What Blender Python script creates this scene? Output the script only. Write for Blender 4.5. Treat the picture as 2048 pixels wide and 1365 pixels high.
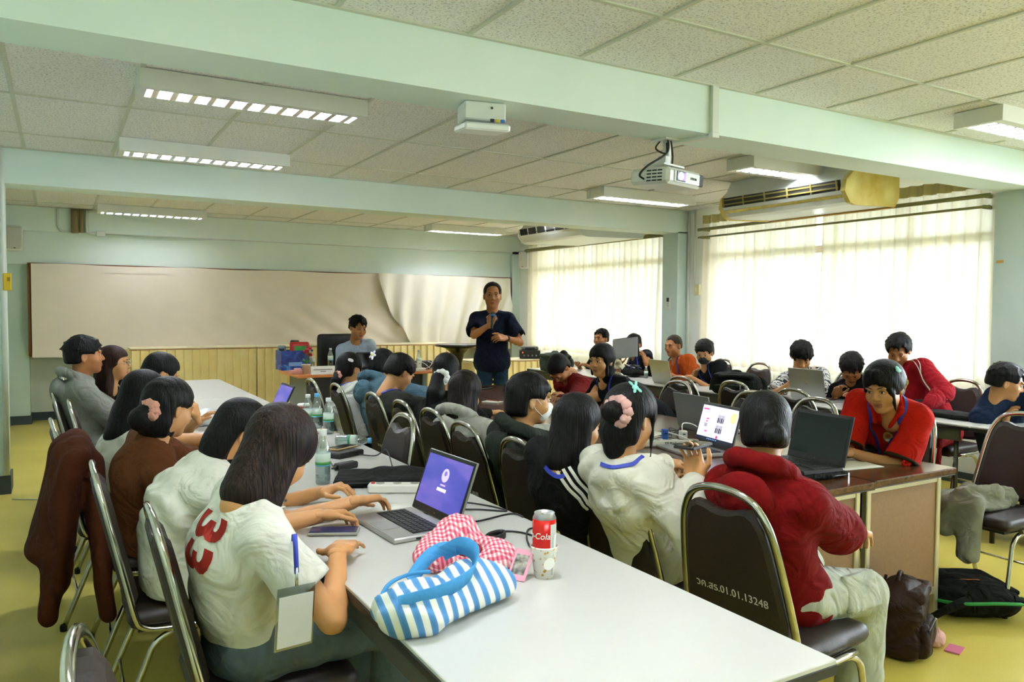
import bpy, bmesh, math, random
import numpy as np
from mathutils import Vector, Matrix
from mathutils.bvhtree import BVHTree

scene = bpy.context.scene
for _o in list(bpy.data.objects):
    bpy.data.objects.remove(_o, do_unlink=True)
COL = scene.collection
random.seed(7)
PI = math.pi
def rad(a): return math.radians(a)

# ------------------------------------------------------------------ camera
cam_d = bpy.data.cameras.new('camera')
cam_d.sensor_width = 36.0
cam_d.lens = 1549.0 * 36.0 / 2048.0
cam_d.clip_start = 0.02
cam = bpy.data.objects.new('camera', cam_d); COL.objects.link(cam)
_yaw, _pit, _rol = rad(30.3), rad(-2.3), rad(0.4)
_fw = Vector((math.sin(_yaw)*math.cos(_pit), math.cos(_yaw)*math.cos(_pit), math.sin(_pit)))
_rt = Vector((math.cos(_yaw), -math.sin(_yaw), 0)); _up = _rt.cross(_fw)
_r2 = _rt*math.cos(_rol) + _up*math.sin(_rol); _u2 = -_rt*math.sin(_rol) + _up*math.cos(_rol)
cam.matrix_world = Matrix(((_r2.x, _u2.x, -_fw.x, 0), (_r2.y, _u2.y, -_fw.y, 0), (_r2.z, _u2.z, -_fw.z, 1.47), (0, 0, 0, 1)))
scene.camera = cam

# ------------------------------------------------------------------ sky, exposure
SKY = 5.0            # bright overcast sky seen through the curtains
TUBE = 34.0          # fluorescent tubes
world = bpy.data.worlds.new('world'); scene.world = world; world.use_nodes = True
_bg = world.node_tree.nodes['Background']
_bg.inputs[0].default_value = (0.96, 0.95, 1.05, 1); _bg.inputs[1].default_value = SKY
vs = scene.view_settings
vs.view_transform = 'Standard'; vs.look = 'None'; vs.exposure = 2.42; vs.gamma = 1.0; vs.use_curve_mapping = False
try:
    scene.cycles.max_bounces = 8; scene.cycles.diffuse_bounces = 5; scene.cycles.transparent_max_bounces = 16
    scene.cycles.sample_clamp_indirect = 6.0; scene.cycles.caustics_reflective = False; scene.cycles.caustics_refractive = False
except Exception: pass

# ------------------------------------------------------------------ materials
MATS = {}
def srgb(h):
    if isinstance(h, (tuple, list)): return tuple(h)
    h = h.lstrip('#'); o = []
    for i in (0, 2, 4):
        c = int(h[i:i+2], 16)/255; o.append(c/12.92 if c <= 0.04045 else ((c+0.055)/1.055)**2.4)
    return tuple(o)
def mat(name, col, rough=0.6, metal=0.0, var=0.0, vscale=8.0, bump=0.0, bscale=60.0, stretch=None, emit=None, estr=0.0, col2=None, spec=0.5, trans=0.0, coat=0.0, sheen=0.0):
    """procedural principled material; var = noise mix between col and col2 (or a darker col); stretch = mapping scale"""
    if name in MATS: return MATS[name]
    m = bpy.data.materials.new(name); m.use_nodes = True; MATS[name] = m
    nt = m.node_tree; N = nt.nodes; L = nt.links; b = N['Principled BSDF']
    c = srgb(col)
    b.inputs['Base Color'].default_value = (*c, 1); b.inputs['Roughness'].default_value = rough; b.inputs['Metallic'].default_value = metal
    b.inputs['Specular IOR Level'].default_value = spec; b.inputs['Transmission Weight'].default_value = trans
    b.inputs['Coat Weight'].default_value = coat; b.inputs['Sheen Weight'].default_value = sheen
    if emit: b.inputs['Emission Color'].default_value = (*srgb(emit), 1); b.inputs['Emission Strength'].default_value = estr
    if var > 0 or bump > 0:
        tc = N.new('ShaderNodeTexCoord'); mp = N.new('ShaderNodeMapping'); L.new(tc.outputs['Object'], mp.inputs[0])
        if stretch: mp.inputs['Scale'].default_value = stretch
    if var > 0:
        n = N.new('ShaderNodeTexNoise'); n.inputs['Scale'].default_value = vscale; n.inputs['Detail'].default_value = 4; L.new(mp.outputs[0], n.inputs['Vector'])
        mx = N.new('ShaderNodeMix'); mx.data_type = 'RGBA'
        c2 = srgb(col2) if col2 else tuple(x*(1-var) for x in c)
        mx.inputs[6].default_value = (*c, 1); mx.inputs[7].default_value = (*c2, 1)
        mr = N.new('ShaderNodeMapRange'); mr.inputs[1].default_value = 0.35; mr.inputs[2].default_value = 0.7; L.new(n.outputs['Fac'], mr.inputs[0])
        L.new(mr.outputs[0], mx.inputs[0]); L.new(mx.outputs[2], b.inputs['Base Color'])
    if bump > 0:
        n2 = N.new('ShaderNodeTexNoise'); n2.inputs['Scale'].default_value = bscale; n2.inputs['Detail'].default_value = 3; L.new(mp.outputs[0], n2.inputs['Vector'])
        bp = N.new('ShaderNodeBump'); bp.inputs['Strength'].default_value = bump; bp.inputs['Distance'].default_value = 0.01
        L.new(n2.outputs['Fac'], bp.inputs['Height']); L.new(bp.outputs[0], b.inputs['Normal'])
    return m
def cloth(name, col, bump=0.25, var=0.12, rough=0.9):
    """woven cloth: colour variation, soft wrinkles and a fine weave as relief"""
    def fn(N, L, tc, b):
        c = srgb(col); b.inputs['Roughness'].default_value = rough; b.inputs['Specular IOR Level'].default_value = 0.15
        n = N.new('ShaderNodeTexNoise'); n.inputs['Scale'].default_value = 14; n.inputs['Detail'].default_value = 4; L.new(tc.outputs['Object'], n.inputs[0])
        r = ramp(N, [(0.35, tuple(x*(1-var) for x in c)), (0.7, c)]); L.new(n.outputs[0], r.inputs[0]); L.new(r.outputs[0], b.inputs['Base Color'])
        w = N.new('ShaderNodeTexNoise'); w.inputs['Scale'].default_value = 8.5; w.inputs['Detail'].default_value = 2.5; w.inputs['Roughness'].default_value = 0.45; w.inputs['Distortion'].default_value = 1.6; L.new(tc.outputs['Object'], w.inputs[0])
        b1 = N.new('ShaderNodeBump'); b1.inputs['Strength'].default_value = 0.75; b1.inputs['Distance'].default_value = 0.035*bump/0.25; L.new(w.outputs[0], b1.inputs['Height'])
        f = N.new('ShaderNodeTexNoise'); f.inputs['Scale'].default_value = 220; L.new(tc.outputs['Object'], f.inputs[0])
        b2 = N.new('ShaderNodeBump'); b2.inputs['Strength'].default_value = 0.12; b2.inputs['Distance'].default_value = 0.004; L.new(f.outputs[0], b2.inputs['Height']); L.new(b1.outputs[0], b2.inputs['Normal']); L.new(b2.outputs[0], b.inputs['Normal'])
    return node_mat('cloth_'+name, fn)
def glass(name, col='#ffffff', rough=0.02, alpha=0.12):
    """thin clear plastic or pane: mostly transparent with a glossy skin"""
    if name in MATS: return MATS[name]
    m = bpy.data.materials.new(name); m.use_nodes = True; MATS[name] = m
    nt = m.node_tree; N = nt.nodes; L = nt.links; out = N['Material Output']; N.remove(N['Principled BSDF'])
    t = N.new('ShaderNodeBsdfTransparent'); t.inputs[0].default_value = (*srgb(col), 1)
    g = N.new('ShaderNodeBsdfGlossy'); g.inputs['Roughness'].default_value = rough
    mx = N.new('ShaderNodeMixShader'); fr = N.new('ShaderNodeLayerWeight'); fr.inputs[0].default_value = 0.25
    ad = N.new('ShaderNodeMath'); ad.operation = 'MULTIPLY_ADD'; ad.inputs[1].default_value = 0.6; ad.inputs[2].default_value = alpha
    L.new(fr.outputs['Facing'], ad.inputs[0]); L.new(ad.outputs[0], mx.inputs[0]); L.new(t.outputs[0], mx.inputs[1]); L.new(g.outputs[0], mx.inputs[2]); L.new(mx.outputs[0], out.inputs[0])
    return m
def node_mat(name, fn):
    """material whose base colour is built by fn(N, L, texcoord, principled)"""
    if name in MATS: return MATS[name]
    m = bpy.data.materials.new(name); m.use_nodes = True; MATS[name] = m
    N, L = m.node_tree.nodes, m.node_tree.links
    tc = N.new('ShaderNodeTexCoord'); fn(N, L, tc, N['Principled BSDF']); return m
def ramp(N, stops, interp='LINEAR'):
    r = N.new('ShaderNodeValToRGB'); e = r.color_ramp.elements; r.color_ramp.interpolation = interp
    while len(e) < len(stops): e.new(0.5)
    for i, (p, c) in enumerate(stops): e[i].position = p; e[i].color = (*srgb(c), 1)
    return r

# ------------------------------------------------------------------ objects
def tag(o, label=None, cat=None, group=None, kind=None):
    if label: o['label'] = label
    if cat: o['category'] = cat
    if group: o['group'] = group
    if kind: o['kind'] = kind
    return o
def empty(name, loc=(0,0,0), rz=0.0, label=None, cat=None, group=None, kind=None):
    o = bpy.data.objects.new(name, None); COL.objects.link(o); o.empty_display_size = 0.1
    o.location = loc; o.rotation_euler = (0, 0, rz); return tag(o, label, cat, group, kind)
def link(name, me, parent=None, m=None, loc=None, rot=None):
    o = bpy.data.objects.new(name, me); COL.objects.link(o)
    if parent: o.parent = parent
    if loc is not None: o.location = loc
    if rot is not None: o.rotation_euler = rot
    if m is not None and not me.materials:
        for x in (m if isinstance(m, (list, tuple)) else [m]): me.materials.append(x)
    return o
def mesh_np(name, v, f, smooth=True, mids=None):
    """v (n,3), f list/array of tris or quads"""
    me = bpy.data.meshes.new(name)
    v = np.asarray(v, np.float32); me.vertices.add(len(v)); me.vertices.foreach_set('co', v.ravel())
    if isinstance(f, np.ndarray):
        k = f.shape[1]; me.loops.add(f.size); me.polygons.add(len(f))
        me.loops.foreach_set('vertex_index', f.astype(np.int32).ravel())
        me.polygons.foreach_set('loop_start', np.arange(0, f.size, k, dtype=np.int32))
        n = len(f)
    else:
        li = [i for q in f for i in q]; me.loops.add(len(li)); me.polygons.add(len(f)); n = len(f)
        me.loops.foreach_set('vertex_index', np.array(li, np.int32))
        ls = np.cumsum([0]+[len(q) for q in f])[:-1].astype(np.int32); me.polygons.foreach_set('loop_start', ls)
    me.polygons.foreach_set('use_smooth', np.full(n, bool(smooth)))
    if mids is not None: me.polygons.foreach_set('material_index', np.asarray(mids, np.int32))
    me.update(calc_edges=True); return me
class MB:
    """collects simple solids into one mesh"""
    def __init__(s): s.v = []; s.f = []; s.m = []; s.sm = []
    def raw(s, v, f, mi=0, smooth=False):
        o = len(s.v); s.v += [tuple(p) for p in v]; s.f += [tuple(i+o for i in q) for q in f]; s.m += [mi]*len(f); s.sm += [smooth]*len(f); return s
    def box(s, c, d, R=None, mi=0, bev=0.0):
        c = Vector(c); h = Vector(d)/2
        if bev > 0:
            b = min(bev, min(h)*0.49); vs = []
            idx = {}
            for sx in (-1, 1):
                for sy in (-1, 1):
                    for sz in (-1, 1):
                        for ax in range(3):
                            p = [sx*(h.x-b), sy*(h.y-b), sz*(h.z-b)]; p[ax] = (sx, sy, sz)[ax]*h[ax]
                            idx[(sx, sy, sz, ax)] = len(vs); vs.append(Vector(p))
            F = []
            for ax in range(3):
                a1, a2 = (ax+1) % 3, (ax+2) % 3
                for sg in (-1, 1):
                    q = []
                    for t1, t2 in ((-1, -1), (1, -1), (1, 1), (-1, 1)):
                        k = [0, 0, 0]; k[ax] = sg; k[a1] = t1; k[a2] = t2; q.append(idx[(*k, ax)])
                    F.append(q if sg > 0 else q[::-1])
                for t1 in (-1, 1):
                    for t2 in (-1, 1):
                        k0 = [0, 0, 0]; k1 = [0, 0, 0]; k0[a1] = k1[a1] = t1; k0[a2] = k1[a2] = t2; k0[ax] = -1; k1[ax] = 1
                        q = [idx[(*k0, a1)], idx[(*k1, a1)], idx[(*k1, a2)], idx[(*k0, a2)]]
                        F.append(q if t1*t2 < 0 else q[::-1])
            for sx in (-1, 1):
                for sy in (-1, 1):
                    for sz in (-1, 1):
                        q = [idx[(sx, sy, sz, i)] for i in range(3)]
                        F.append(q if sx*sy*sz > 0 else q[::-1])
            P = vs
        else:
            P = [Vector((x, y, z)) for x in (-h.x, h.x) for y in (-h.y, h.y) for z in (-h.z, h.z)]
            F = [(0, 1, 3, 2), (4, 6, 7, 5), (0, 4, 5, 1), (2, 3, 7, 6), (0, 2, 6, 4), (1, 5, 7, 3)]
        if R is not None: P = [R @ p for p in P]
        return s.raw([c+p for p in P], F, mi)
    def tube(s, pts, r, n=8, mi=0, cap=True, flat=1.0, closed=False, up=None):
        """round (or flattened) tube through points; r a number or one per point"""
        pts = [Vector(p) for p in pts]; k = len(pts); rs = r if hasattr(r, '__len__') else [r]*k
        V = []; prev = Vector(up) if up else None
        for i, p in enumerate(pts):
            if closed: t = pts[(i+1) % k]-pts[i-1]
            else: t = pts[min(i+1, k-1)]-pts[max(i-1, 0)]
            t = t.normalized() if t.length > 1e-9 else Vector((0, 0, 1))
            if prev is None: prev = Vector((0, 0, 1)) if abs(t.z) < 0.9 else Vector((1, 0, 0))
            a = (prev - t*prev.dot(t)); a = a.normalized() if a.length > 1e-6 else t.orthogonal().normalized()
            if not up: prev = a
            b = t.cross(a)
            for j in range(n):
                w = 2*PI*j/n; V.append(p + a*math.cos(w)*rs[i]*flat + b*math.sin(w)*rs[i])
        F = []
        for i in range(k if closed else k-1):
            for j in range(n):
                a0, a1 = i*n+j, i*n+(j+1) % n; b0, b1 = ((i+1) % k)*n+j, ((i+1) % k)*n+(j+1) % n
                F.append((a0, a1, b1, b0))
        s.raw(V, F, mi, True)
        if cap and not closed:
            o = len(s.v)-len(V); s.f += [tuple(o+j for j in range(n))[::-1], tuple(o+(k-1)*n+j for j in range(n))]; s.m += [mi]*2; s.sm += [False]*2
        return s
    def lathe(s, prof, n=16, c=(0, 0, 0), mi=0, R=None, smooth=True, mis=None):
        c = Vector(c); V = []; k = len(prof)
        for r, z in prof:
            for j in range(n):
                w = 2*PI*j/n; p = Vector((r*math.cos(w), r*math.sin(w), z)); V.append(c+(R @ p if R is not None else p))
        for i in range(k-1):
            F = [(i*n+j, i*n+(j+1) % n, (i+1)*n+(j+1) % n, (i+1)*n+j) for j in range(n)]
            o = len(s.v) if i == 0 else o
            if i == 0: s.v += [tuple(p) for p in V]
            s.f += [tuple(o+a for a in q) for q in F]; s.m += [(mis[i] if mis else mi)]*n; s.sm += [smooth]*n
        if prof[0][0] > 1e-5: s.f.append(tuple(o+j for j in range(n))[::-1]); s.m.append(mis[0] if mis else mi); s.sm.append(False)
        if prof[-1][0] > 1e-5: s.f.append(tuple(o+(k-1)*n+j for j in range(n))); s.m.append(mis[-1] if mis else mi); s.sm.append(False)
        return s
    def prism(s, poly, z0, z1, mi=0, R=None, c=(0, 0, 0)):
        """poly (x,y) ccw extruded z0..z1"""
        n = len(poly); c = Vector(c)
        P = [Vector((x, y, z0)) for x, y in poly]+[Vector((x, y, z1)) for x, y in poly]
        if R is not None: P = [R @ p for p in P]
        F = [tuple(range(n))[::-1], tuple(range(n, 2*n))]+[(i, (i+1) % n, n+(i+1) % n, n+i) for i in range(n)]
        return s.raw([c+p for p in P], F, mi)
    def build(s, name, m=None, parent=None, loc=None, rot=None):
        me = mesh_np(name, np.array(s.v), s.f, False, s.m)
        me.polygons.foreach_set('use_smooth', np.array(s.sm, bool))
        return link(name, me, parent, m, loc, rot)
def sheet(fn, nu, nv, name, m, parent=None, thick=0.0, loc=None):
    """surface fn(u,v)->(x,y,z), u,v in 0..1, optionally given thickness"""
    V = [fn(i/nu, j/nv) for j in range(nv+1) for i in range(nu+1)]
    F = np.array([(j*(nu+1)+i, j*(nu+1)+i+1, (j+1)*(nu+1)+i+1, (j+1)*(nu+1)+i) for j in range(nv) for i in range(nu)])
    o = link(name, mesh_np(name, V, F), parent, m, loc)
    if thick:
        md = o.modifiers.new('thickness', 'SOLIDIFY'); md.thickness = thick; md.offset = 0
    return o
def copy_tree(o, parent=None):
    c = o.copy(); COL.objects.link(c); c.parent = parent
    for ch in o.children: copy_tree(ch, c)
    return c
def text_mesh(name, s, size, m, parent=None, R=None, loc=(0, 0, 0), depth=0.0008, align='CENTER', bold=0.0):
    """flat lettering turned into a mesh; R maps text x,y,z axes"""
    cu = bpy.data.curves.new(name, 'FONT'); cu.body = s; cu.size = size; cu.align_x = align; cu.align_y = 'CENTER'; cu.extrude = depth; cu.resolution_u = 3; cu.offset = bold
    t = bpy.data.objects.new(name, cu); COL.objects.link(t)
    dg = bpy.context.evaluated_depsgraph_get(); me = bpy.data.meshes.new_from_object(t.evaluated_get(dg)); me.name = name
    bpy.data.objects.remove(t, do_unlink=True); me.materials.clear()
    o = link(name, me, parent, m)
    M = (R.to_4x4() if R is not None else Matrix.Identity(4)); M.translation = Vector(loc); o.matrix_local = M
    return o
def axes(x, y, z): return Matrix(((x[0], y[0], z[0]), (x[1], y[1], z[1]), (x[2], y[2], z[2])))
def rotz(a): return Matrix.Rotation(a, 3, 'Z')
def bez(pts, n=12):
    """catmull-rom through points"""
    P = [Vector(p) for p in pts]; o = []
    for i in range(len(P)-1):
        p0, p1, p2, p3 = P[max(i-1, 0)], P[i], P[i+1], P[min(i+2, len(P)-1)]
        for k in range(n):
            t = k/n; o.append(0.5*((2*p1)+(p2-p0)*t+(2*p0-5*p1+4*p2-p3)*t*t+(3*p1-p0-3*p2+p3)*t**3))
    o.append(P[-1]); return o

# ------------------------------------------------------------------ smooth solids from distance fields (surface nets)
def V3(p): return np.array(p, np.float32)
class Sdf:
    def __init__(s): s.p = []
    def _add(s, fn, lo, hi, k, op, mi): s.p.append((fn, np.array(lo, float), np.array(hi, float), k, op, mi)); return s
    def cone(s, a, b, ra, rb, k=0.03, op='+', mi=0, flat=False):
        a, b = V3(a), V3(b); ab = b-a; L2 = float(ab@ab)+1e-12; L = math.sqrt(L2)
        def fn(X, Y, Z):
            px, py, pz = X-a[0], Y-a[1], Z-a[2]; t0 = (px*ab[0]+py*ab[1]+pz*ab[2])/L2; t = np.clip(t0, 0, 1)
            d = np.sqrt((px-t*ab[0])**2+(py-t*ab[1])**2+(pz-t*ab[2])**2)-(ra+(rb-ra)*t)
            if flat: d = np.maximum(d, (np.abs(t0-0.5)-0.5)*L)
            return d
        r = max(ra, rb); return s._add(fn, np.minimum(a, b)-r, np.maximum(a, b)+r, k, op, mi)
    def econe(s, a, b, wa, wb, side, k=0.03, op='+', mi=0, flat=False):
        """tapered solid with elliptic section: wa=(half width along side, half depth)"""
        a, b, sd = V3(a), V3(b), V3(side); ab = b-a; L2 = float(ab@ab)+1e-12; L = math.sqrt(L2); u = ab/L
        sd = sd-u*(sd@u); sd /= np.linalg.norm(sd); e = np.cross(u, sd)
        def fn(X, Y, Z):
            px, py, pz = X-a[0], Y-a[1], Z-a[2]; t0 = (px*ab[0]+py*ab[1]+pz*ab[2])/L2; t = np.clip(t0, 0, 1)
            qx, qy, qz = px-t*ab[0], py-t*ab[1], pz-t*ab[2]
            w = wa[0]+(wb[0]-wa[0])*t; d = wa[1]+(wb[1]-wa[1])*t
            qs = qx*sd[0]+qy*sd[1]+qz*sd[2]; qe = qx*e[0]+qy*e[1]+qz*e[2]; qu = qx*u[0]+qy*u[1]+qz*u[2]
            kk = np.sqrt((qs/w)**2+(qe/d)**2+(qu/d)**2); k1 = np.sqrt((qs/w**2)**2+(qe/d**2)**2+(qu/d**2)**2)+1e-6
            r = kk*(kk-1)/k1
            if flat: r = np.maximum(r, (np.abs(t0-0.5)-0.5)*L)
            return r
        r = max(*wa, *wb); return s._add(fn, np.minimum(a, b)-r, np.maximum(a, b)+r, k, op, mi)
    def ell(s, c, r, R=None, k=0.03, op='+', mi=0):
        c = V3(c); M = np.eye(3) if R is None else np.array(R, float)
        def fn(X, Y, Z):
            x, y, z = X-c[0], Y-c[1], Z-c[2]
            l = [x*M[0, i]+y*M[1, i]+z*M[2, i] for i in range(3)]
            kk = np.sqrt(sum((l[i]/r[i])**2 for i in range(3))); k1 = np.sqrt(sum((l[i]/r[i]**2)**2 for i in range(3)))+1e-6
            return kk*(kk-1)/k1
        e = np.sqrt(((M*np.array(r))**2).sum(1)); return s._add(fn, c-e, c+e, k, op, mi)
    def box(s, c, h, R=None, rd=0.01, k=0.02, op='+', mi=0):
        c = V3(c); M = np.eye(3) if R is None else np.array(R, float); h = np.array(h, float)
        def fn(X, Y, Z):
            x, y, z = X-c[0], Y-c[1], Z-c[2]
            q = [np.abs(x*M[0, i]+y*M[1, i]+z*M[2, i])-(h[i]-rd) for i in range(3)]
            out = np.sqrt(sum(np.maximum(a, 0)**2 for a in q)); ins = np.minimum(np.maximum(np.maximum(q[0], q[1]), q[2]), 0)
            return out+ins-rd
        e = np.abs(M)@h; return s._add(fn, c-e, c+e, k, op, mi)
    def plane(s, c, n, op='-', k=0.004):
        """cut away everything on the n side of c"""
        c, n = V3(c), V3(n); n = n/np.linalg.norm(n)
        return s._add(lambda X, Y, Z: -((X-c[0])*n[0]+(Y-c[1])*n[1]+(Z-c[2])*n[2]), [-9e9]*3, [9e9]*3, k, op, 0)
    def mesh(s, res, disp=None):
        add = [p for p in s.p if p[4] == '+']
        lo = np.min([p[1] for p in add], 0)-3*res; hi = np.max([p[2] for p in add], 0)+3*res
        n = np.ceil((hi-lo)/res).astype(int)+1
        ax = [(lo[i]+res*np.arange(n[i])).astype(np.float32) for i in range(3)]
        v = np.full(n, 0.5, np.float32); mi = np.zeros(n, np.int8); multi = any(p[5] for p in s.p)
        for fn, a, b, k, op, m in s.p:
            mg = max(k, 0.002)+2*res
            i0 = np.clip(np.floor((a-mg-lo)/res), 0, n-1).astype(int); i1 = np.clip(np.ceil((b+mg-lo)/res)+1, 1, n).astype(int)
            if np.any(i1 <= i0): continue
            sl = tuple(slice(i0[i], i1[i]) for i in range(3))
            X, Y, Z = ax[0][sl[0]][:, None, None], ax[1][sl[1]][None, :, None], ax[2][sl[2]][None, None, :]
            d = fn(X, Y, Z); cur = v[sl]
            if op == '+':
                if multi: mm = mi[sl]; mm[d < cur] = m
                h = np.maximum(k-np.abs(cur-d), 0)/k; v[sl] = np.minimum(cur, d)-h*h*k*0.25
            else:
                d = -d; h = np.maximum(k-np.abs(cur-d), 0)/k; v[sl] = np.maximum(cur, d)+h*h*k*0.25
        if disp is not None: v += disp(ax[0][:, None, None], ax[1][None, :, None], ax[2][None, None, :]).astype(np.float32)
        v[0], v[-1], v[:, 0], v[:, -1], v[:, :, 0], v[:, :, -1] = .5, .5, .5, .5, .5, .5
        sg = v < 0; c = np.zeros(n-1, np.float32); P = np.zeros((*(n-1), 3), np.float32)
        nx, ny, nz = n-1
        for axis in range(3):
            A = [slice(None)]*3; B = [slice(None)]*3; A[axis] = slice(0, -1); B[axis] = slice(1, None)
            va, vb = v[tuple(A)], v[tuple(B)]; cr = sg[tuple(A)] != sg[tuple(B)]
            idx = np.argwhere(cr); t = va[cr]/(va[cr]-vb[cr]+1e-12)
            pos = idx.astype(np.float32); pos[:, axis] += t
            o1, o2 = [i for i in range(3) if i != axis]
            for d1 in (0, -1):
                for d2 in (0, -1):
                    q = idx.copy(); q[:, o1] += d1; q[:, o2] += d2
                    ok = np.all((q >= 0) & (q < n-1), 1); q = q[ok]
                    np.add.at(c, (q[:, 0], q[:, 1], q[:, 2]), 1); np.add.at(P, (q[:, 0], q[:, 1], q[:, 2]), pos[ok])
        act = c > 0; ids = np.full(n-1, -1, np.int32); ids[act] = np.arange(act.sum())
        verts = P[act]/c[act][:, None]*res+lo
        fm = []; fs = []
        for axis in range(3):
            A = [slice(None)]*3; B = [slice(None)]*3; A[axis] = slice(0, -1); B[axis] = slice(1, None)
            cr = sg[tuple(A)] != sg[tuple(B)]; idx = np.argwhere(cr); ins = sg[tuple(A)][cr]
            o1, o2 = (axis+1) % 3, (axis+2) % 3
            ok = (idx[:, o1] > 0) & (idx[:, o2] > 0) & (idx[:, o1] < n[o1]-1) & (idx[:, o2] < n[o2]-1); idx, ins = idx[ok], ins[ok]
            def g(d1, d2):
                q = idx.copy(); q[:, o1] += d1; q[:, o2] += d2; return ids[q[:, 0], q[:, 1], q[:, 2]]
            quad = np.stack([g(-1, -1), g(0, -1), g(0, 0), g(-1, 0)], 1); quad[~ins] = quad[~ins][:, ::-1]
            good = np.all(quad >= 0, 1); fs.append(quad[good])
            if multi:
                iv = idx.copy(); iv[~ins, axis] += 1; fm.append(mi[iv[:, 0], iv[:, 1], iv[:, 2]][good])
        F = np.concatenate(fs); M = np.concatenate(fm) if multi else None
        return verts, F, M
def relax(v, f, it=1, w=0.5):
    for _ in range(it):
        s = np.zeros_like(v); c = np.zeros(len(v), np.float32)
        for a, b in ((0, 1), (1, 2), (2, 3), (3, 0)):
            np.add.at(s, f[:, a], v[f[:, b]]); np.add.at(s, f[:, b], v[f[:, a]]); np.add.at(c, f[:, a], 1); np.add.at(c, f[:, b], 1)
        v = v*(1-w)+w*s/np.maximum(c, 1)[:, None]
    return v
def sdf_obj(name, S, res, m, parent=None, base=(0, 0, 0), disp=None, it=1):
    v, f, mi = S.mesh(res, disp); v = relax(v, f, it)
    return link(name, mesh_np(name, v-np.array(base, np.float32), f, True, mi), parent, m)
def folds(amp, seed=0, fr=48.0, dirv=(0.35, 0.5, 0.9)):
    """cloth creases as a displacement field: sharp-crested warped waves, patchy in strength"""
    r = random.Random(seed); ph = [r.uniform(0, 6) for _ in range(9)]
    def fn(X, Y, Z):
        w = np.sin(X*11+ph[0])+np.sin(Y*10+ph[1])+np.sin(Z*9+ph[2])+0.6*np.sin(X*17-Z*13+ph[6])
        a = np.sin((X*dirv[0]+Y*dirv[1]+Z*dirv[2])*fr+w*1.5+ph[3]); b = np.sin((X*dirv[1]-Y*dirv[0]+Z*0.8)*fr*0.8+w*1.2+ph[4])
        m = 0.55+0.45*np.sin(X*7+Y*5-Z*8+ph[5]); n = 0.55+0.45*np.sin(-X*6+Y*8+Z*6+ph[7])
        return amp*((0.6-1.6*np.abs(a)**1.5)*m*m+0.5*(0.6-1.6*np.abs(b)**1.5)*n*n)*0.75
    return fn

# ------------------------------------------------------------------ people: templates
def head_template():
    S = Sdf(); k = 0.025
    S.ell((0, -0.014, 0.038), (0.073, 0.092, 0.078), k=k)
    S.ell((0, 0.028, -0.022), (0.061, 0.062, 0.078), k=0.03)
    S.ell((0, 0.018, -0.052), (0.054, 0.058, 0.052), k=0.03)
    S.ell((0, 0.060, -0.094), (0.024, 0.022, 0.018), k=0.03)
    for sx in (-1, 1):
        S.ell((sx*0.043, 0.055, -0.030), (0.022, 0.022, 0.022), k=0.025)          # cheek
        S.ell((sx*0.028, 0.083, 0.022), (0.024, 0.010, 0.009), k=0.015)           # brow ridge
        S.ell((sx*0.031, 0.092, 0.004), (0.016, 0.012, 0.010), k=0.012, op='-')   # eye socket
        S.ell((sx*0.0305, 0.0755, 0.004), (0.0165, 0.0125, 0.0095), k=0.005)      # lids
        S.ell((sx*0.0115, 0.092, -0.031), (0.008, 0.009, 0.007), k=0.008)         # nostril wing
        S.ell((sx*0.074, -0.012, -0.008), (0.008, 0.017, 0.031), R=Matrix.Rotation(sx*0.35, 3, 'Z'), k=0.006)
        S.ell((sx*0.083, -0.008, -0.006), (0.006, 0.009, 0.017), R=Matrix.Rotation(sx*0.35, 3, 'Z'), k=0.005, op='-')
    S.cone((0, 0.084, 0.012), (0, 0.103, -0.027), 0.0065, 0.0095, k=0.012)
    S.ell((0, 0.086, -0.058), (0.021, 0.009, 0.006), k=0.005, mi=1)
    S.ell((0, 0.084, -0.068), (0.018, 0.009, 0.007), k=0.005, mi=1)
    S.cone((0, -0.024, -0.05), (0, -0.040, -0.19), 0.050, 0.053, k=0.03)
    v, f, mi = S.mesh(0.0042); v = relax(v, f, 1, 0.4)
    E = MB()
    for sx in (-1, 1):
        E.lathe([(0.0001, -0.0058), (0.0060, -0.0044), (0.0112, 0), (0.0060, 0.0044), (0.0001, 0.0058)], 10, (sx*0.0305, 0.0812, 0.0025), 2)
        E.lathe([(0.0001, 0.0088), (0.0046, 0.0074), (0.0058, 0.0030)], 10, (sx*0.0305, 0.0845, 0.0030), 3, R=Matrix.Rotation(-PI/2, 3, 'X'))
        E.tube([(sx*0.017, 0.0900, 0.004), (sx*0.024, 0.0930, 0.0090), (sx*0.033, 0.0915, 0.0105), (sx*0.042, 0.0845, 0.0075)], [0.0007, 0.0017, 0.0019, 0.0008], 6, 3)
        E.tube([(sx*0.013, 0.0935, 0.0225), (sx*0.024, 0.0950, 0.0275), (sx*0.036, 0.0895, 0.0285), (sx*0.047, 0.0765, 0.0235)], [0.0022, 0.0032, 0.0028, 0.0010], 6, 4, flat=0.8)
    E.tube([(-0.019, 0.0855, -0.0630), (0, 0.0945, -0.0625), (0.019, 0.0855, -0.0630)], [0.0006, 0.0013, 0.0006], 6, 3)
    o = len(v); V = np.concatenate([v, np.array(E.v, np.float32)])
    F = [tuple(int(i) for i in q) for q in f]+[tuple(i+o for i in q) for q in E.f]
    return V, F, list(mi.astype(int))+E.m
HEAD_T = head_template()
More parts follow.
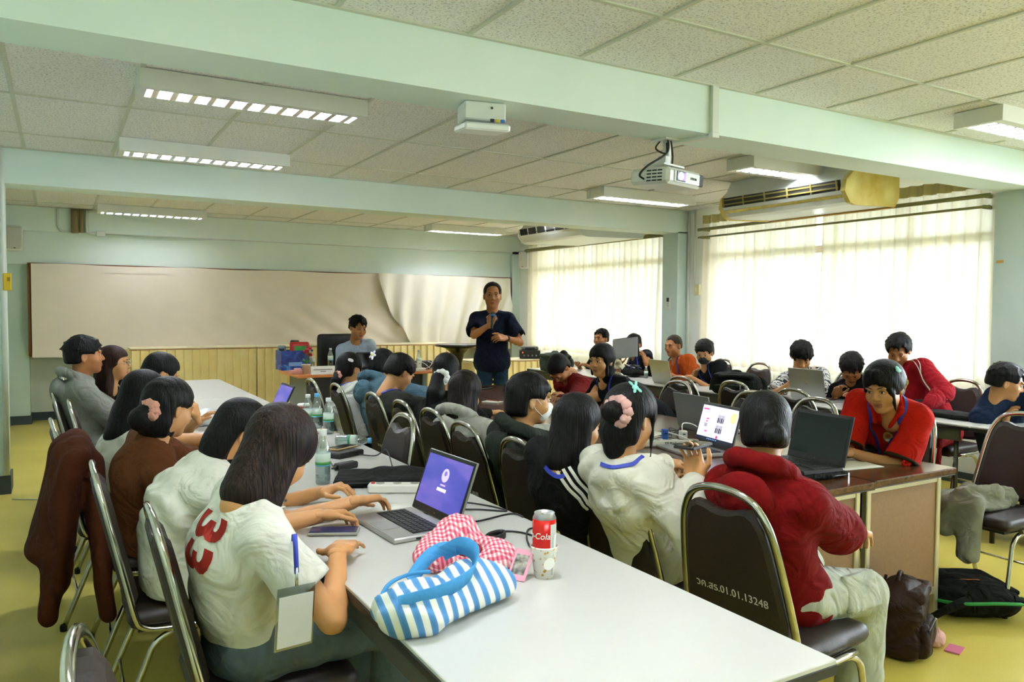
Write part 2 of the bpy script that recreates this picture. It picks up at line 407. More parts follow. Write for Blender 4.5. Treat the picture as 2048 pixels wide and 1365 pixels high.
def hand_template(curl, spread=0.12, thumb=0.5, point=None):
    """right hand, wrist at origin, fingers +Y, palm towards -Z, thumb towards -X; curl 0 flat .. 1 fist"""
    S = Sdf()
    S.econe((0, -0.02, 0), (0, 0.02, 0), (0.026, 0.019), (0.030, 0.017), (1, 0, 0), k=0.015)
    S.box((0.002, 0.052, 0), (0.038, 0.038, 0.0135), rd=0.012, k=0.018)
    S.ell((-0.026, 0.035, -0.008), (0.018, 0.032, 0.014), k=0.015)
    for i, (x, L, r) in enumerate(((-0.027, 0.072, 0.0082), (-0.009, 0.080, 0.0085), (0.010, 0.075, 0.0082), (0.028, 0.060, 0.0072))):
        a = Vector((x, 0.083-abs(i-1.2)*0.004, 0.001)); ang = (1-curl*0.7)*0-curl*1.15; yaw = (i-1.4)*spread
        c = curl if point is None or i != point else 0.08
        ang = -c*1.1
        for sI, fr in enumerate((0.45, 0.32, 0.23)):
            d = Vector((math.sin(yaw)*math.cos(ang), math.cos(yaw)*math.cos(ang), math.sin(ang)))
            b = a+d*L*fr; S.cone(a, b, r*(1-0.1*sI), r*(0.9-0.1*sI), k=0.004); a = b; ang -= c*(1.35 if sI == 0 else 0.9)
    a = Vector((-0.034, 0.028, -0.006)); d1 = Vector((-0.75, 0.6, -0.25)).normalized(); d2 = Vector((-0.75+thumb, 0.75, -0.35*thumb-0.1)).normalized()
    b = a+d1*0.036; S.cone(a, b, 0.0125, 0.0100, k=0.01); c2 = b+d2*0.030; S.cone(b, c2, 0.0098, 0.0088, k=0.004); S.cone(c2, c2+(d2+Vector((0.25, 0.1, 0))).normalized()*0.022, 0.0088, 0.0072, k=0.004)
    v, f, _ = S.mesh(0.0032); return relax(v, f, 1, 0.4), f
HANDS = {'flat': hand_template(0.12, 0.10), 'relax': hand_template(0.42, 0.06), 'grip': hand_template(0.95, 0.0, 0.9), 'spread': hand_template(0.22, 0.22, 0.1)}
SKIN = {'a': '#c68e58', 'b': '#a96c3c', 'c': '#8a5a35', 'd': '#b57f4e'}
def skin_mats(k, brow='#17110e'):
    return [mat('skin_'+k, SKIN[k], 0.5, var=0.10, vscale=9, bump=0.05, bscale=150), mat('lips_'+k, '#9a5a44', 0.5),
            mat('eye_white', '#e8e4dc', 0.2), mat('eye_dark', '#120d0b', 0.2), mat('brow_'+brow, brow, 0.8), mat('nail_'+k, '#d8ab86', 0.35)]
def hair_mat(k='#0b0908'):
    def fn(N, L, tc, b):
        mp = N.new('ShaderNodeMapping'); mp.inputs['Scale'].default_value = (150, 150, 7); L.new(tc.outputs['Object'], mp.inputs[0])
        n = N.new('ShaderNodeTexNoise'); n.inputs['Scale'].default_value = 1.0; n.inputs['Detail'].default_value = 3; L.new(mp.outputs[0], n.inputs[0])
        c = srgb(k); r = ramp(N, [(0.35, tuple(x*0.35 for x in c)), (0.7, tuple(x*2.2+0.003 for x in c))]); L.new(n.outputs[0], r.inputs[0]); L.new(r.outputs[0], b.inputs['Base Color'])
        b.inputs['Roughness'].default_value = 0.5; b.inputs['Specular IOR Level'].default_value = 0.14
        bp = N.new('ShaderNodeBump'); bp.inputs['Strength'].default_value = 0.9; bp.inputs['Distance'].default_value = 0.004; L.new(n.outputs[0], bp.inputs['Height']); L.new(bp.outputs[0], b.inputs['Normal'])
    return node_mat('hair_'+k, fn)
def headR(yaw, pitch=0, roll=0):
    y, p, r = rad(yaw), rad(pitch), rad(roll)
    f = Vector((math.cos(y)*math.cos(p), math.sin(y)*math.cos(p), math.sin(p))); rt = Vector((math.sin(y), -math.cos(y), 0)); up = rt.cross(f)
    return axes(rt*math.cos(r)-up*math.sin(r), f, up*math.cos(r)+rt*math.sin(r))
def ik(S, W, l1, l2, hint):
    d = W-S; D = d.length
    if D > l1+l2-0.004: W = S+d*((l1+l2-0.004)/D); d = W-S; D = d.length
    if D < abs(l1-l2)+0.02: D = abs(l1-l2)+0.02
    u = d.normalized(); a = (l1*l1-l2*l2+D*D)/(2*D); h = math.sqrt(max(l1*l1-a*a, 0))
    hv = Vector(hint); hv = hv-u*hv.dot(u); hv = hv.normalized() if hv.length > 1e-4 else u.orthogonal().normalized()
    return S+u*a+hv*h, W

def hair_sdf(style, R, c, s=1.0, extra=()):
    """hair solid around a head with centre c, rotation R; extra = list of (a,b,ra,rb) cones in head space"""
    S = Sdf(); L = lambda p: Vector(c)+R @ (Vector(p)*s)
    t = style.get('t', 0.012); low = style.get('low', -0.05); fr = style.get('fringe', 0.045); side = style.get('side', 0.0)
    S.ell(L((0, -0.014, 0.040)), tuple((a+t)*s for a in (0.073, 0.092, 0.078)), R, k=0.02)
    if style.get('back', True): S.ell(L((0, -0.042, -0.010+low*0.3)), ((0.068+t*0.8)*s, (0.062+t)*s, (0.070-low*0.35)*s), R, k=0.03)
    # open the face: wedge in front below the fringe
    S.box(L((0, 0.115, fr-0.155)), (style.get('face', 0.062)*s, 0.075*s, 0.155*s), R, rd=0.035*s, op='-', k=0.012)
    if style.get('ears', True):
        for sx in (-1, 1): S.box(L((sx*0.088, 0.010, -0.073)), (0.040*s, 0.040*s, 0.085*s), R, rd=0.02*s, op='-', k=0.015)
    S.box(L((0, 0.0, low-0.30)), (0.3*s, 0.3*s, 0.30*s), R, rd=0.02*s, op='-', k=0.02)
    if style.get('bangs'):
        b = style['bangs']
        for i in range(7):
            x = -0.054+0.018*i; S.cone(L((x*0.8, 0.070-abs(x)*0.35, 0.085)), L((x*1.05, 0.094-abs(x)*0.55, b+0.006*math.sin(i*2.3))), 0.013*s, 0.007*s, k=0.010)
    rl = random.Random(int(style.get('t', 0.01)*9000)+style.get('locks', 0)+int(abs(c[0])*100))
    for _ in range(style.get('locks', 0)):
        th = rl.uniform(-PI, PI); ph = rl.uniform(0.12, 1.0); fr_ = math.cos(th)   # th=0 front
        if fr_ < -0.2: ph = rl.uniform(0.1, 1.0)
        d0 = Vector((math.sin(th)*math.sin(ph*1.45), math.cos(th)*math.sin(ph*1.45), math.cos(ph*1.45)))
        q = Vector((d0.x*(0.071+t*0.7), -0.014+d0.y*(0.090+t*0.7), 0.040+d0.z*(0.076+t*0.7))); dn = Vector((d0.x*0.5, d0.y*0.75, -0.9+d0.z*0.9)).normalized(); o_ = (dn*(1-style.get('spike', 0.3))+d0*style.get('spike', 0.3)+Vector((rl.uniform(-.22, .22), rl.uniform(-.1, .3), rl.uniform(-.15, .15)))).normalized()
        S.cone(L(q-o_*0.014), L(q+o_*rl.uniform(0.016, 0.032)), 0.0105*s, 0.0030*s, k=0.008)
    for (a, b2, ra, rb) in style.get('parts', ()): S.cone(L(a), L(b2), ra*s, rb*s, k=0.018)
    for (a, b2, ra, rb) in extra: S.cone(a, b2, ra, rb, k=0.025)
    return S
HS = {
 'short': dict(locks=90, spike=0.22, rough=0.003, rfr=150, t=0.011, low=-0.04, fringe=0.074, face=0.064),
 'boy': dict(locks=60, spike=0.15, rough=0.003, rfr=150, t=0.014, low=-0.045, fringe=0.056, bangs=0.046),
 'curtain': dict(locks=60, spike=0.22, rough=0.003, rfr=150, t=0.015, low=-0.045, fringe=0.060, bangs=0.036),
 'crop': dict(t=0.007, low=-0.035, fringe=0.066, back=True),
 'bob': dict(t=0.020, low=-0.20, fringe=0.035, ears=False, face=0.066, back=False, bangs=0.04,
     parts=[((0, -0.045, 0.02), (0, -0.050, -0.15), 0.078, 0.066), ((0.060, -0.02, 0.02), (0.066, -0.005, -0.16), 0.032, 0.030), ((-0.060, -0.02, 0.02), (-0.066, -0.005, -0.16), 0.032, 0.030)]),
 'long': dict(t=0.016, low=-0.40, fringe=0.046, ears=False, face=0.080, back=False,
     parts=[((0, -0.045, 0.0), (0, -0.075, -0.20), 0.080, 0.075), ((0.060, -0.030, 0.0), (0.068, -0.03, -0.20), 0.028, 0.032), ((-0.060, -0.030, 0.0), (-0.068, -0.03, -0.20), 0.028, 0.032)]),
 'tied': dict(t=0.010, low=-0.07, fringe=0.054, face=0.068, parts=[((0.062, 0.045, 0.03), (0.068, 0.050, -0.09), 0.008, 0.003), ((-0.062, 0.045, 0.03), (-0.068, 0.050, -0.09), 0.008, 0.003)]),
}
def spine_pt(p0, c, p1, t): return p0*(1-t)**2+c*2*t*(1-t)+p1*t*t

def person(label, hip, yaw, head, hd, wl, wr, top, legs, hair, sk='a', male=False, el=None, er=None, hl=None, hr=None, tyaw=None, slouch=0.05, group=None,
           res=0.013, s=None, seat=True, hairm='#0b0908', hres=0.008, knees=None, ankles=None, shoe='#2b2622', bulk=1.0, hair_extra=(), name='person', neckcut=True, eyes=True, elen=None, nk=0.168, hscale=1.0):
    """hip: hip-joint centre; head: skull centre; hd=(yaw,pitch,roll); wl/wr wrists; top/legs dicts; hl/hr=(pose, palm normal, dir)"""
    s = s or (1.0 if male else 0.95)
    hip, head = Vector(hip), Vector(head); f = Vector((math.cos(rad(yaw)), math.sin(rad(yaw)), 0)); up = Vector((0, 0, 1))
    ty = rad(tyaw if tyaw is not None else yaw); tf = Vector((math.cos(ty), math.sin(ty), 0))
    base = Vector((hip.x, hip.y, 0.0)); root = empty(name, base, 0, label, 'person', group); root['group'] = group or 'people in the training room'
    R = headR(*hd); hs = s*hscale
    c7 = head+R @ Vector((0, -0.055, -nk))*hs*0.55+(Vector((0, 0, -nk))-tf*0.05)*0.45*hs
    ctrl = hip.lerp(c7, 0.5)-f*slouch+up*0.03; sp = lambda t: spine_pt(hip, ctrl, c7, t)
    sd = c7-sp(0.8); sd.normalize(); right = Vector((math.sin(ty), -math.cos(ty), 0)); right = (right-sd*right.dot(sd)).normalized()
    hright = Vector((f.y, -f.x, 0)); fwd = sd.cross(right)*1.0
    fwd = -fwd if fwd.dot(tf) < 0 else fwd
    sw = (0.166 if male else 0.143)*bulk; sh = {}
    for k, sg in (('r', 1), ('l', -1)): sh[k] = c7-sd*0.062+right*sg*sw+fwd*0.02
    l1, l2 = (0.29, 0.255) if male else (0.265, 0.235)
    if elen: l1, l2 = l1*elen, l2*elen
    W = {'l': Vector(wl), 'r': Vector(wr)}; E = {}
    E['l'], W['l'] = ik(sh['l'], W['l'], l1, l2, el or (-right*0.4-up*1.0-fwd*0.2)); E['r'], W['r'] = ik(sh['r'], W['r'], l1, l2, er or (right*0.4-up*1.0-fwd*0.2))
    b = bulk*(1.0 if male else 0.93)
    def torso(S, g, mi=0, lo=0.0):
        P = [sp(t) for t in (lo, 0.33, 0.62, 0.86)]; Wd = [(0.158, 0.108), (0.132, 0.092), (0.142, 0.100), (0.112, 0.072)]
        Wd = [(w*b+g, d*b+g) for w, d in Wd]
        for i in range(3): S.econe(P[i], P[i+1], Wd[i], Wd[i+1], hright if i == 0 else right, k=0.05, mi=mi)
        S.cone(sh['l']-right*-0.02, sh['r']-right*0.02, 0.050*b+g, 0.050*b+g, k=0.045, mi=mi)
        for q in 'lr': S.cone(c7-sd*0.015, sh[q], 0.040*b+g*0.6, 0.042*b+g, k=0.035, mi=mi)
    skm = skin_mats(sk)
    # --- body: arms, neck, trunk, plus head and hands
    S = Sdf(); torso(S, -0.012)
    S.cone(c7-sd*0.02, head+R @ Vector((0, -0.028, -0.09))*hs, 0.054*s, 0.049*s, k=0.03)
    for q in 'lr':
        S.cone(sh[q], E[q], 0.048*b, 0.038*b, k=0.02); m2 = E[q].lerp(W[q], 0.25); S.cone(E[q], m2, 0.038*b, 0.039*b, k=0.015); S.cone(m2, W[q], 0.038*b, 0.0245, k=0.012)
    kn = {}; an = {}
    for q, sg in (('r', 1), ('l', -1)):
        hj = hip+hright*sg*0.085
        kn[q] = Vector(knees[q]) if knees else hj+f*0.40+hright*sg*0.03+Vector((0, 0, -0.02 if seat else -0.40))
        an[q] = Vector(ankles[q]) if ankles else Vector((kn[q].x-f.x*0.05, kn[q].y-f.y*0.05, 0.09))
        S.cone(hj, kn[q], 0.068, 0.045, k=0.03); S.cone(kn[q], an[q], 0.044, 0.030, k=0.02)
    v, fc, _ = S.mesh(res); v = relax(v, fc, 1)
    V = [v]; F = [tuple(int(i) for i in q) for q in fc]; MI = [0]*len(fc); n = len(v)
    hv, hf, hm = HEAD_T; Rn = np.array(R); V.append((hv*hs) @ Rn.T+np.array(head)); F += [tuple(i+n for i in q) for q in hf]; MI += hm; n += len(hv)
    for q in 'lr':
        sp_ = (hl if q == 'l' else hr) or ('relax', None, None); pose, pn, dr = (list(sp_)+[None, None])[:3]
        d = Vector(dr).normalized() if dr else (W[q]-E[q]).normalized(); pn = Vector(pn) if pn else Vector((0, 0, -1))
        zx = -(pn-d*pn.dot(d)); zx = zx.normalized() if zx.length > 1e-3 else d.orthogonal().normalized(); xx = d.cross(zx)
        hv, hf = HANDS[pose]; hv = hv.copy()*(s*1.0)
        if q == 'l': hv[:, 0] *= -1
        M = np.array(axes(xx, d, zx)); V.append(hv @ M.T+np.array(W[q])); fl = hf if q == 'r' else hf[:, ::-1]
        F += [tuple(int(i)+n for i in z) for z in fl]; MI += [0]*len(hf); n += len(hv)
    me = mesh_np('body', np.concatenate(V)-np.array(base, np.float32), F, True, MI)
    body = link('body', me, root, skm)
    # --- clothing
    seed = int(abs(hip.x*31+hip.y*57)*10); g = top.get('g', 0.010); S = Sdf(); torso(S, g, lo=-0.02)
    if top.get('hem', 0): S.econe(sp(0.05), hip-up*0.02+f*0.0, (0.168*b+g, 0.122*b+g), (0.170*b+g, 0.125*b+g), hright, k=0.03)
    sl = top.get('sleeve', 0.55); lo_ = top.get('loose', 0.014)
    for q in 'lr':
        if sl <= 1: S.cone(sh[q], sh[q].lerp(E[q], sl), 0.047*b+g, 0.042*b+g+lo_, k=0.03, flat=False)
        else:
            S.cone(sh[q], E[q], 0.048*b+g, 0.043*b+g+lo_*0.5, k=0.03); S.cone(E[q], E[q].lerp(W[q], sl-1), 0.043*b+g+lo_*0.5, 0.028+g*0.6, k=0.02)
    if sl <= 1:
        for q in 'lr':
            d = (E[q]-sh[q]).normalized(); S.box(sh[q].lerp(E[q], sl)+d*0.10, (0.075, 0.10, 0.075), axes(d.orthogonal().normalized(), d, d.cross(d.orthogonal().normalized()) * -1), rd=0.002, op='-', k=0.004)
    S.plane(hip+up*top.get('hemz', -0.03), (hip-sp(0.3)).normalized(), k=0.004)
    nkp = c7+fwd*0.035+sd*0.035
    if top.get('hood'):
        S.ell(c7-fwd*0.105-sd*0.035, (0.100, 0.050, 0.085), axes(right, fwd, sd), k=0.010)
        ring = [c7+fwd*(0.005+0.082*math.cos(a))+right*(0.088*math.sin(a))+sd*(0.038-0.050*math.cos(a)) for a in [rad(35+i*29) for i in range(11)]]
        for a_, b_ in zip(ring[:-1], ring[1:]): S.cone(a_, b_, 0.030, 0.030, k=0.008)
    S.econe(nkp+sd*0.012+fwd*0.012, nkp+sd*0.09, (0.060*s*top.get('nr', 1), 0.064*s*top.get('nr', 1)), ((0.062*s, 0.062*s) if top.get('hood') else (0.080*s*top.get('nr', 1), 0.080*s*top.get('nr', 1))), right, op='-', k=0.008)
    shirt = sdf_obj(top.get('name', 'shirt'), S, top.get('res', res), top['m'], root, base, folds(top.get('fold', 0.006), seed, top.get('ffr', 40), top.get('fdir', (0.5, 0.6, 0.55))), 1)
    S = Sdf(); lg = legs.get('g', 0.012)
    S.econe(hip+up*0.07-f*0.01, hip-up*0.0, (0.150*b+lg*0.6, 0.112*b+lg*0.6), (0.172*b+lg*0.6, 0.125*b+lg), hright, k=0.04)
    for q, sg in (('r', 1), ('l', -1)):
        hj = hip+hright*sg*0.085; S.cone(hj, kn[q], 0.082*b+lg, 0.058*b+lg, k=0.03); S.cone(kn[q], an[q]+up*legs.get('crop', 0.0), 0.056*b+lg, legs.get('cuff', 0.042)+lg, k=0.02)
    tr = sdf_obj(legs.get('name', 'trousers'), S, legs.get('res', 0.018), legs['m'], root, base, folds(0.006, seed+3), 1)
    for q in 'lr':
        S = Sdf(); d = Vector((an[q].x-kn[q].x, an[q].y-kn[q].y, 0)); d = f; a = Vector((an[q].x, an[q].y, 0.045))
        S.econe(a-d*0.03+up*0.01, a+d*0.13-up*0.005, (0.038, 0.040), (0.042, 0.030), Vector((d.y, -d.x, 0)), k=0.02); S.plane((0, 0, 0.003), (0, 0, -1))
        sdf_obj('shoe', S, 0.014, mat('shoe_'+shoe, shoe, 0.6), root, base)
    # --- hair
    if hair:
        S = hair_sdf(HS[hair] if isinstance(hair, str) else hair, R, head, hs, hair_extra)
        sty = HS[hair] if isinstance(hair, str) else hair; hx = sdf_obj('hair', S, hres, hair_mat(hairm), root, base, folds(sty.get('rough', 0.003), seed+5, sty.get('rfr', 70), (1, 1, 0.1)))
    return dict(root=root, base=base, R=R, head=head, hs=hs, c7=c7, sp=sp, right=right, fwd=fwd, sd=sd, sh=sh, E=E, W=W, shirt=shirt, body=body, kn=kn, up=up, hair=hx if hair else None)

# --- worn things
def bvh_of(*objs):
    V = []; F = []
    for o in objs:
        n = len(V); loc = o.parent.location if o.parent else Vector((0, 0, 0)); V += [v.co+loc for v in o.data.vertices]; F += [tuple(i+n for i in p.vertices) for p in o.data.polygons]
    return BVHTree.FromPolygons(V, F)
def strap(pr, name, pts, width, m, off=0.004, n=10, extra=(), lat=0.0):
    """ribbon lying on the clothing through world points"""
    bv = bvh_of(pr['shirt'], *extra); path = bez(pts, n); P = []; Nn = []
    for p in path:
        loc, nor, _, dist = bv.find_nearest(p); P.append(loc+nor*off); Nn.append(nor)
    if lat:
        Q = []
        for i, p in enumerate(P):
            t = (P[min(i+1, len(P)-1)]-P[max(i-1, 0)]).normalized(); loc, nor, _, _ = bv.find_nearest(p+t.cross(Nn[i]).normalized()*lat); Q.append((loc+nor*off, nor))
        P = [q[0] for q in Q]; Nn = [q[1] for q in Q]
    for _ in range(2): P = [P[0]]+[(P[i-1]+P[i]*2+P[i+1])/4 for i in range(1, len(P)-1)]+[P[-1]]
    V = []; F = []
    for i, p in enumerate(P):
        t = (P[min(i+1, len(P)-1)]-P[max(i-1, 0)]).normalized(); sdv = t.cross(Nn[i]).normalized()*width/2; nn = Nn[i]*0.0012
        V += [p-sdv+nn, p+sdv+nn, p+sdv-nn*4, p-sdv-nn*4]
    for i in range(len(P)-1):
        a = i*4
        for j in range(4): F.append((a+j, a+(j+1) % 4, a+4+(j+1) % 4, a+4+j))
    F += [(0, 1, 2, 3), tuple(len(V)-4+j for j in (3, 2, 1, 0))]
    V = [v-pr['base'] for v in V]
    return link(name, mesh_np(name, V, F, False), pr['root'], m)
def HP(pr, p): return pr['head']+pr['R'] @ (Vector(p)*pr['hs'])
def scrunchie(pr, p, m, r=0.026, R=None, tr=0.014):
    """puckered fabric ring"""
    c = HP(pr, p)-pr['base']; A = pr['R'] @ (R or Matrix.Identity(3)); mb = MB(); pts = []; rr = []
    for i in range(56):
        a = 2*PI*i/56; k = 1+0.10*math.sin(i*1.35); pts.append(c+A @ Vector((math.cos(a)*r*k, 0.005*math.sin(i*0.95), math.sin(a)*r*k))); rr.append(tr*(1+0.22*math.sin(i*1.1+1)))
    mb.tube(pts, rr, 8, closed=True); return mb.build('scrunchie', m, pr['root'])
def lanyard(pr, m, drop=0.30, back=True):
    c7, r, f, sd = pr['c7'], pr['right'], pr['fwd'], pr['sd']; ch = pr['sp'](0.45)+f*0.16
    pts = [ch-r*0.01, c7+f*0.11-sd*0.10-r*0.05, c7+f*0.03+sd*0.01-r*0.085, c7-f*0.07+sd*0.005-r*0.035, c7-f*0.07+sd*0.005+r*0.035, c7+f*0.03+sd*0.01+r*0.085, c7+f*0.11-sd*0.10+r*0.05, ch+r*0.01]
    return strap(pr, 'lanyard', pts, 0.013, m, 0.004, 8)
def face_mask(pr, m):
    R, hs = pr['R'], pr['hs']; S = Sdf(); L = lambda p: HP(pr, p)
    S.ell(L((0, 0.045, -0.052)), (0.058*hs, 0.058*hs, 0.054*hs), R, k=0.02); S.ell(L((0, 0.100, -0.035)), (0.012*hs, 0.020*hs, 0.024*hs), R, k=0.03)
    S.box(L((0, -0.04, -0.05)), (0.2, 0.075*hs, 0.2), R, op='-', rd=0.005, k=0.006); S.box(L((0, 0.08, 0.10)), (0.2, 0.2, 0.104*hs), R, op='-', rd=0.01, k=0.008)
    o = sdf_obj('face_mask', S, 0.006, m, pr['root'], pr['base'], folds(0.0015, 2, 90, (0, 0, 1)))
    mb = MB()
    for sx in (-1, 1): mb.tube([HP(pr, p)-pr['base'] for p in ((sx*0.056, 0.055, -0.03), (sx*0.079, 0.01, 0.012), (sx*0.082, -0.022, 0.0), (sx*0.074, 0.01, -0.04), (sx*0.052, 0.055, -0.075))], 0.0016, 6)
    mb.build('ear_loop', m, pr['root']); return o

def clip_at(pr, d, shapes, m, name='hair_clip', t=0.016, lift=0.004):
    """flat ornament pinned on the hair: d = direction in head space, shapes = (u, v, ru, rv, angle)"""
    d = Vector(d).normalized(); loc = None
    if pr['hair']:
        bv = bvh_of(pr['hair']); o = HP(pr, (0, -0.014, 0.04)); w = pr['R'] @ d; loc, nor, _, _ = bv.ray_cast(o+w*0.4, -w, 0.5)
    if loc is None: loc = HP(pr, (d.x*0.085, -0.014+d.y*0.105, 0.04+d.z*0.09)); nor = pr['R'] @ d
    n = (pr['R'] @ d); u = Vector((0, 0, 1)).cross(n).normalized(); v = n.cross(u); S = Sdf()
    for (a, b, ru, rv, an) in shapes: S.ell(loc+n*lift+u*a+v*b, (ru, rv, 0.005), axes(u*math.cos(rad(an))+v*math.sin(rad(an)), v*math.cos(rad(an))-u*math.sin(rad(an)), n), k=0.003)
    return sdf_obj(name, S, 0.0032, m, pr['root'], pr['base'])

# ------------------------------------------------------------------ room shell
XL, XW, YN, YB, ZC = -0.55, 6.70, -3.6, 11.70, 2.70
M_WALL = mat('wall_mint', '#d3e4d8', 0.75, var=0.10, vscale=1.3, bump=0.03, bscale=40, col2='#c8dccd')
M_WHITE = mat('wall_white', '#eeefe6', 0.75, var=0.05, vscale=2)
M_TRIM = mat('trim_white', '#d9ded3', 0.5)
M_BASE = mat('skirting_dark', '#3f4c4e', 0.6, var=0.2, vscale=3)
def floor_fn(N, L, tc, b):
    n = N.new('ShaderNodeTexNoise'); n.inputs['Scale'].default_value = 1.2; n.inputs['Detail'].default_value = 6; L.new(tc.outputs['Object'], n.inputs[0])
    n2 = N.new('ShaderNodeTexNoise'); n2.inputs['Scale'].default_value = 160; L.new(tc.outputs['Object'], n2.inputs[0])
    ad = N.new('ShaderNodeMath'); ad.operation = 'MULTIPLY_ADD'; ad.inputs[1].default_value = 0.35; L.new(n2.outputs[0], ad.inputs[0]); L.new(n.outputs[0], ad.inputs[2])
    r = ramp(N, [(0.45, '#c2b04a'), (0.85, '#d8c662')]); L.new(ad.outputs[0], r.inputs[0]); L.new(r.outputs[0], b.inputs['Base Color']); b.inputs['Roughness'].default_value = 0.38; b.inputs['Specular IOR Level'].default_value = 0.35
M_FLOOR = node_mat('floor_vinyl', floor_fn)
def tile_fn(N, L, tc, b):
    n = N.new('ShaderNodeTexNoise'); n.inputs['Scale'].default_value = 85; n.inputs['Detail'].default_value = 4; n.inputs['Roughness'].default_value = 0.7; L.new(tc.outputs['Object'], n.inputs[0])
    r = ramp(N, [(0.36, '#aeaca2'), (0.45, '#e6e4de'), (0.62, '#f0efea')]); L.new(n.outputs[0], r.inputs[0]); L.new(r.outputs[0], b.inputs['Base Color']); b.inputs['Roughness'].default_value = 0.95
    bp = N.new('ShaderNodeBump'); bp.inputs['Strength'].default_value = 0.25; bp.inputs['Distance'].default_value = 0.004; L.new(n.outputs[0], bp.inputs['Height']); L.new(bp.outputs[0], b.inputs['Normal'])
M_TILE = node_mat('ceiling_tile', tile_fn); M_GRID = mat('ceiling_grid', '#c6c8b6', 0.6)

def solid(name, lo, hi, m, parent=None, kind='structure', bev=0.0):
    c = [(a+b)/2 for a, b in zip(lo, hi)]; d = [b-a for a, b in zip(lo, hi)]
    o = MB().box((0, 0, 0), d, bev=bev).build(name, m, parent, c)
    if not parent: o['kind'] = kind
    return o
solid('floor', (XL-0.2, YN-0.2, -0.10), (XW+0.2, YB+0.2, 0.0), M_FLOOR)
solid('wall_left', (XL-0.15, YN, 0), (XL, YB, ZC+0.1), M_WALL)
solid('wall_back', (XL, YB, 0), (XW, YB+0.15, ZC+0.1), mat('wall_back', '#e2e9de', 0.75, var=0.08, vscale=1.5))
solid('wall_front', (XL, YN-0.15, 0), (XW, YN, ZC+0.1), M_WALL)
# window wall: sill wall, head wall and piers around four openings
WIN = [(3.55, 6.78), (7.52, 10.62), (-0.62, 3.05), (-3.3, -1.2)]
wr = empty('wall_right', (XW, 0, 0)); wr['kind'] = 'structure'
def wpart(y0, y1, z0, z1): MB().box((0.08, (y0+y1)/2, (z0+z1)/2), (0.16, y1-y0, z1-z0)).build('wall_section', M_WHITE, wr)
wpart(YN, YB, 0, 0.86); wpart(YN, YB, 2.56, ZC+0.1)
_e = sorted([YN, YB]+[q for w in WIN for q in w])
for i in range(0, len(_e), 2): wpart(_e[i], _e[i+1], 0.86, 2.56)
# pillars and beams
M_PIL = mat('pillar_mint', '#cfe0d9', 0.7, var=0.08, vscale=1.6)
for i, (y0, y1) in enumerate(((3.15, 3.47), (7.19, 7.46), (11.20, YB), (-1.05, -0.75))):
    o = solid('trim_%d' % (i+1), (6.54, y0, 0), (XW, y1, 2.44), M_PIL); tag(o, None, None)
for i, (y0, y1, xi) in enumerate(((7.19, 7.46, -0.36), (11.34, YB, -0.33), (3.15, 3.47, -0.36))):
    solid('trim_%d' % (i+5), (XL, y0, 0), (xi, y1, 2.44), M_WALL)
M_BEAM = mat('beam_mint', '#e0ebe0', 0.75, var=0.08, vscale=1.2, col2='#d4e4d8')
for i, (y0, y1, zb) in enumerate(((3.15, 3.44, 2.44), (7.19, 7.50, 2.425), (11.20, YB, 2.40), (-1.05, -0.76, 2.44))):
    solid('trim_%d' % (i+8), (XL, y0, zb), (XW, y1, ZC+0.1), M_BEAM)
solid('trim_12', (XL, 11.26, 1.99), (6.54, YB, 2.40), M_BEAM)
# skirting boards
solid('baseboard_left', (XL, 7.46, 0), (XL+0.015, 11.34, 0.10), M_BASE); solid('baseboard_back', (-0.33, YB-0.018, 0), (6.54, YB, 0.105), M_BASE)
solid('baseboard_right', (XW-0.015, 3.47, 0), (XW, 7.19, 0.10), M_BASE)
solid('baseboard_pillar_left', (XL, 7.175, 0), (-0.345, 7.475, 0.145), M_BASE); solid('baseboard_pillar_back', (XL, 11.325, 0), (-0.315, YB, 0.11), M_BASE)
# ceiling: slab, tiles, T-bars
ceil = empty('ceiling', (0, 0, ZC)); ceil['kind'] = 'structure'
MB().box(((XL+XW)/2, (YN+YB)/2, 0.09), (XW-XL, YB-YN, 0.06)).build('ceiling_slab', M_WHITE, ceil)
GX = [XL]+[-0.218+0.606*k for k in range(12)]+[XW]
bays = [(-0.76, 3.15, [0.15, 1.34, 2.53]), (3.44, 7.19, [4.17, 5.36, 6.55]), (7.50, 11.20, [8.35, 9.55, 10.72]), (YN, -1.05, [-2.4])]
_tm = {}
for (y0, y1, ys) in bays:
    YY = [y0]+ys+[y1]
    for j in range(len(YY)-1):
        for i in range(len(GX)-1):
            w, d = round(GX[i+1]-GX[i]-0.012, 3), round(YY[j+1]-YY[j]-0.012, 3)
            if w < 0.03: continue
            if (w, d) not in _tm:
                mb = MB(); mb.box((0, 0, 0.012), (w, d, 0.02), bev=0.003); me = mesh_np('ceiling_tile', mb.v, mb.f, False); me.materials.append(M_TILE); _tm[(w, d)] = me
            link('ceiling_tile', _tm[(w, d)], ceil, None, ((GX[i]+GX[i+1])/2, (YY[j]+YY[j+1])/2, random.uniform(0, 0.003)))
    for y in ys: MB().box(((XL+XW)/2, y, 0.003), (XW-XL, 0.024, 0.012), bev=0.002).build('grid_bar', M_GRID, ceil)
    for x in GX[1:-1]: MB().box((x, (y0+y1)/2, 0.0035), (0.024, y1-y0, 0.012), bev=0.002).build('grid_bar', M_GRID, ceil)
    for y in (y0, y1): MB().box(((XL+XW)/2, y+(0.012 if y == y0 else -0.012), 0.002), (XW-XL, 0.024, 0.014)).build('grid_bar', M_GRID, ceil)
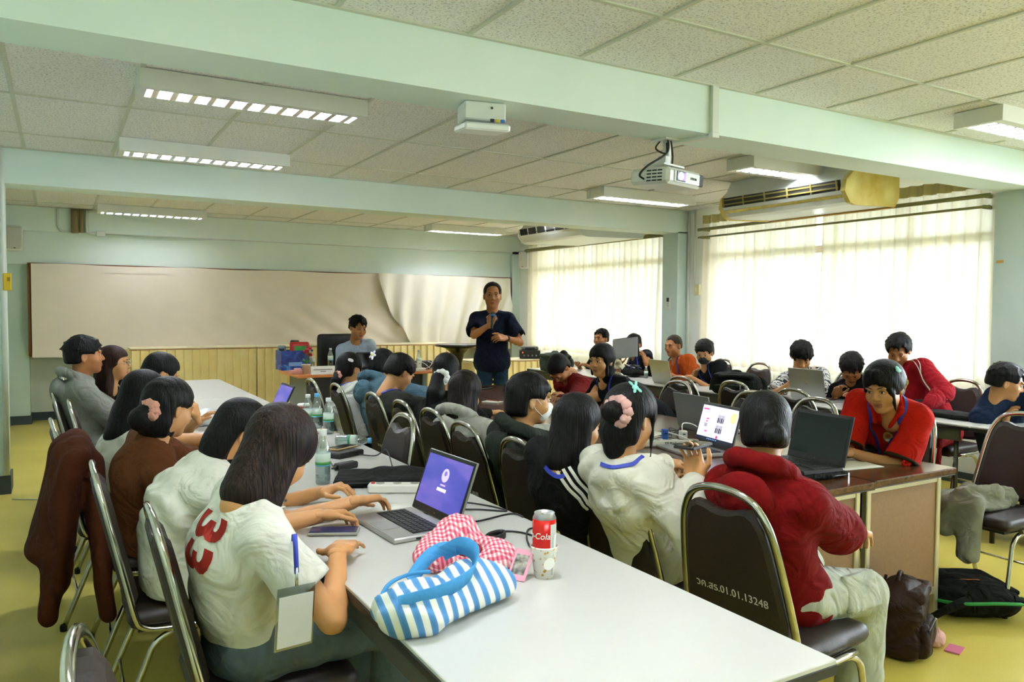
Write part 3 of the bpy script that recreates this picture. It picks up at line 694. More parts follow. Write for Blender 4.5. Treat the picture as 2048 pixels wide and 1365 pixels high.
# windows: frame, mullions, transom, panes
M_FRAME = mat('window_frame', '#8d7f6c', 0.5, metal=0.2); M_PANE = glass('window_glass', '#f4fbfa', 0.01, 0.03)
for i, (y0, y1) in enumerate(WIN):
    w = empty('window_%d' % (i+1), (XW+0.10, (y0+y1)/2, 0.86)); w['kind'] = 'structure'; h = 1.70; n = 4; L_ = y1-y0
    mb = MB(); mb.box((0, 0, 0.03), (0.07, L_, 0.06)).box((0, 0, h-0.03), (0.07, L_, 0.06)).box((0, -L_/2+0.03, h/2), (0.07, 0.06, h)).box((0, L_/2-0.03, h/2), (0.07, 0.06, h)); mb.build('window_frame', M_FRAME, w)
    MB().box((0, 0, 1.26), (0.06, L_-0.1, 0.075)).build('transom', M_FRAME, w)
    for k in range(1, n): MB().box((0, -L_/2+L_*k/n, h/2), (0.05, 0.05, h-0.1)).build('mullion', M_FRAME, w)
    for k in range(n):
        for z0, z1 in ((0.06, 1.22), (1.30, 1.64)):
            MB().box((0, -L_/2+L_*(k+0.5)/n, (z0+z1)/2), (0.006, L_/n-0.05, z1-z0)).build('pane', M_PANE, w)
    if True:
        pl = bpy.data.lights.new('window_portal', 'AREA'); pl.shape = 'RECTANGLE'; pl.size = h; pl.size_y = L_; pl.cycles.is_portal = True
        po = bpy.data.objects.new('window_portal', pl); COL.objects.link(po); po.location = (0.12, 0, h/2); po.rotation_euler = (0, PI/2, 0); po.parent = w
# curtains
def curtain_mat():
    m = bpy.data.materials.new('curtain_voile'); m.use_nodes = True; N = m.node_tree.nodes; L = m.node_tree.links; out = N['Material Output']; N.remove(N['Principled BSDF'])
    tc = N.new('ShaderNodeTexCoord'); wv = N.new('ShaderNodeTexNoise'); wv.inputs['Scale'].default_value = 3; mp = N.new('ShaderNodeMapping'); mp.inputs['Scale'].default_value = (4, 4, 0.3); L.new(tc.outputs['Object'], mp.inputs[0]); L.new(mp.outputs[0], wv.inputs[0])
    r = ramp(N, [(0.3, '#f0e8d4'), (0.7, '#f8f3e4')]); L.new(wv.outputs[0], r.inputs[0])
    d = N.new('ShaderNodeBsdfDiffuse'); t = N.new('ShaderNodeBsdfTranslucent'); p = N.new('ShaderNodeBsdfTransparent'); L.new(r.outputs[0], d.inputs[0]); L.new(r.outputs[0], t.inputs[0]); p.inputs[0].default_value = (1, 0.97, 0.88, 1)
    a = N.new('ShaderNodeMixShader'); a.inputs[0].default_value = 0.17; L.new(d.outputs[0], a.inputs[1]); L.new(t.outputs[0], a.inputs[2])
    b = N.new('ShaderNodeMixShader'); b.inputs[0].default_value = 0.012; L.new(a.outputs[0], b.inputs[1]); L.new(p.outputs[0], b.inputs[2]); L.new(b.outputs[0], out.inputs[0]); return m
M_CURT = curtain_mat(); M_TAPE = mat('curtain_tape', '#c9bd84', 0.9)
def curtain(y0, y1, label, zb=0.84, zt=2.60, seed=1):
    r = random.Random(seed); L_ = y1-y0; n = int(L_/0.125); ph = [r.uniform(-0.5, 0.5) for _ in range(40)]
    root = empty('curtain', (6.60, (y0+y1)/2, zb), 0, label, 'curtain', 'cream voile curtains along the window wall')
    def fn(u, v):
        s_ = u*n; k = int(s_) % 40; a = 0.056+0.028*ph[k]; w = math.sin(2*PI*s_+ph[k]*1.4*(1-v)); z = v*(zt-zb)
        x = a*(w*0.75+0.25*math.sin(4*PI*s_+1+v))*(0.65+0.5*(1-v))+0.012*math.sin(u*9+v*2+seed)
        return (x, (u-0.5)*L_+0.012*math.sin(v*3+u*14)*(1-v), z+0.012*math.sin(u*5+seed)*(1-v))
    sheet(fn, n*12, 14, 'curtain_panel', M_CURT, root)
    def fn2(u, v): p = fn(u, 1-0.055*(1-v)); return (p[0]-0.004, p[1], p[2])
    sheet(fn2, n*12, 1, 'heading_tape', M_TAPE, root)
curtain(3.49, 5.16, 'cream voile curtain panel right of the gap, behind the red tracksuit wearer', seed=3)
curtain(5.23, 6.84, 'cream voile curtain panel behind the air conditioner with yellow end cap', seed=4)
curtain(7.48, 9.06, 'cream voile curtain panel beside the pillar, behind the saffron robed person', seed=5)
curtain(9.11, 10.74, 'cream voile curtain panel nearest the wall loudspeaker at the back', seed=6)
M_RAIL = mat('curtain_rail', '#8e8a58', 0.5, metal=0.3)
def rail(y0, y1, z, label, x=6.50, r=0.018):
    t = empty('curtain_rail', (x, (y0+y1)/2, z), 0, label, 'curtain rail', 'curtain rails'); MB().tube([(0, (y0-y1)/2, 0), (0, (y1-y0)/2, 0)], r, 8).build('rod', M_RAIL, t)
    for y in (y0+0.05, y1-0.05): MB().box((0.10, y-(y0+y1)/2, 0.0), (0.2, 0.02, 0.03)).build('bracket', M_RAIL, t)
rail(3.49, 6.8, 2.425, 'upper curtain rail running behind the yellow-capped air conditioner'); rail(3.49, 6.8, 2.335, 'lower curtain rail running behind the yellow-capped air conditioner', r=0.011)
rail(7.48, 10.7, 2.42, 'curtain rail running behind the white air conditioner near the back wall', r=0.028)
# wall-run conduits and pipes
M_PVC = mat('pvc_white', '#d4d8cc', 0.4); M_PIPE = mat('pipe_brown', '#8c7c50', 0.6)
def conduit(name, pts, r, label, m=M_PVC, cat='conduit'):
    p0 = Vector(pts[0]); o = MB().tube([Vector(p)-p0 for p in pts], r, 8).build(name, m, None, p0); return tag(o, label, cat)
conduit('conduit_pipe', [(6.685, 7.15, 0.1), (6.685, 7.15, 2.69)], 0.014, 'white vertical conduit pipe beside the pillar near the wall switch')
conduit('conduit_pipe', [(6.685, 7.05, 1.77), (6.685, 7.05, 2.69)], 0.009, 'thin conduit rising from the wall switch to the ceiling')
conduit('conduit_pipe', [(0.0, 11.185, 2.69), (-0.0, 11.185, 2.46), (0.04, 11.185, 2.415), (0.12, 11.185, 2.41)], 0.013, 'thin white conduit bending beside the brown pipes on the back beam')
conduit('conduit_pipe', [(0.18, 11.16, 2.69), (0.18, 11.16, 2.39)], 0.040, 'thick brown insulated pipe on the back beam', M_PIPE)
conduit('conduit_pipe', [(0.255, 11.17, 2.69), (0.255, 11.17, 2.40)], 0.024, 'thinner brown pipe beside the thick brown pipe', M_PIPE)
conduit('conduit_pipe', [(0.315, 11.175, 2.69), (0.315, 11.175, 2.41), (0.40, 11.175, 2.40)], 0.020, 'white pipe bending right beside the brown pipes')
conduit('cable', [(0.45, 11.19, 2.40), (6.5, 11.19, 2.415)], 0.008, 'thin cable run along the lower edge of the back beam', M_PVC, 'cable')
tag(MB().box((0, 0, 0), (0.10, 0.03, 0.07), bev=0.004).build('junction_box', M_PVC, None, (0.47, 11.185, 2.40)), 'small white junction box on the back beam beside the pipes', 'box')
conduit('conduit_pipe', [(-0.372, 7.18, 0.15), (-0.372, 7.18, 2.43), (-0.372, 7.17, 2.69)], 0.020, 'white vertical conduit on the corner of the left pillar')
conduit('floor_cable', bez([(-0.33, 6.95, 0.006), (0.0, 6.7, 0.006), (0.25, 6.2, 0.006), (0.4, 5.9, 0.006)], 8), 0.005, 'thin pale cable lying on the floor by the left pillar', M_PVC, 'cable')
# pillar wear marks
tag(MB().box((0, 0, 0), (0.004, 0.055, 0.022)).build('adhesive_mark', mat('old_tape', '#c39a4a', 0.8), None, (6.538, 3.42, 1.885)), 'small brown strip of old tape on the right pillar', 'tape')
# eave outside the window wall shades the top of the curtains
solid('trim_13', (XW+0.16, YN, 2.52), (XW+1.35, YB, 2.62), M_WHITE)

solid('trim_14', (XW+0.16, YN-12, -4.2), (XW+40, YB+14, -4.0), mat('yard_ground', '#6f7358', 0.9, var=0.3, vscale=0.3))

# ------------------------------------------------------------------ lamps and wall equipment
M_LAMP = mat('lamp_white', '#dfe0d6', 0.5); M_TUBE = mat('lamp_tube', '#ffffff', 0.4, emit='#eaefff', estr=TUBE); M_LOUV = mat('lamp_louvre', '#f4f4f2', 0.22, metal=0.6)
M_TUBE2 = mat('lamp_tube_dim', '#ffffff', 0.4, emit='#eaefff', estr=TUBE*0.35)  # tube glow turned down to avoid a hot spot on the back wall
def lamp(x0, yc, label, n=12, tube=None):
    t = empty('ceiling_lamp', (x0+0.61, yc, ZC), 0, label, 'ceiling lamp', 'fluorescent ceiling lamps'); L_, Wd, H_ = 1.22, 0.29, 0.095
    mb = MB(); mb.box((0, 0, -0.006), (L_-0.004, Wd-0.122, 0.01)).box((0, -Wd/2+0.03, -H_/2), (L_, 0.06, H_)).box((0, Wd/2-0.03, -H_/2), (L_, 0.06, H_)).box((-L_/2+0.0215, 0, -H_/2+0.001), (0.04, Wd-0.121, H_-0.001)).box((L_/2-0.0215, 0, -H_/2+0.001), (0.04, Wd-0.121, H_-0.001)); mb.build('housing', M_LAMP, t)
    for y in (-0.035, 0.035): MB().tube([(-0.56, y, -0.030), (0.56, y, -0.030)], 0.013, 8).build('tube', tube or M_TUBE, t)
    for k in range(n):
        x = -0.57+1.14*(k+0.5)/n
        o = MB().prism([(-0.004, 0), (0.004, 0), (0.016, 0.034), (-0.016, 0.034)], -0.078, 0.078, 0, R=Matrix(((1, 0, 0), (0, 0, 1), (0, -1, 0)))).build('louvre_blade', M_LOUV, t, (x, 0, -0.060))
    for y in (-0.082, 0.082): MB().box((0, y, -0.058), (1.14, 0.006, 0.072)).build('reflector', M_LOUV, t)
lamp(0.37, 4.57, 'louvred ceiling lamp nearest the camera on the left'); lamp(0.39, 6.44, 'louvred ceiling lamp just before the second beam on the left'); lamp(0.41, 10.62, 'louvred ceiling lamp by the pipes near the back wall', tube=M_TUBE2)
lamp(4.70, 4.46, 'ceiling lamp right above the yellow-capped air conditioner'); lamp(4.66, 6.34, 'ceiling lamp below the projector on the right'); lamp(4.63, 10.36, 'ceiling lamp near the air conditioner at the back')
lamp(4.79, 2.66, 'ceiling lamp cut off at the upper right corner'); lamp(0.37, 1.7, 'ceiling lamp over the near end of the white table'); lamp(0.37, 0.3, 'ceiling lamp behind the camera on the left'); lamp(4.79, 0.3, 'ceiling lamp behind the camera on the right')
lamp(0.39, 8.4, 'ceiling lamp hidden behind the second beam on the left'); lamp(4.63, 8.3, 'ceiling lamp hidden behind the second beam on the right')
# air conditioners: slanted ceiling-hung units, outlet towards -x
M_ACW = mat('ac_white', '#dfe2da', 0.45, var=0.05, vscale=3); M_ACY = mat('ac_yellowed', '#c8a628', 0.5, var=0.3, vscale=5, col2='#e2d27a'); M_DARK = mat('dark_slot', '#2a2820', 0.7); M_CHROME = mat('chrome', '#c9c6ba', 0.16, metal=1.0, var=0.25, vscale=20)
def aircon(x0, x1, y0, y1, zb, label, yellow):
    t = empty('air_conditioner', ((x0+x1)/2, (y0+y1)/2, ZC), 0, label, 'air conditioner', 'ceiling-hung air conditioners'); w, l, h = x1-x0, y1-y0, ZC-zb
    poly = [(-w/2, -h+0.10), (-w/2+0.07, -h+0.015), (-w/2+0.14, -h), (w/2-0.05, -h+0.02), (w/2, -h+0.10), (w/2, -0.0), (-w/2+0.12, 0), (-w/2+0.02, -h+0.19)]
    Rp = Matrix(((1, 0, 0), (0, 0, 1), (0, 1, 0)))
    MB().prism(poly[::-1], -l/2+0.04, l/2-0.04, 0, Rp).build('casing', M_ACW, t)
    capm = M_ACY if yellow else M_ACW
    for sg in (-1, 1):
        a, b = sorted((sg*(l/2-0.04), sg*l/2)); P2 = [(x*1.015, z*1.02 if z < -0.05 else z) for x, z in poly]; P2[6] = (-w/2+0.12, -0.08); P2[5] = (w/2, -0.08)
        MB().prism(P2[::-1], a, b, 0, Rp).build('end_cap', capm, t)
    n = 6 if not yellow else 5; sl = (l-0.14)/n; nx, nz = -0.16, -1
    Ro = Matrix.Rotation(-0.18, 3, 'Y')
    MB().box((-w/2-0.0, 0, -h+0.145), (0.02, l-0.10, 0.085), R=Ro).build('outlet_recess', M_DARK, t)
    for k in range(n+1): MB().box((-w/2-0.012, -l/2+0.07+k*sl, -h+0.145), (0.02, 0.012, 0.085), R=Ro).build('louvre_divider', M_ACW if not yellow else mat('ac_olive', '#968a48', 0.5), t)
    for z in ((0.125, 0.165) if yellow else (0.125,)): MB().box((-w/2-0.012, 0, -h+z), (0.018, l-0.12, 0.008 if not yellow else 0.012), R=Ro).build('louvre_vane', mat('ac_olive', '#968a48', 0.5) if yellow else M_DARK, t)
    MB().box((-w/2+0.03, 0, -h+0.062), (0.006, l-0.10, 0.03), R=Matrix.Rotation(-0.7, 3, 'Y')).build('trim_strip', M_CHROME if yellow else M_ACW, t)
    if yellow: MB().box((w/2-0.03, 0, -h+0.012), (0.05, l-0.06, 0.012)).build('rear_edge', mat('ac_edge', '#b5892c', 0.6), t)
    MB().box((w/2-0.12, -l/2+0.05, -0.045), (0.22, 0.08, 0.09), bev=0.005).build('hanger', M_ACW, t)
aircon(5.42, 6.12, 4.03, 5.40, 2.345, 'ceiling air conditioner with yellowed end cap beside the near window', True)
aircon(5.40, 6.44, 7.68, 9.10, 2.37, 'white ceiling air conditioner near the back window', False)
# projector hung under the first beam
t = empty('projector', (3.0, 3.32, 2.44), 0, 'white ceiling projector with lit lens hanging under the first beam', 'projector')
Rp = rotz(rad(14)) @ Matrix.Rotation(rad(3), 3, 'X'); pc = Vector((-0.02, 0.06, -0.225)); MP = mat('projector_white', '#dcdcd4', 0.4)
MB().tube([(0, 0.08, 0), (0, 0.08, -0.12)], 0.022, 8).build('pole', MP, t); MB().box((0, 0.08, -0.004), (0.13, 0.13, 0.008)).build('ceiling_plate', MP, t)
MB().box(pc+Rp @ Vector((0, 0.02, 0.075)), (0.20, 0.14, 0.010), R=Rp).box(pc+Rp @ Vector((0.0, 0.02, 0.10)), (0.05, 0.05, 0.06), R=Rp).build('mount_bracket', MP, t)
MB().box(pc, (0.34, 0.26, 0.09), R=Rp, bev=0.018).build('casing', MP, t)
MB().box(pc+Rp @ Vector((0.02, -0.131, 0.0)), (0.27, 0.008, 0.062), R=Rp, bev=0.003).build('front_panel', mat('projector_panel', '#c9c9c2', 0.35), t)
Ry = Rp @ Matrix.Rotation(PI/2, 3, 'X')
MB().box(pc+Rp @ Vector((-0.055, -0.134, 0.002)), (0.085, 0.010, 0.054), R=Rp, bev=0.003).build('lens_recess', mat('projector_dark', '#1a1a20', 0.3), t)
MB().lathe([(0.0001, 0.006), (0.016, 0.005), (0.021, 0)], 16, pc+Rp @ Vector((-0.06, -0.140, 0.002)), 0, R=Ry).build('lens', mat('projector_lens', '#ffffff', 0.1, emit='#e6f0ff', estr=9.0), t)
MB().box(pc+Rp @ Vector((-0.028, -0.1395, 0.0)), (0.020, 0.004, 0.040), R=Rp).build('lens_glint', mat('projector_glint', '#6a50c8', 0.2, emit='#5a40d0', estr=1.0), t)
MB().box(pc+Rp @ Vector((0.148, -0.128, 0.0)), (0.040, 0.016, 0.066), R=Rp, bev=0.004).build('speaker_grille', M_DARK, t)
for r_ in range(4):
    for c_ in range(3): MB().box(pc+Rp @ Vector((-0.171, -0.075+c_*0.036, 0.027-r_*0.018)), (0.004, 0.028, 0.007), R=Rp).build('vent_slot', M_DARK, t)
text_mesh('brand_lettering', 'EPSON', 0.020, M_DARK, t, axes(Rp @ Vector((1, 0, 0)), Rp @ Vector((0, 0, 1)), Rp @ Vector((0, -1, 0))), pc+Rp @ Vector((0.068, -0.1365, 0.0)))
mb = MB(); mb.tube(bez([(-0.03, 0.10, 0.0), (-0.10, 0.06, -0.06), (-0.06, 0.02, -0.09), (-0.02, 0.06, -0.02)], 6), 0.005, 6); mb.build('cable', M_DARK, t)
MB().tube(bez([(-0.02, 0.05, 0.0), (-0.07, 0.0, -0.09), (-0.19, 0.02, -0.17), (-0.23, 0.04, -0.22), (-0.19, 0.05, -0.24)], 6), 0.006, 6).build('cable', M_DARK, t)
MB().tube(bez([(0.0, 0.05, 0.0), (-0.01, 0.02, -0.10), (0.0, 0.04, -0.17)], 6), 0.005, 6).build('cable', M_DARK, t)
t = empty('cable_trunking', (3.105, 3.15, 2.44), 0, 'white cable trunking running down the first beam to the projector', 'cable trunking')
MB().box((0, -0.011, 0.13), (0.050, 0.022, 0.262), bev=0.003).build('vertical_run', M_PVC, t); MB().box((-0.03, 0.13, -0.010), (0.04, 0.30, 0.020), R=rotz(rad(18)), bev=0.003).build('underside_run', M_PVC, t); MB().box((0, -0.010, -0.008), (0.056, 0.03, 0.03), bev=0.003).build('elbow', M_PVC, t)
# wireless access point under the first beam
t = empty('access_point', (1.74, 3.28, 2.44), rad(-12), 'white network access point mounted under the first beam', 'access point')
MB().box((0, 0, -0.045), (0.20, 0.14, 0.085), bev=0.006).build('mounting_box', M_ACW, t); MB().box((0, -0.01, -0.115), (0.22, 0.21, 0.034), R=Matrix.Rotation(0.12, 3, 'X'), bev=0.015).build('antenna_unit', mat('ap_white', '#eceeea', 0.35), t)
for x, c in ((0.02, '#222222'), (0.045, '#d8c23a'), (0.07, '#2f74c8')): MB().box((x, -0.114, -0.098), (0.018, 0.010, 0.014)).build('port', mat('port_'+c, c, 0.5), t)
MB().lathe([(0.0001, 0), (0.006, 0.001), (0.006, 0.003)], 8, (0.03, -0.072, -0.03), 0, R=Matrix.Rotation(PI/2, 3, 'X')).build('screw', M_DARK, t)
# wall loudspeakers
def loudspeaker(loc, rz, label):
    t = empty('wall_loudspeaker', loc, rz, label, 'loudspeaker', 'wall loudspeakers'); S = Sdf(); S.box((0, 0, 0), (0.10, 0.075, 0.155), rd=0.05, k=0.01); v, f, _ = S.mesh(0.012)
    link('cabinet', mesh_np('cabinet', v, f), t, M_ACW); S = Sdf(); S.box((0, -0.066, 0), (0.082, 0.014, 0.135), rd=0.012, k=0.01); v, f, _ = S.mesh(0.009); link('grille', mesh_np('grille', v, f), t, mat('speaker_grille', '#c4c2b4', 0.8, bump=0.4, bscale=400))
    MB().box((0, 0.10, 0), (0.05, 0.08, 0.05)).build('bracket', M_ACW, t); MB().box((0.0, -0.081, -0.118), (0.022, 0.003, 0.009)).build('badge', M_DARK, t)
loudspeaker((-0.47, 11.12, 2.29), rad(12), 'white wall loudspeaker on the left edge by the back wall'); loudspeaker((6.54, 10.78, 2.29), rad(-68), 'white wall loudspeaker beside the curtain at the back right corner')
# small wall boxes
t = empty('wall_box', (-0.345, 7.165, 1.66), 0, 'yellow box mounted on the left pillar', 'box'); MB().box((0, 0, 0), (0.055, 0.035, 0.135), bev=0.006).build('casing', mat('yellow_plastic', '#c9a81e', 0.5), t); MB().box((0.01, -0.019, 0.02), (0.022, 0.004, 0.03)).build('button', mat('yellow_dark', '#8e7412', 0.5), t)
t = empty('remote_control', (6.53, 7.33, 1.565), 0, 'white air conditioner remote hung on the pillar', 'remote control'); MB().box((0, 0, 0), (0.025, 0.060, 0.155), bev=0.006).build('casing', M_ACW, t); MB().box((-0.013, 0, 0.045), (0.004, 0.045, 0.05)).build('display', M_DARK, t)
for k in range(2): MB().box((-0.013, 0, 0.0-k*0.03), (0.004, 0.03, 0.014)).build('button', mat('remote_button', '#b8b8b0', 0.5), t)
t = empty('wall_switch', (6.69, 7.0, 1.73), 0, 'cream switch box on the window wall beside the pillar', 'switch'); MB().box((0, 0, 0), (0.035, 0.095, 0.13), bev=0.005).build('casing', mat('cream_plastic', '#ddd3a2', 0.5), t); MB().box((-0.019, 0, 0), (0.005, 0.03, 0.05)).build('rocker', mat('cream_plastic2', '#efe8c6', 0.4), t)

# ------------------------------------------------------------------ tables
M_WTOP = mat('table_white', '#c8c7c0', 0.28, var=0.03, vscale=3); M_EDGE = mat('table_edge_black', '#1d1c19', 0.45); M_STEEL = mat('steel_dark', '#55554e', 0.35, metal=0.8); M_APRON = mat('apron_grey', '#4a4a42', 0.5)
ZT = 0.74
def wood_fn(c1, c2, c3, sc=(1.2, 14, 14), rough=0.25):
    def fn(N, L, tc, b):
        mp = N.new('ShaderNodeMapping'); mp.inputs['Scale'].default_value = sc; L.new(tc.outputs['Object'], mp.inputs[0])
        n = N.new('ShaderNodeTexNoise'); n.inputs['Scale'].default_value = 3.0; n.inputs['Detail'].default_value = 7; n.inputs['Distortion'].default_value = 0.6; L.new(mp.outputs[0], n.inputs[0])
        r = ramp(N, [(0.3, c1), (0.5, c2), (0.7, c3)]); L.new(n.outputs[0], r.inputs[0]); L.new(r.outputs[0], b.inputs['Base Color']); b.inputs['Roughness'].default_value = rough
    return fn
M_BTOP = node_mat('table_walnut', wood_fn('#3c2313', '#54331d', '#654127', (14, 1.2, 14), 0.22)); M_BEDGE = mat('table_brown_edge', '#3a2a1c', 0.5)
M_PANEL = mat('panel_brown', '#8c6a42', 0.7, var=0.12, vscale=60); M_ALU = mat('aluminium', '#c4bda6', 0.35, metal=0.75)
def white_table(x0, x1, y0, y1, label, group):
    t = empty('folding_table', ((x0+x1)/2, (y0+y1)/2, 0), 0, label, 'table', group); w, l = x1-x0, y1-y0-0.006
    MB().box((0, 0, ZT-0.006), (w-0.006, l-0.004, 0.012), bev=0.002).build('table_top', M_WTOP, t); MB().box((0, 0, ZT-0.0215), (w, l, 0.027), bev=0.004).build('edge_band', M_EDGE, t)
    for sg in (-1, 1): MB().box((sg*(w/2-0.04), 0, ZT-0.075), (0.02, l-0.16, 0.075)).build('apron', M_APRON, t)
    for sy in (-1, 1):
        MB().box((0, sy*(l/2-0.12), 0.10), (w-0.14, 0.03, 0.03)).build('cross_bar', M_STEEL, t)
        for sx in (-1, 1): MB().tube([(sx*(w/2-0.07), sy*(l/2-0.12), ZT-0.035), (sx*(w/2-0.07), sy*(l/2-0.12), 0)], 0.015, 8).build('leg', M_STEEL, t)
for i, (y0, lb) in enumerate(((1.03, 'white folding table nearest the camera, with the striped bag on it'), (2.86, 'second white folding table from the camera, with the water bottles'), (4.69, 'third white folding table from the camera in the left row'), (6.52, 'last white folding table of the left row, nearest the yellow skirting'))):
    white_table(0.642, 1.405, y0, y0+1.83, lb, 'white folding tables in the left row')
for i, (y0, lb) in enumerate(((0.97, 'white folding table at the right edge by the window'), (2.80, 'white folding table by the window with the black laptop sleeve'), (4.63, 'white folding table by the window with the black backpack'), (6.46, 'white folding table by the window with the grey backpack, nearest the back'))):
    white_table(5.06, 5.66, y0, y0+1.83, lb, 'white folding tables by the window')
def brown_table(x0, x1, y0, y1, label):
    t = empty('office_table', ((x0+x1)/2, (y0+y1)/2, 0), 0, label, 'table', 'brown office tables'); w, l = x1-x0-0.006, y1-y0-0.006
    MB().box((0, 0, ZT-0.0145), (w, l, 0.029), bev=0.005).build('table_top', M_BTOP, t)
    MB().box((0, 0, ZT-0.032), (w-0.01, l-0.01, 0.006)).build('edge_band', M_BEDGE, t)
    for sy in (-1, 1):
        y = sy*(l/2-0.07)
        MB().box((0, y, 0.405), (w-0.11, 0.014, 0.52)).build('end_panel', M_PANEL, t)
        for sx in (-1, 1): MB().box((sx*(w/2-0.045), y, 0.352), (0.03, 0.03, 0.704), bev=0.004).build('leg', M_ALU, t)
        for z, h in ((0.685, 0.035), (0.145, 0.035)): MB().box((0, y, z), (w-0.12, 0.022, h)).build('rail', M_ALU, t)
    for sx in (-1, 1): MB().box((sx*(w/2-0.045), 0, 0.68), (0.02, l-0.2, 0.04)).build('side_rail', M_ALU, t)
for j, (y0, y1, nm) in enumerate(((2.06, 3.56, 'nearest the camera'), (3.56, 5.06, 'in the middle of the row'), (5.06, 6.58, 'at the far end near the standing speaker'))):
    brown_table(2.43, 3.03, y0-0.004, y1, 'brown office table %s, on the side of the white sweatshirt' % nm if j == 0 else 'brown office table %s, left column' % nm)
    brown_table(3.03, 3.655, y0+0.01, y1, 'brown office table %s, on the side of the red polo shirt' % nm if j == 0 else 'brown office table %s, right column' % nm)
# presenter desk
t = empty('desk', (3.05, 8.81, 0), 0, 'presenter desk with orange wood top and black front panel', 'desk'); M_ORANGE = node_mat('desk_orange', wood_fn('#b0632a', '#c2753a', '#cf8547', (1.2, 12, 12), 0.35))
MB().box((0, 0, ZT-0.015), (1.66, 0.83, 0.03), bev=0.006).build('desk_top', M_ORANGE, t); MB().box((0, -0.30, 0.40), (1.36, 0.02, 0.62)).build('front_panel', mat('panel_black', '#17181a', 0.6), t)
for sx in (-1, 1): MB().box((sx*0.70, 0, 0.355), (0.05, 0.70, 0.71), bev=0.004).build('side_leg', mat('desk_grey', '#6f7a7c', 0.5), t)
# skirted tables
M_SKIRT = mat('skirt_yellow', '#fbeaae', 0.8, var=0.06, vscale=5, col2='#f4dd98'); M_SKTOP = mat('skirt_top', '#e9dfba', 0.8); M_PIPING = mat('skirt_piping', '#b77a3c', 0.7)
def skirt_table(x0, x1, y0, y1, h, label, pw=0.10):
    t = empty('skirted_table', ((x0+x1)/2, (y0+y1)/2, 0), 0, label, 'table', 'tables with yellow pleated skirts'); w, d = x1-x0, y1-y0
    MB().box((0, 0, h-0.012), (w, d, 0.024), bev=0.004).build('table_top', M_SKTOP, t)
    for sx in (-1, 1):
        for sy in (-1, 1): MB().tube([(sx*(w/2-0.06), sy*(d/2-0.06), 0), (sx*(w/2-0.06), sy*(d/2-0.06), h-0.02)], 0.014, 6).build('leg', M_STEEL, t)
    def pleats(ax, L_, off, nm):
        n = max(3, int(L_/pw)); V = []; F = []
        for k in range(n):
            a, b = -L_/2+k*L_/n, -L_/2+(k+1)*L_/n; rr = random.Random(k*7+int(L_*100)); o1 = 0.004+rr.uniform(0, 0.006)
            for (s_, o) in ((a, 0.0), (a+0.012, 0.022+o1), (b-0.004, 0.010), (b, 0.0)):
                for z in (h-0.026, h*0.5, 0.015):
                    fl = 0.010*(h-z)/h*(1+rr.uniform(-0.5, 0.8)); q = s_+(b-a)*0.06*math.sin(k*1.3)*(h-z)/h
                    V.append((q, off-(o+fl), z) if ax == 'x' else (off-(o+fl), -q, z))
            B = k*12
            for i in range(3):
                for j in range(2): F.append((B+i*3+j, B+i*3+j+1, B+(i+1)*3+j+1, B+(i+1)*3+j))
        o = link(nm, mesh_np(nm, V, F, False), t, M_SKIRT); md = o.modifiers.new('thickness', 'SOLIDIFY'); md.thickness = 0.003
        return o
    pleats('x', w, -d/2-0.002, 'skirt_front'); pleats('y', d, -w/2-0.002, 'skirt_side')
    MB().box((0, -d/2-0.018, h-0.018), (w+0.03, 0.010, 0.010)).build('piping', M_PIPING, t)
skirt_table(0.76, 2.28, 10.72, 11.20, 0.955, 'yellow skirted table at the left under the cloth board'); skirt_table(2.29, 3.80, 10.72, 11.20, 0.955, 'yellow skirted table behind the presenter desk'); skirt_table(3.81, 5.20, 10.72, 11.20, 0.955, 'yellow skirted table behind the round pedestal table')
skirt_table(4.98, 6.35, 9.60, 10.12, 0.75, 'lower yellow skirted table behind the standing speaker, carrying the amplifier')
# round pedestal table
t = empty('pedestal_table', (4.83, 9.95, 0), 0, 'black round pedestal table with flared tulip foot', 'table'); M_BLK = mat('black_lacquer', '#15130f', 0.25)
t.location = (4.62, 9.35, 0)
MB().lathe([(0.10, 0), (0.20, 0.01), (0.20, 0.03), (0.07, 0.10), (0.05, 0.45), (0.055, 0.75), (0.09, 0.88), (0.17, 0.95), (0.26, 0.975)], 24).build('pedestal', M_BLK, t); MB().lathe([(0.30, 0.975), (0.31, 0.985), (0.31, 0.998), (0.30, 1.005)], 28).build('table_top', M_BLK, t)
# cloth-covered board and draped cloth on the back wall
M_CLOTH = mat('board_cloth', '#ecdfce', 0.9, var=0.06, vscale=2, bump=0.05, bscale=20); M_WOOD = mat('board_wood', '#7a4a22', 0.6)
t = empty('notice_board', (3.1, 11.24, 1.45), 0, 'long wooden notice board covered with pale cloth on the back wall', 'notice board')
MB().box((0, 0.02, -0.02), (6.84, 0.04, 1.10)).build('board_panel', M_WOOD, t)
for z in (0.545, -0.585): MB().box((0, -0.005, z), (6.86, 0.03, 0.03)).build('board_frame', M_WOOD, t)
for x in (-3.42, 3.42): MB().box((x, -0.005, -0.02), (0.03, 0.03, 1.13)).build('board_frame', M_WOOD, t)
def f1(u, v):
    x = -3.395+u*6.79; sag = 0.05*math.sin(u*7)*(1-v)+0.10*max(0, 0.12-u)*(1-v); st = max(0, min(1, (x+1.9)/2.2))
    k = 0.022*st*(1-v)**1.5*math.sin((x*2.2+v*4.2)*6.0)
    return (x, -0.042-abs(0.012*(1-v)*math.sin(u*23))-k, -0.60-sag*0.8+v*(1.15+sag*0.8)+0.006*math.sin(u*31)-0.075*(u-0.5)*0)
sheet(f1, 220, 24, 'cover_cloth', M_CLOTH, t)
MB().box((-2.31, -0.047, 0.50), (0.9, 0.003, 0.09)).build('cloth_flap', M_CLOTH, t)
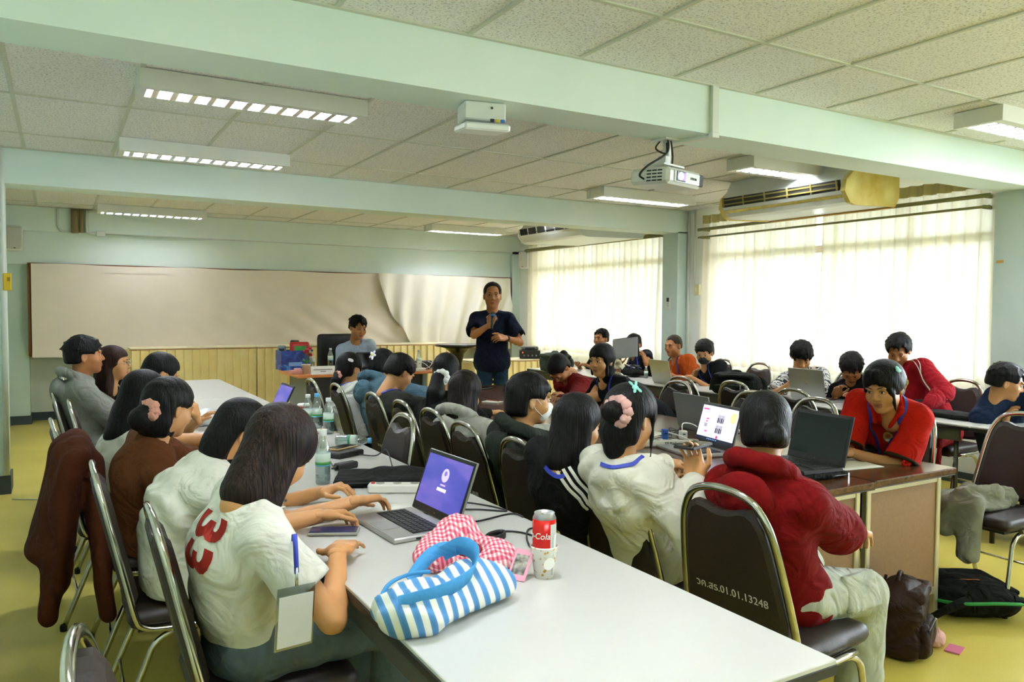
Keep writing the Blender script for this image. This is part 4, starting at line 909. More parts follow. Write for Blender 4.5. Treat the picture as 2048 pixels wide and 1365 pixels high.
dr = empty('draped_cloth', (5.15, 11.17, 0.95), 0, 'off-white cloth gathered and draped in folds over the board, behind the standing speaker', 'cloth')
def f2(u, v):
    # pinned along the top, pulled down and right into a swag: folds sweep from the upper left to the lower right
    top = (-0.98+u*2.30, 1.06-0.02*u); q = 1-v
    x = top[0]+0.55*q*q*(1-u)*1.0; fl = 0.060*(0.35+q*0.8)*math.sin((u*1.0+0.22*q*q)*42+2*q)
    low = -0.10+0.16*abs(u-0.42)*1.4; z = low+(top[1]-low)*v**(0.92)
    return (x+0.02*math.sin(q*5+u*20)*q, -0.05-0.05*q-fl, z)
sheet(f2, 260, 40, 'drape', mat('drape_cloth', '#e8e2d2', 0.9, bump=0.04, bscale=25), dr)
# ------------------------------------------------------------------ banquet chairs
M_VINYL = mat('chair_vinyl', '#23150d', 0.5, var=0.35, vscale=6, col2='#170d08', bump=0.08, bscale=120); M_RUB = mat('rubber', '#1a1917', 0.8); M_REDTAPE = mat('chair_red', '#b3321c', 0.4); M_STENCIL = mat('stencil_white', '#b9b3a4', 0.8)
def back_xz(z): return -0.185-(z-0.44)*0.235
def chair_proto():
    t = empty('banquet_chair', (0, 0, 0), 0, 'p', 'chair', 'brown vinyl banquet chairs')
    S = Sdf(); S.box((0.0, 0, 0.435), (0.215, 0.215, 0.034), rd=0.032, k=0.01); S.ell((0.0, 0, 0.455), (0.18, 0.18, 0.03), k=0.03); v, f, _ = S.mesh(0.02); link('seat', mesh_np('seat', relax(v, f, 1), f), t, M_VINYL)
    MB().box((0, 0, 0.398), (0.36, 0.36, 0.012)).build('seat_board', M_EDGE, t)
    # padded back: layered outline with a waved upper edge
    out = []
    zt = [(0.0, 0.868), (0.035, 0.872), (0.07, 0.885), (0.10, 0.888), (0.125, 0.872), (0.145, 0.835), (0.158, 0.78), (0.175, 0.66), (0.188, 0.55), (0.186, 0.50), (0.165, 0.485), (0.08, 0.482)]
    pts = [(y, z) for y, z in zt]+[(-y, z) for y, z in zt[::-1] if y > 0]
    cy, cz = 0.0, 0.68; V = []; F = []; n = len(pts)
    for dx, sc in ((-0.020, 0.90), (-0.012, 0.985), (0.012, 0.985), (0.026, 0.88)):
        for y, z in pts: yy, zz = y*sc, cz+(z-cz)*sc; V.append((back_xz(zz)+dx, yy, zz))
    for L_ in range(3):
        for i in range(n): F.append((L_*n+i, L_*n+(i+1) % n, (L_+1)*n+(i+1) % n, (L_+1)*n+i))
    F += [tuple(range(n))[::-1], tuple(range(3*n, 4*n))]
    link('backrest', mesh_np('backrest', V, F, False), t, M_VINYL)
    arch = [(-0.208, 0.45), (-0.200, 0.56), (-0.186, 0.68), (-0.170, 0.79), (-0.150, 0.855), (-0.115, 0.905), (-0.065, 0.928), (0, 0.935)]; arch += [(-y, z) for y, z in arch[::-1][1:]]
    path = [Vector((0.10, -0.213, 0.402)), Vector((-0.10, -0.213, 0.404)), Vector((-0.165, -0.211, 0.418))]+[Vector((back_xz(z), y, z)) for y, z in arch]+[Vector((-0.165, 0.211, 0.418)), Vector((-0.10, 0.213, 0.404)), Vector((0.10, 0.213, 0.402))]
    MB().tube(bez(path, 3), 0.0135, 8, flat=0.8).build('back_frame', M_CHROME, t)
    for sy in (-1, 1):
        y = sy*0.200
        for pth in ([(0.0, y, 0.388), (-0.08, y, 0.384), (-0.135, y*1.02, 0.350), (-0.165, y*1.03, 0.28), (-0.275, y*1.08, 0.012)], [(0.0, y, 0.388), (0.09, y, 0.384), (0.145, y*1.02, 0.350), (0.165, y*1.03, 0.28), (0.215, y*1.06, 0.012)]):
            lg = MB().tube(bez(pth, 3), 0.0115, 8).build('leg', M_CHROME, t); e = pth[-1]
            MB().lathe([(0.0145, 0.0), (0.0155, 0.022), (0.012, 0.03)], 8, (e[0], e[1], 0.0)).build('rubber_foot', M_RUB, lg)
    MB().tube([(-0.215, -0.205, 0.155), (-0.215, 0.205, 0.155)], 0.006, 6).build('stretcher', M_CHROME, t)
    return t
CH0 = chair_proto(); _chn = [0]
def chair(x, y, yaw, label, stencil=None, red=False):
    """x,y = back-top position; yaw = facing"""
    a = rad(yaw); t = CH0 if _chn[0] == 0 else copy_tree(CH0); _chn[0] += 1
    t.location = (x+0.30*math.cos(a), y+0.30*math.sin(a), 0); t.rotation_euler = (0, 0, a); t['label'] = label
    if stencil:
        R = axes(Vector((0, -1, 0)), Vector((-0.235, 0, 1)).normalized(), Vector((-1, 0, -0.235)).normalized()); CHQ.append((t, stencil, R))
    if red: CHQ.append((t, None, None))
    return t
CHQ = []
ST = '\u0e27\u0e04.\u0e2a\u0e23.01.01.13248'
LEFTROW = [(0.20, 2.25, 'brown vinyl chair under the bob-haired woman with the red print', 0), (0.09, 2.98, 'brown vinyl chair under the woman in white reaching for the power strip', 0), (0.075, 3.62, 'brown vinyl chair in the left row with the brown jacket hung over it', 0), (-0.04, 4.22, 'brown vinyl chair under the long-haired person in white', 3), (0.04, 5.06, 'brown vinyl chair in the left row beside the grey hoodie wearer', 0), (-0.04, 5.60, 'brown vinyl chair under the man in the grey hoodie', 0), (0.015, 6.75, 'brown vinyl chair under the woman with glasses', 0), (0.01, 1.40, 'empty brown vinyl chair cut off at the bottom left corner', -6)]
for x, y, l, a in LEFTROW: chair(x, y, a, l)
MIDROW = [(1.63, 5.80, 0, 'chair farthest back in the middle row, left of the white T-shirt girl'), (1.68, 5.34, 0, 'chair under the girl with the white oval hair clip'), (1.70, 4.66, 0, 'chair under the person in the dark grey washed shirt'), (1.70, 4.19, 0, 'chair under the girl with the white scrunchie'), (1.70, 3.77, 0, 'chair behind the light grey hoodie in the middle row'), (1.63, 3.24, 0, 'chair between the light grey hoodie and the dark green hoodie'), (1.62, 2.73, 0, 'chair behind the jacket with three white stripes'), (1.72, 2.26, 2, 'chair under the girl in the white sweatshirt'), (1.725, 1.69, 6, 'chair with white stencilled number under the girl in the red hoodie')]
for i, (x, y, a, l) in enumerate(MIDROW): chair(x, y, a, 'brown vinyl '+l, ST if i == 8 else ('\u0e27\u0e04.\u0e2a\u0e23.01' if i in (5, 3, 2) else None))
chair(1.50, 3.64, 180, 'empty brown vinyl chair pushed under the white table, facing left')
for x, y, a, l, rd in ((3.98, 3.62, 180, 'empty brown vinyl chair behind the open laptop lid on the brown table', 0), (4.02, 3.15, 180, 'empty brown vinyl chair just behind the red polo shirt arm', 0), (4.24, 2.68, 176, 'brown vinyl chair with red edge under the girl in the red polo shirt', 1), (4.44, 2.17, 178, 'brown vinyl chair with red edge holding the grey jacket', 1), (4.05, 4.42, 180, 'brown vinyl chair under the girl in black with scrunchie', 0), (4.1, 5.25, 180, 'brown vinyl chair under the sleeper in dark red', 0)):
    chair(x, y, a, l, red=rd)
for x, y, a, l in ((4.33, 4.70, 0, 'empty brown vinyl chair in front of the silver laptop by the window'), (4.42, 4.22, 0, 'empty brown vinyl chair in front of the black backpack'), (4.34, 3.60, 0, 'empty brown vinyl chair in front of the laptop and tumbler')): chair(x, y, a, l)
for x, y, a, l in ((6.40, 7.75, 180, 'brown vinyl chair under the short-haired boy by the far window'), (6.38, 7.0, 180, 'brown vinyl chair under the person holding up a laptop'), (6.38, 6.25, 180, 'brown vinyl chair under the saffron robed person'), (6.25, 5.60, 180, 'brown vinyl chair under the boy with the black mask'), (6.25, 4.52, 180, 'brown vinyl chair under the boy in the patterned shirt'), (6.2, 3.98, 180, 'brown vinyl chair under the boy with lowered head'), (6.22, 3.50, 180, 'brown vinyl chair under the red tracksuit wearer'), (6.2, 2.75, 180, 'brown vinyl chair under the boy in the navy shirt')): chair(x, y, a, l)
for t_, st_, R_ in CHQ:
    if st_:
        z = 0.60; text_mesh('stencil_number', st_, 0.036 if len(st_) > 10 else 0.03, M_STENCIL, t_, R_, (back_xz(z)-0.0205, 0, z), 0.0004)
    else: MB().tube([Vector((back_xz(z)-0.006, 0.20-(z-0.5)*0.10, z)) for z in (0.52, 0.62, 0.72)], 0.0135, 6, flat=0.8).build('red_strip', M_REDTAPE, t_)
# presenter chair
t = empty('office_chair', (3.30, 9.86, 0), 0, 'black high-backed office chair behind the presenter desk', 'chair')
S = Sdf(); S.box((-0.12, 0.22, 0.78), (0.26, 0.05, 0.36), rd=0.05, k=0.02); v, f, _ = S.mesh(0.025); link('backrest', mesh_np('backrest', v, f), t, mat('black_leather', '#121110', 0.4))
S = Sdf(); S.box((0, -0.02, 0.45), (0.25, 0.25, 0.05), rd=0.045, k=0.02); v, f, _ = S.mesh(0.025); link('seat', mesh_np('seat', v, f), t, mat('black_leather', '#121110', 0.4))
MB().tube([(0, 0, 0.06), (0, 0, 0.42)], 0.03, 8).build('gas_column', M_STEEL, t)
for k in range(5): a = k*2*PI/5; MB().tube([(0, 0, 0.09), (0.26*math.cos(a), 0.26*math.sin(a), 0.04)], [0.025, 0.015], 6).build('foot', M_BLK, t)

# ------------------------------------------------------------------ people: left row at the white table
def T(key, col, sleeve=0.55, g=0.010, **k):
    d = dict(m=k.pop('m', None) or cloth(key, col, **({'var': k.pop('var')} if 'var' in k else {})), sleeve=sleeve, g=g); d.update(k); return d
JEANS = dict(m=cloth('jeans_grey', '#5e6a6e', var=0.25)); DARK = dict(m=cloth('trousers_dark', '#1b1c20')); NAVY = dict(m=cloth('trousers_navy', '#20283a')); PALE = dict(m=cloth('jeans_pale', '#b9bdae', var=0.2), g=0.022, cuff=0.055, res=0.013)
M_LAN = mat('lanyard_blue', '#2436a0', 0.6); M_PINK = cloth('scrunchie_pink', '#d89a86'); M_CREAM = cloth('scrunchie_cream', '#d8ccaa')
HJ = {}
P = {}
def longhair(pts, r0=0.06, r1=0.03):
    o = []; n = len(pts)-1
    for i in range(n): o.append((Vector(pts[i]), Vector(pts[i+1]), r0+(r1-r0)*i/n, r0+(r1-r0)*(i+1)/n))
    return o
P[1] = person('bob-haired woman in white T-shirt with red back print, nearest the camera', (0.45, 2.22, 0.55), 8, (0.520, 2.170, 1.071), (38, -38, 4), (0.730, 2.491, 0.790), (0.668, 2.105, 0.785),
    T('tee_white', '#d4d2c4', 0.62, 0.014, name='t_shirt', loose=0.022, fold=0.011, res=0.008, hemz=0.045), dict(JEANS, res=0.012), dict(HS['bob'], t=0.024, rough=0.0016), 'a', er=(0.15, -0.7, -0.75), el=(0.2, 0.7, -0.6), hr=('spread', (0.05, 0, -1), (0.55, 0.83, 0.0)), hl=('relax', (0.1, -0.3, -1), (0.93, 0.1, -0.05)), hres=0.006, nk=0.14, slouch=0.10, hairm='#1c100a', res=0.010)
P[2] = person('woman in white shirt leaning over the table and reaching for the power strip', (0.36, 2.92, 0.55), 6, (0.557, 2.876, 1.019), (8, -32, 0), (0.824, 2.813, 0.790), (0.883, 2.581, 0.800),
    T('shirt_white', '#dcdacb', 0.80, 0.018, name='shirt', loose=0.02, fold=0.011, ffr=30, res=0.009, hem=1), DARK, dict(HS['tied'], t=0.016, low=-0.14), 'a', er=(0.0, -0.6, -0.8), hr=('relax', (0, -0.2, -1), (1, 0.08, 0.02)), slouch=0.14, nk=0.135, hres=0.007)
P[3] = person('woman in brown shirt with low bun and pink scrunchie in the left row', (0.32, 3.52, 0.55), 12, (0.379, 3.410, 1.059), (32, -14, 0), (0.675, 3.807, 0.790), (0.574, 3.350, 0.790),
    T('shirt_brown', '#5e341a', 1.5, 0.018, name='shirt', fold=0.007, hem=1), DARK, dict(HS['tied'], t=0.020, low=-0.13, parts=[((0, -0.09, -0.03), (0.0, -0.125, -0.06), 0.045, 0.05), ((-0.06, 0.04, 0.03), (-0.066, 0.05, -0.10), 0.010, 0.004)]), 'a', slouch=0.08, nk=0.14)
scrunchie(P[3], (0.012, -0.105, -0.025), M_PINK, 0.034, tr=0.020)
h4 = Vector((0.349, 4.088, 1.046))
P[4] = person('person in white with very long black hair down the back in the left row', (0.26, 4.15, 0.55), 12, h4, (20, -12, 0), (0.774, 4.152, 0.790), (0.693, 4.110, 0.790),
    T('tee_offwhite', '#cfcdbd', 0.6, 0.014, name='t_shirt'), DARK, dict(HS['long'], low=-0.5), 'a', hair_extra=longhair([h4+Vector((-0.07, 0.0, -0.08)), h4+Vector((-0.14, 0.0, -0.28)), h4+Vector((-0.18, -0.02, -0.50)), h4+Vector((-0.185, -0.03, -0.66))], 0.075, 0.045))
P[5] = person('person in white sports shirt resting head on one hand in the left row', (0.30, 4.78, 0.55), 5, (0.510, 4.958, 1.081), (10, -25, 0), (0.72, 4.95, 0.79), (0.661, 4.627, 0.847),
    T('tee_sport', '#d6d6d2', 0.75, 0.016, name='t_shirt', loose=0.02), NAVY, dict(HS['tied'], t=0.016), 'a', er=(0.5, -0.1, -1), hr=('relax', (-0.6, 0.3, 0), (-0.2, 0.1, 1)))
P[6] = person('young man in grey zip hoodie in profile in the left row', (0.22, 5.58, 0.56), 2, (0.137, 5.609, 1.160), (2, 3, 0), (0.58, 5.68, 0.68), (0.56, 5.48, 0.68),
    T('hoodie_grey', '#85867c', 1.92, 0.020, name='hoodie', hood=True, hem=1, fold=0.006), DARK, dict(HS['curtain'], bangs=0.025), 'b', male=True)
P[7] = person('woman with glasses and long brown hair in black in the left row', (0.28, 6.55, 0.55), -8, (0.312, 5.828, 1.090), (-18, 2, 0), (0.62, 6.65, 0.68), (0.60, 6.45, 0.68),
    T('top_black', '#161614', 1.9, 0.012, name='top'), DARK, dict(HS['long'], low=-0.36), 'a', hairm='#241008')
p = P[7]; mb = MB()
for sx in (-1, 1): mb.tube([HP(p, (sx*0.031+0.021*math.cos(a), 0.104, 0.002+0.019*math.sin(a)))-p['base'] for a in [i*PI/8 for i in range(16)]], 0.0016, 6, closed=True); mb.tube([HP(p, q)-p['base'] for q in ((sx*0.052, 0.102, 0.006), (sx*0.070, 0.06, 0.006), (sx*0.076, -0.01, 0.004))], 0.0014, 6)
mb.tube([HP(p, q)-p['base'] for q in ((-0.010, 0.106, 0.004), (0.010, 0.106, 0.004))], 0.0015, 6); mb.build('glasses', mat('wire_gold', '#cfc8b0', 0.2, metal=0.9), p['root'])
strap(p, 'necklace', [p['c7']+p['fwd']*0.05-p['right']*0.05, p['sp'](0.6)+p['fwd']*0.14, p['sp'](0.45)+p['fwd']*0.14], 0.006, mat('necklace_white', '#d8d4c4', 0.4))
# ------------------------------------------------------------------ middle row, backs to the camera
P[8] = person('girl in white T-shirt with white oval hair clip and low ponytail in the middle row', (1.88, 5.38, 0.55), 18, (1.848, 5.530, 1.027), (22, -6, 0), (2.42, 5.62, 0.78), (2.40, 5.15, 0.78),
    T('tee_pale', '#d2d2c6', 0.85, 0.018, name='t_shirt', loose=0.03, hem=1), NAVY, dict(HS['tied'], t=0.014, low=-0.06, parts=[((0, -0.09, -0.03), (0.0, -0.13, -0.10), 0.045, 0.035), ((0, -0.13, -0.10), (0, -0.14, -0.19), 0.035, 0.02), ((0.064, 0.05, 0.03), (0.068, 0.055, -0.10), 0.008, 0.003)]), 'a')
scrunchie(P[8], (0, -0.118, -0.055), M_PINK, 0.026); lanyard(P[8], M_LAN)
def clip(pr, pts, m, name='hair_clip', r=0.012):
    S = Sdf()
    for a in pts:
        S.ell(HP(pr, a[:3]), [q*pr['hs'] for q in a[3:6]], pr['R'] @ Matrix.Rotation(rad(a[6] if len(a) > 6 else 0), 3, 'X'), k=0.006)
    return sdf_obj(name, S, 0.004, m, pr['root'], pr['base'])
M_CLIPW = mat('clip_white', '#e6e6e0', 0.4); M_MINT = mat('clip_mint', '#8fd8cc', 0.4)
clip_at(P[8], (0.76, -0.55, 0.28), [(0, 0, 0.020, 0.013, -20), (0.012, -0.006, 0.012, 0.012, 0)], M_CLIPW)
P[9] = person('person in blue denim jacket with flower hair clip, leaning on the table', (1.98, 5.06, 0.55), 10, (1.997, 5.247, 1.064), (25, -20, 0), (2.72, 5.05, 0.80), (2.70, 4.80, 0.80),
    T('denim', '#52707e', 1.9, 0.022, name='denim_jacket', hood=True), NAVY, dict(HS['tied'], t=0.012), 'a', slouch=0.02)
clip_at(P[9], (-0.1, -1, 0.05), [(0.020*math.cos(k*2*PI/5), 0.020*math.sin(k*2*PI/5), 0.018, 0.011, k*72) for k in range(5)], mat('flower_white', '#e9e2ee', 0.5), 'flower_clip'); clip_at(P[9], (-0.1, -1, 0.05), [(0, 0, 0.012, 0.012, 0)], mat('flower_heart', '#dcc02c', 0.5), 'flower_heart', lift=0.008)
P[10] = person('short-haired person in washed dark grey T-shirt in the middle row', (1.92, 4.68, 0.55), 12, (1.912, 4.717, 1.055), (12, -30, 0), (2.48, 4.85, 0.78), (2.46, 4.50, 0.78),
    T('tee_charcoal', '#35352f', 0.7, 0.016, name='t_shirt', var=0.4, loose=0.02), DARK, dict(HS['boy'], t=0.018), 'a', slouch=0.08); lanyard(P[10], M_LAN)
h = Vector((2.110, 4.429, 1.073))
P[11] = person('girl in black with ponytail and white scrunchie in the middle row', (1.99, 4.22, 0.55), 25, h, (48, -10, 0), (2.50, 4.50, 0.78), (2.50, 4.15, 0.78),
    T('top_black2', '#171814', 1.9, 0.016, name='top'), DARK, dict(HS['tied'], t=0.014, low=-0.05), 'a', hair_extra=longhair([h+Vector((-0.09, -0.07, -0.03)), h+Vector((-0.12, -0.10, -0.12)), h+Vector((-0.15, -0.09, -0.34))], 0.045, 0.06))
scrunchie(P[11], (0, -0.118, -0.045), M_CLIPW, 0.036, tr=0.017)
P[12] = person('girl in light grey hoodie with straight dark hair in the middle row', (1.97, 3.76, 0.55), 18, (1.929, 3.812, 1.005), (36, -18, 0), (2.48, 4.0, 0.78), (2.46, 3.68, 0.78),
    T('hoodie_light', '#aaaa9e', 1.9, 0.020, name='hoodie', hood=True, hem=1), DARK, dict(HS['bob'], low=-0.18), 'a', hairm='#150d08')
P[13] = person('person in dark green hoodie with white face mask in the middle row', (1.92, 3.10, 0.55), 8, (1.841, 2.985, 1.063), (-14, -4, 0), (2.35, 3.3, 0.78), (2.35, 2.95, 0.72),
    T('hoodie_green', '#2a3028', 1.9, 0.022, name='hoodie', hood=True, hem=1), DARK, dict(HS['boy'], t=0.018, low=-0.08), 'a'); face_mask(P[13], mat('mask_white', '#e2e2dc', 0.8))
P[14] = person('girl in black tracksuit jacket with three white stripes in the middle row', (1.86, 2.64, 0.55), 6, (1.738, 2.464, 1.024), (10, -16, 0), (2.42, 2.85, 0.78), (2.40, 2.55, 0.76),
    T('jacket_black', '#141412', 1.92, 0.018, name='jacket', res=0.010, hem=1), DARK, dict(HS['bob'], low=-0.17, t=0.015, bangs=None), 'a', hres=0.007); 
p = P[14]; M_STRIPE = cloth('stripe_white', '#d8d6c8', 0.1)
lt = Vector((0.86, -0.5, 0))
for k in (-1, 0, 1): strap(p, 'stripe', [Vector(q) for q in ((1.559, 2.357, 0.949), (1.543, 2.293, 0.880), (1.554, 2.260, 0.795), (1.584, 2.239, 0.715), (1.661, 2.237, 0.651))], 0.012, M_STRIPE, 0.003, lat=k*0.026)
strap(p, 'collar_strap', [p['c7']+p['right']*0.07+p['fwd']*0.04, p['c7']-p['fwd']*0.05+p['right']*0.03, p['c7']-p['fwd']*0.05-p['right']*0.03], 0.016, M_LAN)
P[15] = person('girl in white sweatshirt with bunny hair clip and bun in a pink scrunchie', (1.93, 2.24, 0.55), 10, (1.766, 2.172, 1.083), (12, -10, 0), (2.46, 2.55, 0.79), (1.894, 1.973, 0.884),
    T('sweat_white', '#d8d4c2', 1.95, 0.022, name='sweatshirt', res=0.009, fold=0.012, ffr=26, fdir=(0.8, 0.5, 0.3), hem=1, loose=0.03), dict(m=cloth('trousers_green', '#24302c')), dict(HS['tied'], t=0.020, low=-0.10, parts=[((0.01, -0.10, 0.02), (0.024, -0.150, 0.015), 0.040, 0.038), ((0.062, 0.05, 0.02), (0.066, 0.06, -0.13), 0.010, 0.004), ((0, -0.08, -0.06), (0, -0.075, -0.12), 0.06, 0.04)]), 'a', bulk=0.92, hres=0.006, er=(-0.25, -0.35, -0.9), hr=('relax', (0, 0.3, 1), None))
scrunchie(P[15], (0.022, -0.112, 0.018), cloth('scrunchie_rose', '#d8a9a0'), 0.044, tr=0.016); strap(P[15], 'lanyard', [P[15]['c7']+P[15]['right']*0.08+P[15]['fwd']*0.03, P[15]['c7']-P[15]['fwd']*0.05+P[15]['right']*0.03+P[15]['sd']*0.02, P[15]['c7']-P[15]['fwd']*0.05-P[15]['right']*0.04+P[15]['sd']*0.02], 0.014, M_LAN)
clip_at(P[15], (0.48, -0.45, 0.72), [(0, 0, 0.013, 0.011, 0), (-0.010, 0.020, 0.0055, 0.015, 25), (0.008, 0.021, 0.0055, 0.015, -15), (-0.006, -0.018, 0.006, 0.013, -20), (0.012, -0.016, 0.006, 0.012, 25)], M_MINT)
P[16] = person('girl in red hoodie and pale jeans with hair bun at the near end', (2.05, 1.75, 0.55), 12, (1.985, 1.755, 1.088), (42, -14, 0), (2.55, 2.08, 0.78), (2.50, 1.75, 0.66),
    T('hoodie_red', '#700809', 1.95, 0.022, name='hoodie', hood=True, hem=1, res=0.009, fold=0.010, ffr=28, loose=0.03, hemz=-0.06), PALE, dict(HS['tied'], t=0.014, low=-0.07, parts=[((0.012, -0.095, -0.030), (0.030, -0.125, -0.036), 0.032, 0.040)]), 'a', hres=0.006,
    knees={'r': (2.40, 1.67, 0.50), 'l': (2.46, 1.98, 0.50)}, ankles={'r': (2.36, 1.66, 0.10), 'l': (2.46, 2.00, 0.10)}, shoe='#6a4020')
p = P[16]; S = Sdf(); S.econe(p['c7']+p['fwd']*0.025, p['c7']+p['fwd']*0.03+p['sd']*0.055, (0.068, 0.066), (0.062, 0.060), p['right'], k=0.01, flat=True); S.econe(p['c7']+p['fwd']*0.03+p['sd']*0.03, p['c7']+p['fwd']*0.03+p['sd']*0.1, (0.056, 0.054), (0.054, 0.052), p['right'], op='-', k=0.004)
sdf_obj('shirt_collar', S, 0.007, cloth('collar_navy', '#1c2644'), p['root'], p['base'])
for a, b, c in ((0.15, 0.30, 0.0), ): pass
# cargo pocket and buttons on the pale jeans
hj = Vector((2.06, 1.66, 0.55)); kn = p['kn']['r']; S = Sdf(); mid = hj.lerp(kn, 0.62)+Vector((0.0, -0.072, 0.03)); S.box(mid, (0.085, 0.016, 0.060), rotz(rad(2)) @ Matrix.Rotation(rad(-18), 3, 'X'), rd=0.010); sdf_obj('cargo_pocket', S, 0.008, PALE['m'], p['root'], p['base'])
for dx in (-0.05, 0.05): MB().lathe([(0.0001, 0.003), (0.007, 0.002), (0.008, 0)], 10, mid-p['base']+Vector((dx, -0.020, -0.03)), 0, R=Matrix.Rotation(PI/2, 3, 'X')).build('button', mat('button_pale', '#c9c4ae', 0.4), p['root'])
# ------------------------------------------------------------------ right side of the brown tables
P[17] = person('person in dark red jacket asleep on the brown table, head on arms', (4.02, 5.22, 0.55), 182, (3.475, 5.192, 0.998), (200, -62, 0), (3.229, 4.807, 0.800), (3.835, 5.225, 0.800),
    T('jacket_maroon', '#6e1314', 1.92, 0.022, name='jacket', fold=0.008), DARK, dict(HS['tied'], t=0.014, low=-0.06, parts=[((0, -0.09, 0.02), (0.0, -0.135, 0.0), 0.03, 0.035), ((0, -0.135, 0), (0.0, -0.15, -0.09), 0.03, 0.02)]), 'b', slouch=0.02)
scrunchie(P[17], (0, -0.105, 0.015), cloth('scrunchie_white', '#d8d0c4'), 0.024, tr=0.010)
P[18] = person('girl in black T-shirt with cream scrunchie looking left across the brown table', (3.98, 4.42, 0.55), 190, (3.350, 4.459, 1.110), (197, -4, 0), (3.345, 4.844, 0.790), (3.406, 5.002, 0.790),
    T('tee_black', '#15161a', 0.75, 0.016, name='t_shirt', loose=0.02), DARK, dict(HS['bob'], low=-0.13, t=0.020, fringe=0.050, bangs=0.038, parts=HS['bob']['parts'][:1]+[((0.062, 0.02, 0.03), (0.068, 0.03, -0.10), 0.020, 0.012), ((-0.062, 0.02, 0.03), (-0.068, 0.03, -0.10), 0.020, 0.012)]), 'a', hres=0.007, nk=0.15)
scrunchie(P[18], (-0.075, -0.085, -0.03), M_CREAM, 0.024, R=rotz(0.9)); lanyard(P[18], M_LAN)
P[19] = person('girl in red polo shirt with mint hair clip at the brown table', (3.93, 2.62, 0.56), 188, (3.488, 2.349, 1.101), (190, -14, 3), (3.334, 2.417, 0.785), (3.567, 2.672, 0.790),
    T('polo_red', '#b51a08', 0.88, 0.016, name='polo_shirt', nr=0.78, loose=0.026, res=0.010, fold=0.006), DARK, dict(HS['bob'], low=-0.09, t=0.022, fringe=0.050, face=0.068, bangs=0.046, parts=[((0, -0.08, -0.02), (0, -0.11, -0.05), 0.05, 0.045), ((0.03, 0.070, 0.090), (0.060, 0.066, 0.0), 0.020, 0.008), ((0.0, 0.080, 0.085), (0.042, 0.086, 0.030), 0.014, 0.006), ((-0.01, 0.075, 0.090), (-0.058, 0.066, 0.0), 0.020, 0.008), ((-0.062, 0.055, -0.01), (-0.066, 0.05, -0.10), 0.013, 0.005), ((0, -0.12, -0.02), (0.0, -0.16, 0.0), 0.03, 0.04)]), 'd', nk=0.075, hres=0.006, el=(0.55, -0.55, -0.5), hl=('flat', None, (-1, 0.15, 0)), s=1.0)
p = P[19]; lanyard(p, M_LAN); scrunchie(p, (0, -0.128, -0.005), cloth('scrunchie_mustard', '#8d7a42'), 0.040, tr=0.018)
clip_at(p, (-0.84, 0.19, 0.51), [(0, 0, 0.017, 0.012, 0), (-0.003, 0.012, 0.011, 0.013, 0)], M_MINT)
S = Sdf(); c7, fw, sd, rt = p['c7'], p['fwd'], p['sd'], p['right']
for sg in (-1, 1): S.econe(c7-fw*0.045+rt*sg*0.03+sd*0.012, c7+fw*0.045+rt*sg*0.066+sd*0.006, (0.012, 0.026), (0.010, 0.022), rt, k=0.02); S.econe(c7+fw*0.045+rt*sg*0.066+sd*0.004, c7+fw*0.105+rt*sg*0.038-sd*0.05, (0.012, 0.024), (0.010, 0.022), rt, k=0.02)
sdf_obj('collar', S, 0.008, T('polo_red', '')['m'], p['root'], p['base'])
ch = p['sp'](0.72)+fw*0.15-rt*0.085; bv = bvh_of(p['shirt']); q0 = Vector((2.949, 1.962, 0.957)); loc, nor, _, _ = bv.ray_cast(q0, (Vector((3.871, 2.575, 0.797))-q0).normalized(), 2.0)
if loc is None: loc, nor, _, _ = bv.find_nearest(ch)
nor = nor.normalized(); xx = Vector((0, 0, 1)).cross(nor).normalized(); RR = axes(xx, nor.cross(xx), nor)
MB().lathe([(0.0001, 0.003), (0.026, 0.002), (0.030, -0.004)], 20, loc-p['base'], 0, R=RR @ Matrix.Diagonal((0.85, 1.25, 1))).build('chest_badge', mat('badge_black', '#1c1a10', 0.5), p['root'])
MB().lathe([(0.024, 0.003), (0.0255, 0.0045), (0.027, 0.003)], 20, loc-p['base'], 0, R=RR @ Matrix.Diagonal((0.85, 1.25, 1))).build('badge_ring', mat('badge_gold', '#c8a452', 0.5), p['root']); MB().lathe([(0.0001, 0.005), (0.010, 0.004), (0.012, 0.002)], 10, loc-p['base']+RR @ Vector((0, 0.006, 0)), 0, R=RR).build('badge_figure', mat('badge_rust', '#a8402a', 0.5), p['root']); MB().box(loc-p['base']+RR @ Vector((0, -0.018, 0.004)), (0.022, 0.010, 0.003), R=RR).build('badge_scroll', M_CLIPW, p['root'])
M_CUFF = cloth('polo_cuff', '#2a2410', 0.1)
for q in 'lr':
    d = (p['E'][q]-p['sh'][q]).normalized(); ce = p['sh'][q].lerp(p['E'][q], 0.86); mb = MB(); a_ = d.orthogonal().normalized(); b_ = d.cross(a_); pts = []
    for k in range(20): an_ = 2*PI*k/20; l2, n2, _, ds = bv.ray_cast(ce+(a_*math.cos(an_)+b_*math.sin(an_))*0.2, -(a_*math.cos(an_)+b_*math.sin(an_)), 0.2); pts.append(((l2 if (l2 and (l2-ce).length < 0.088) else ce+(a_*math.cos(an_)+b_*math.sin(an_))*0.066)+(a_*math.cos(an_)+b_*math.sin(an_))*0.001)-p['base'])
    mb.tube(pts, 0.009, 6, closed=True); mb.build('sleeve_cuff', M_CUFF, p['root'])
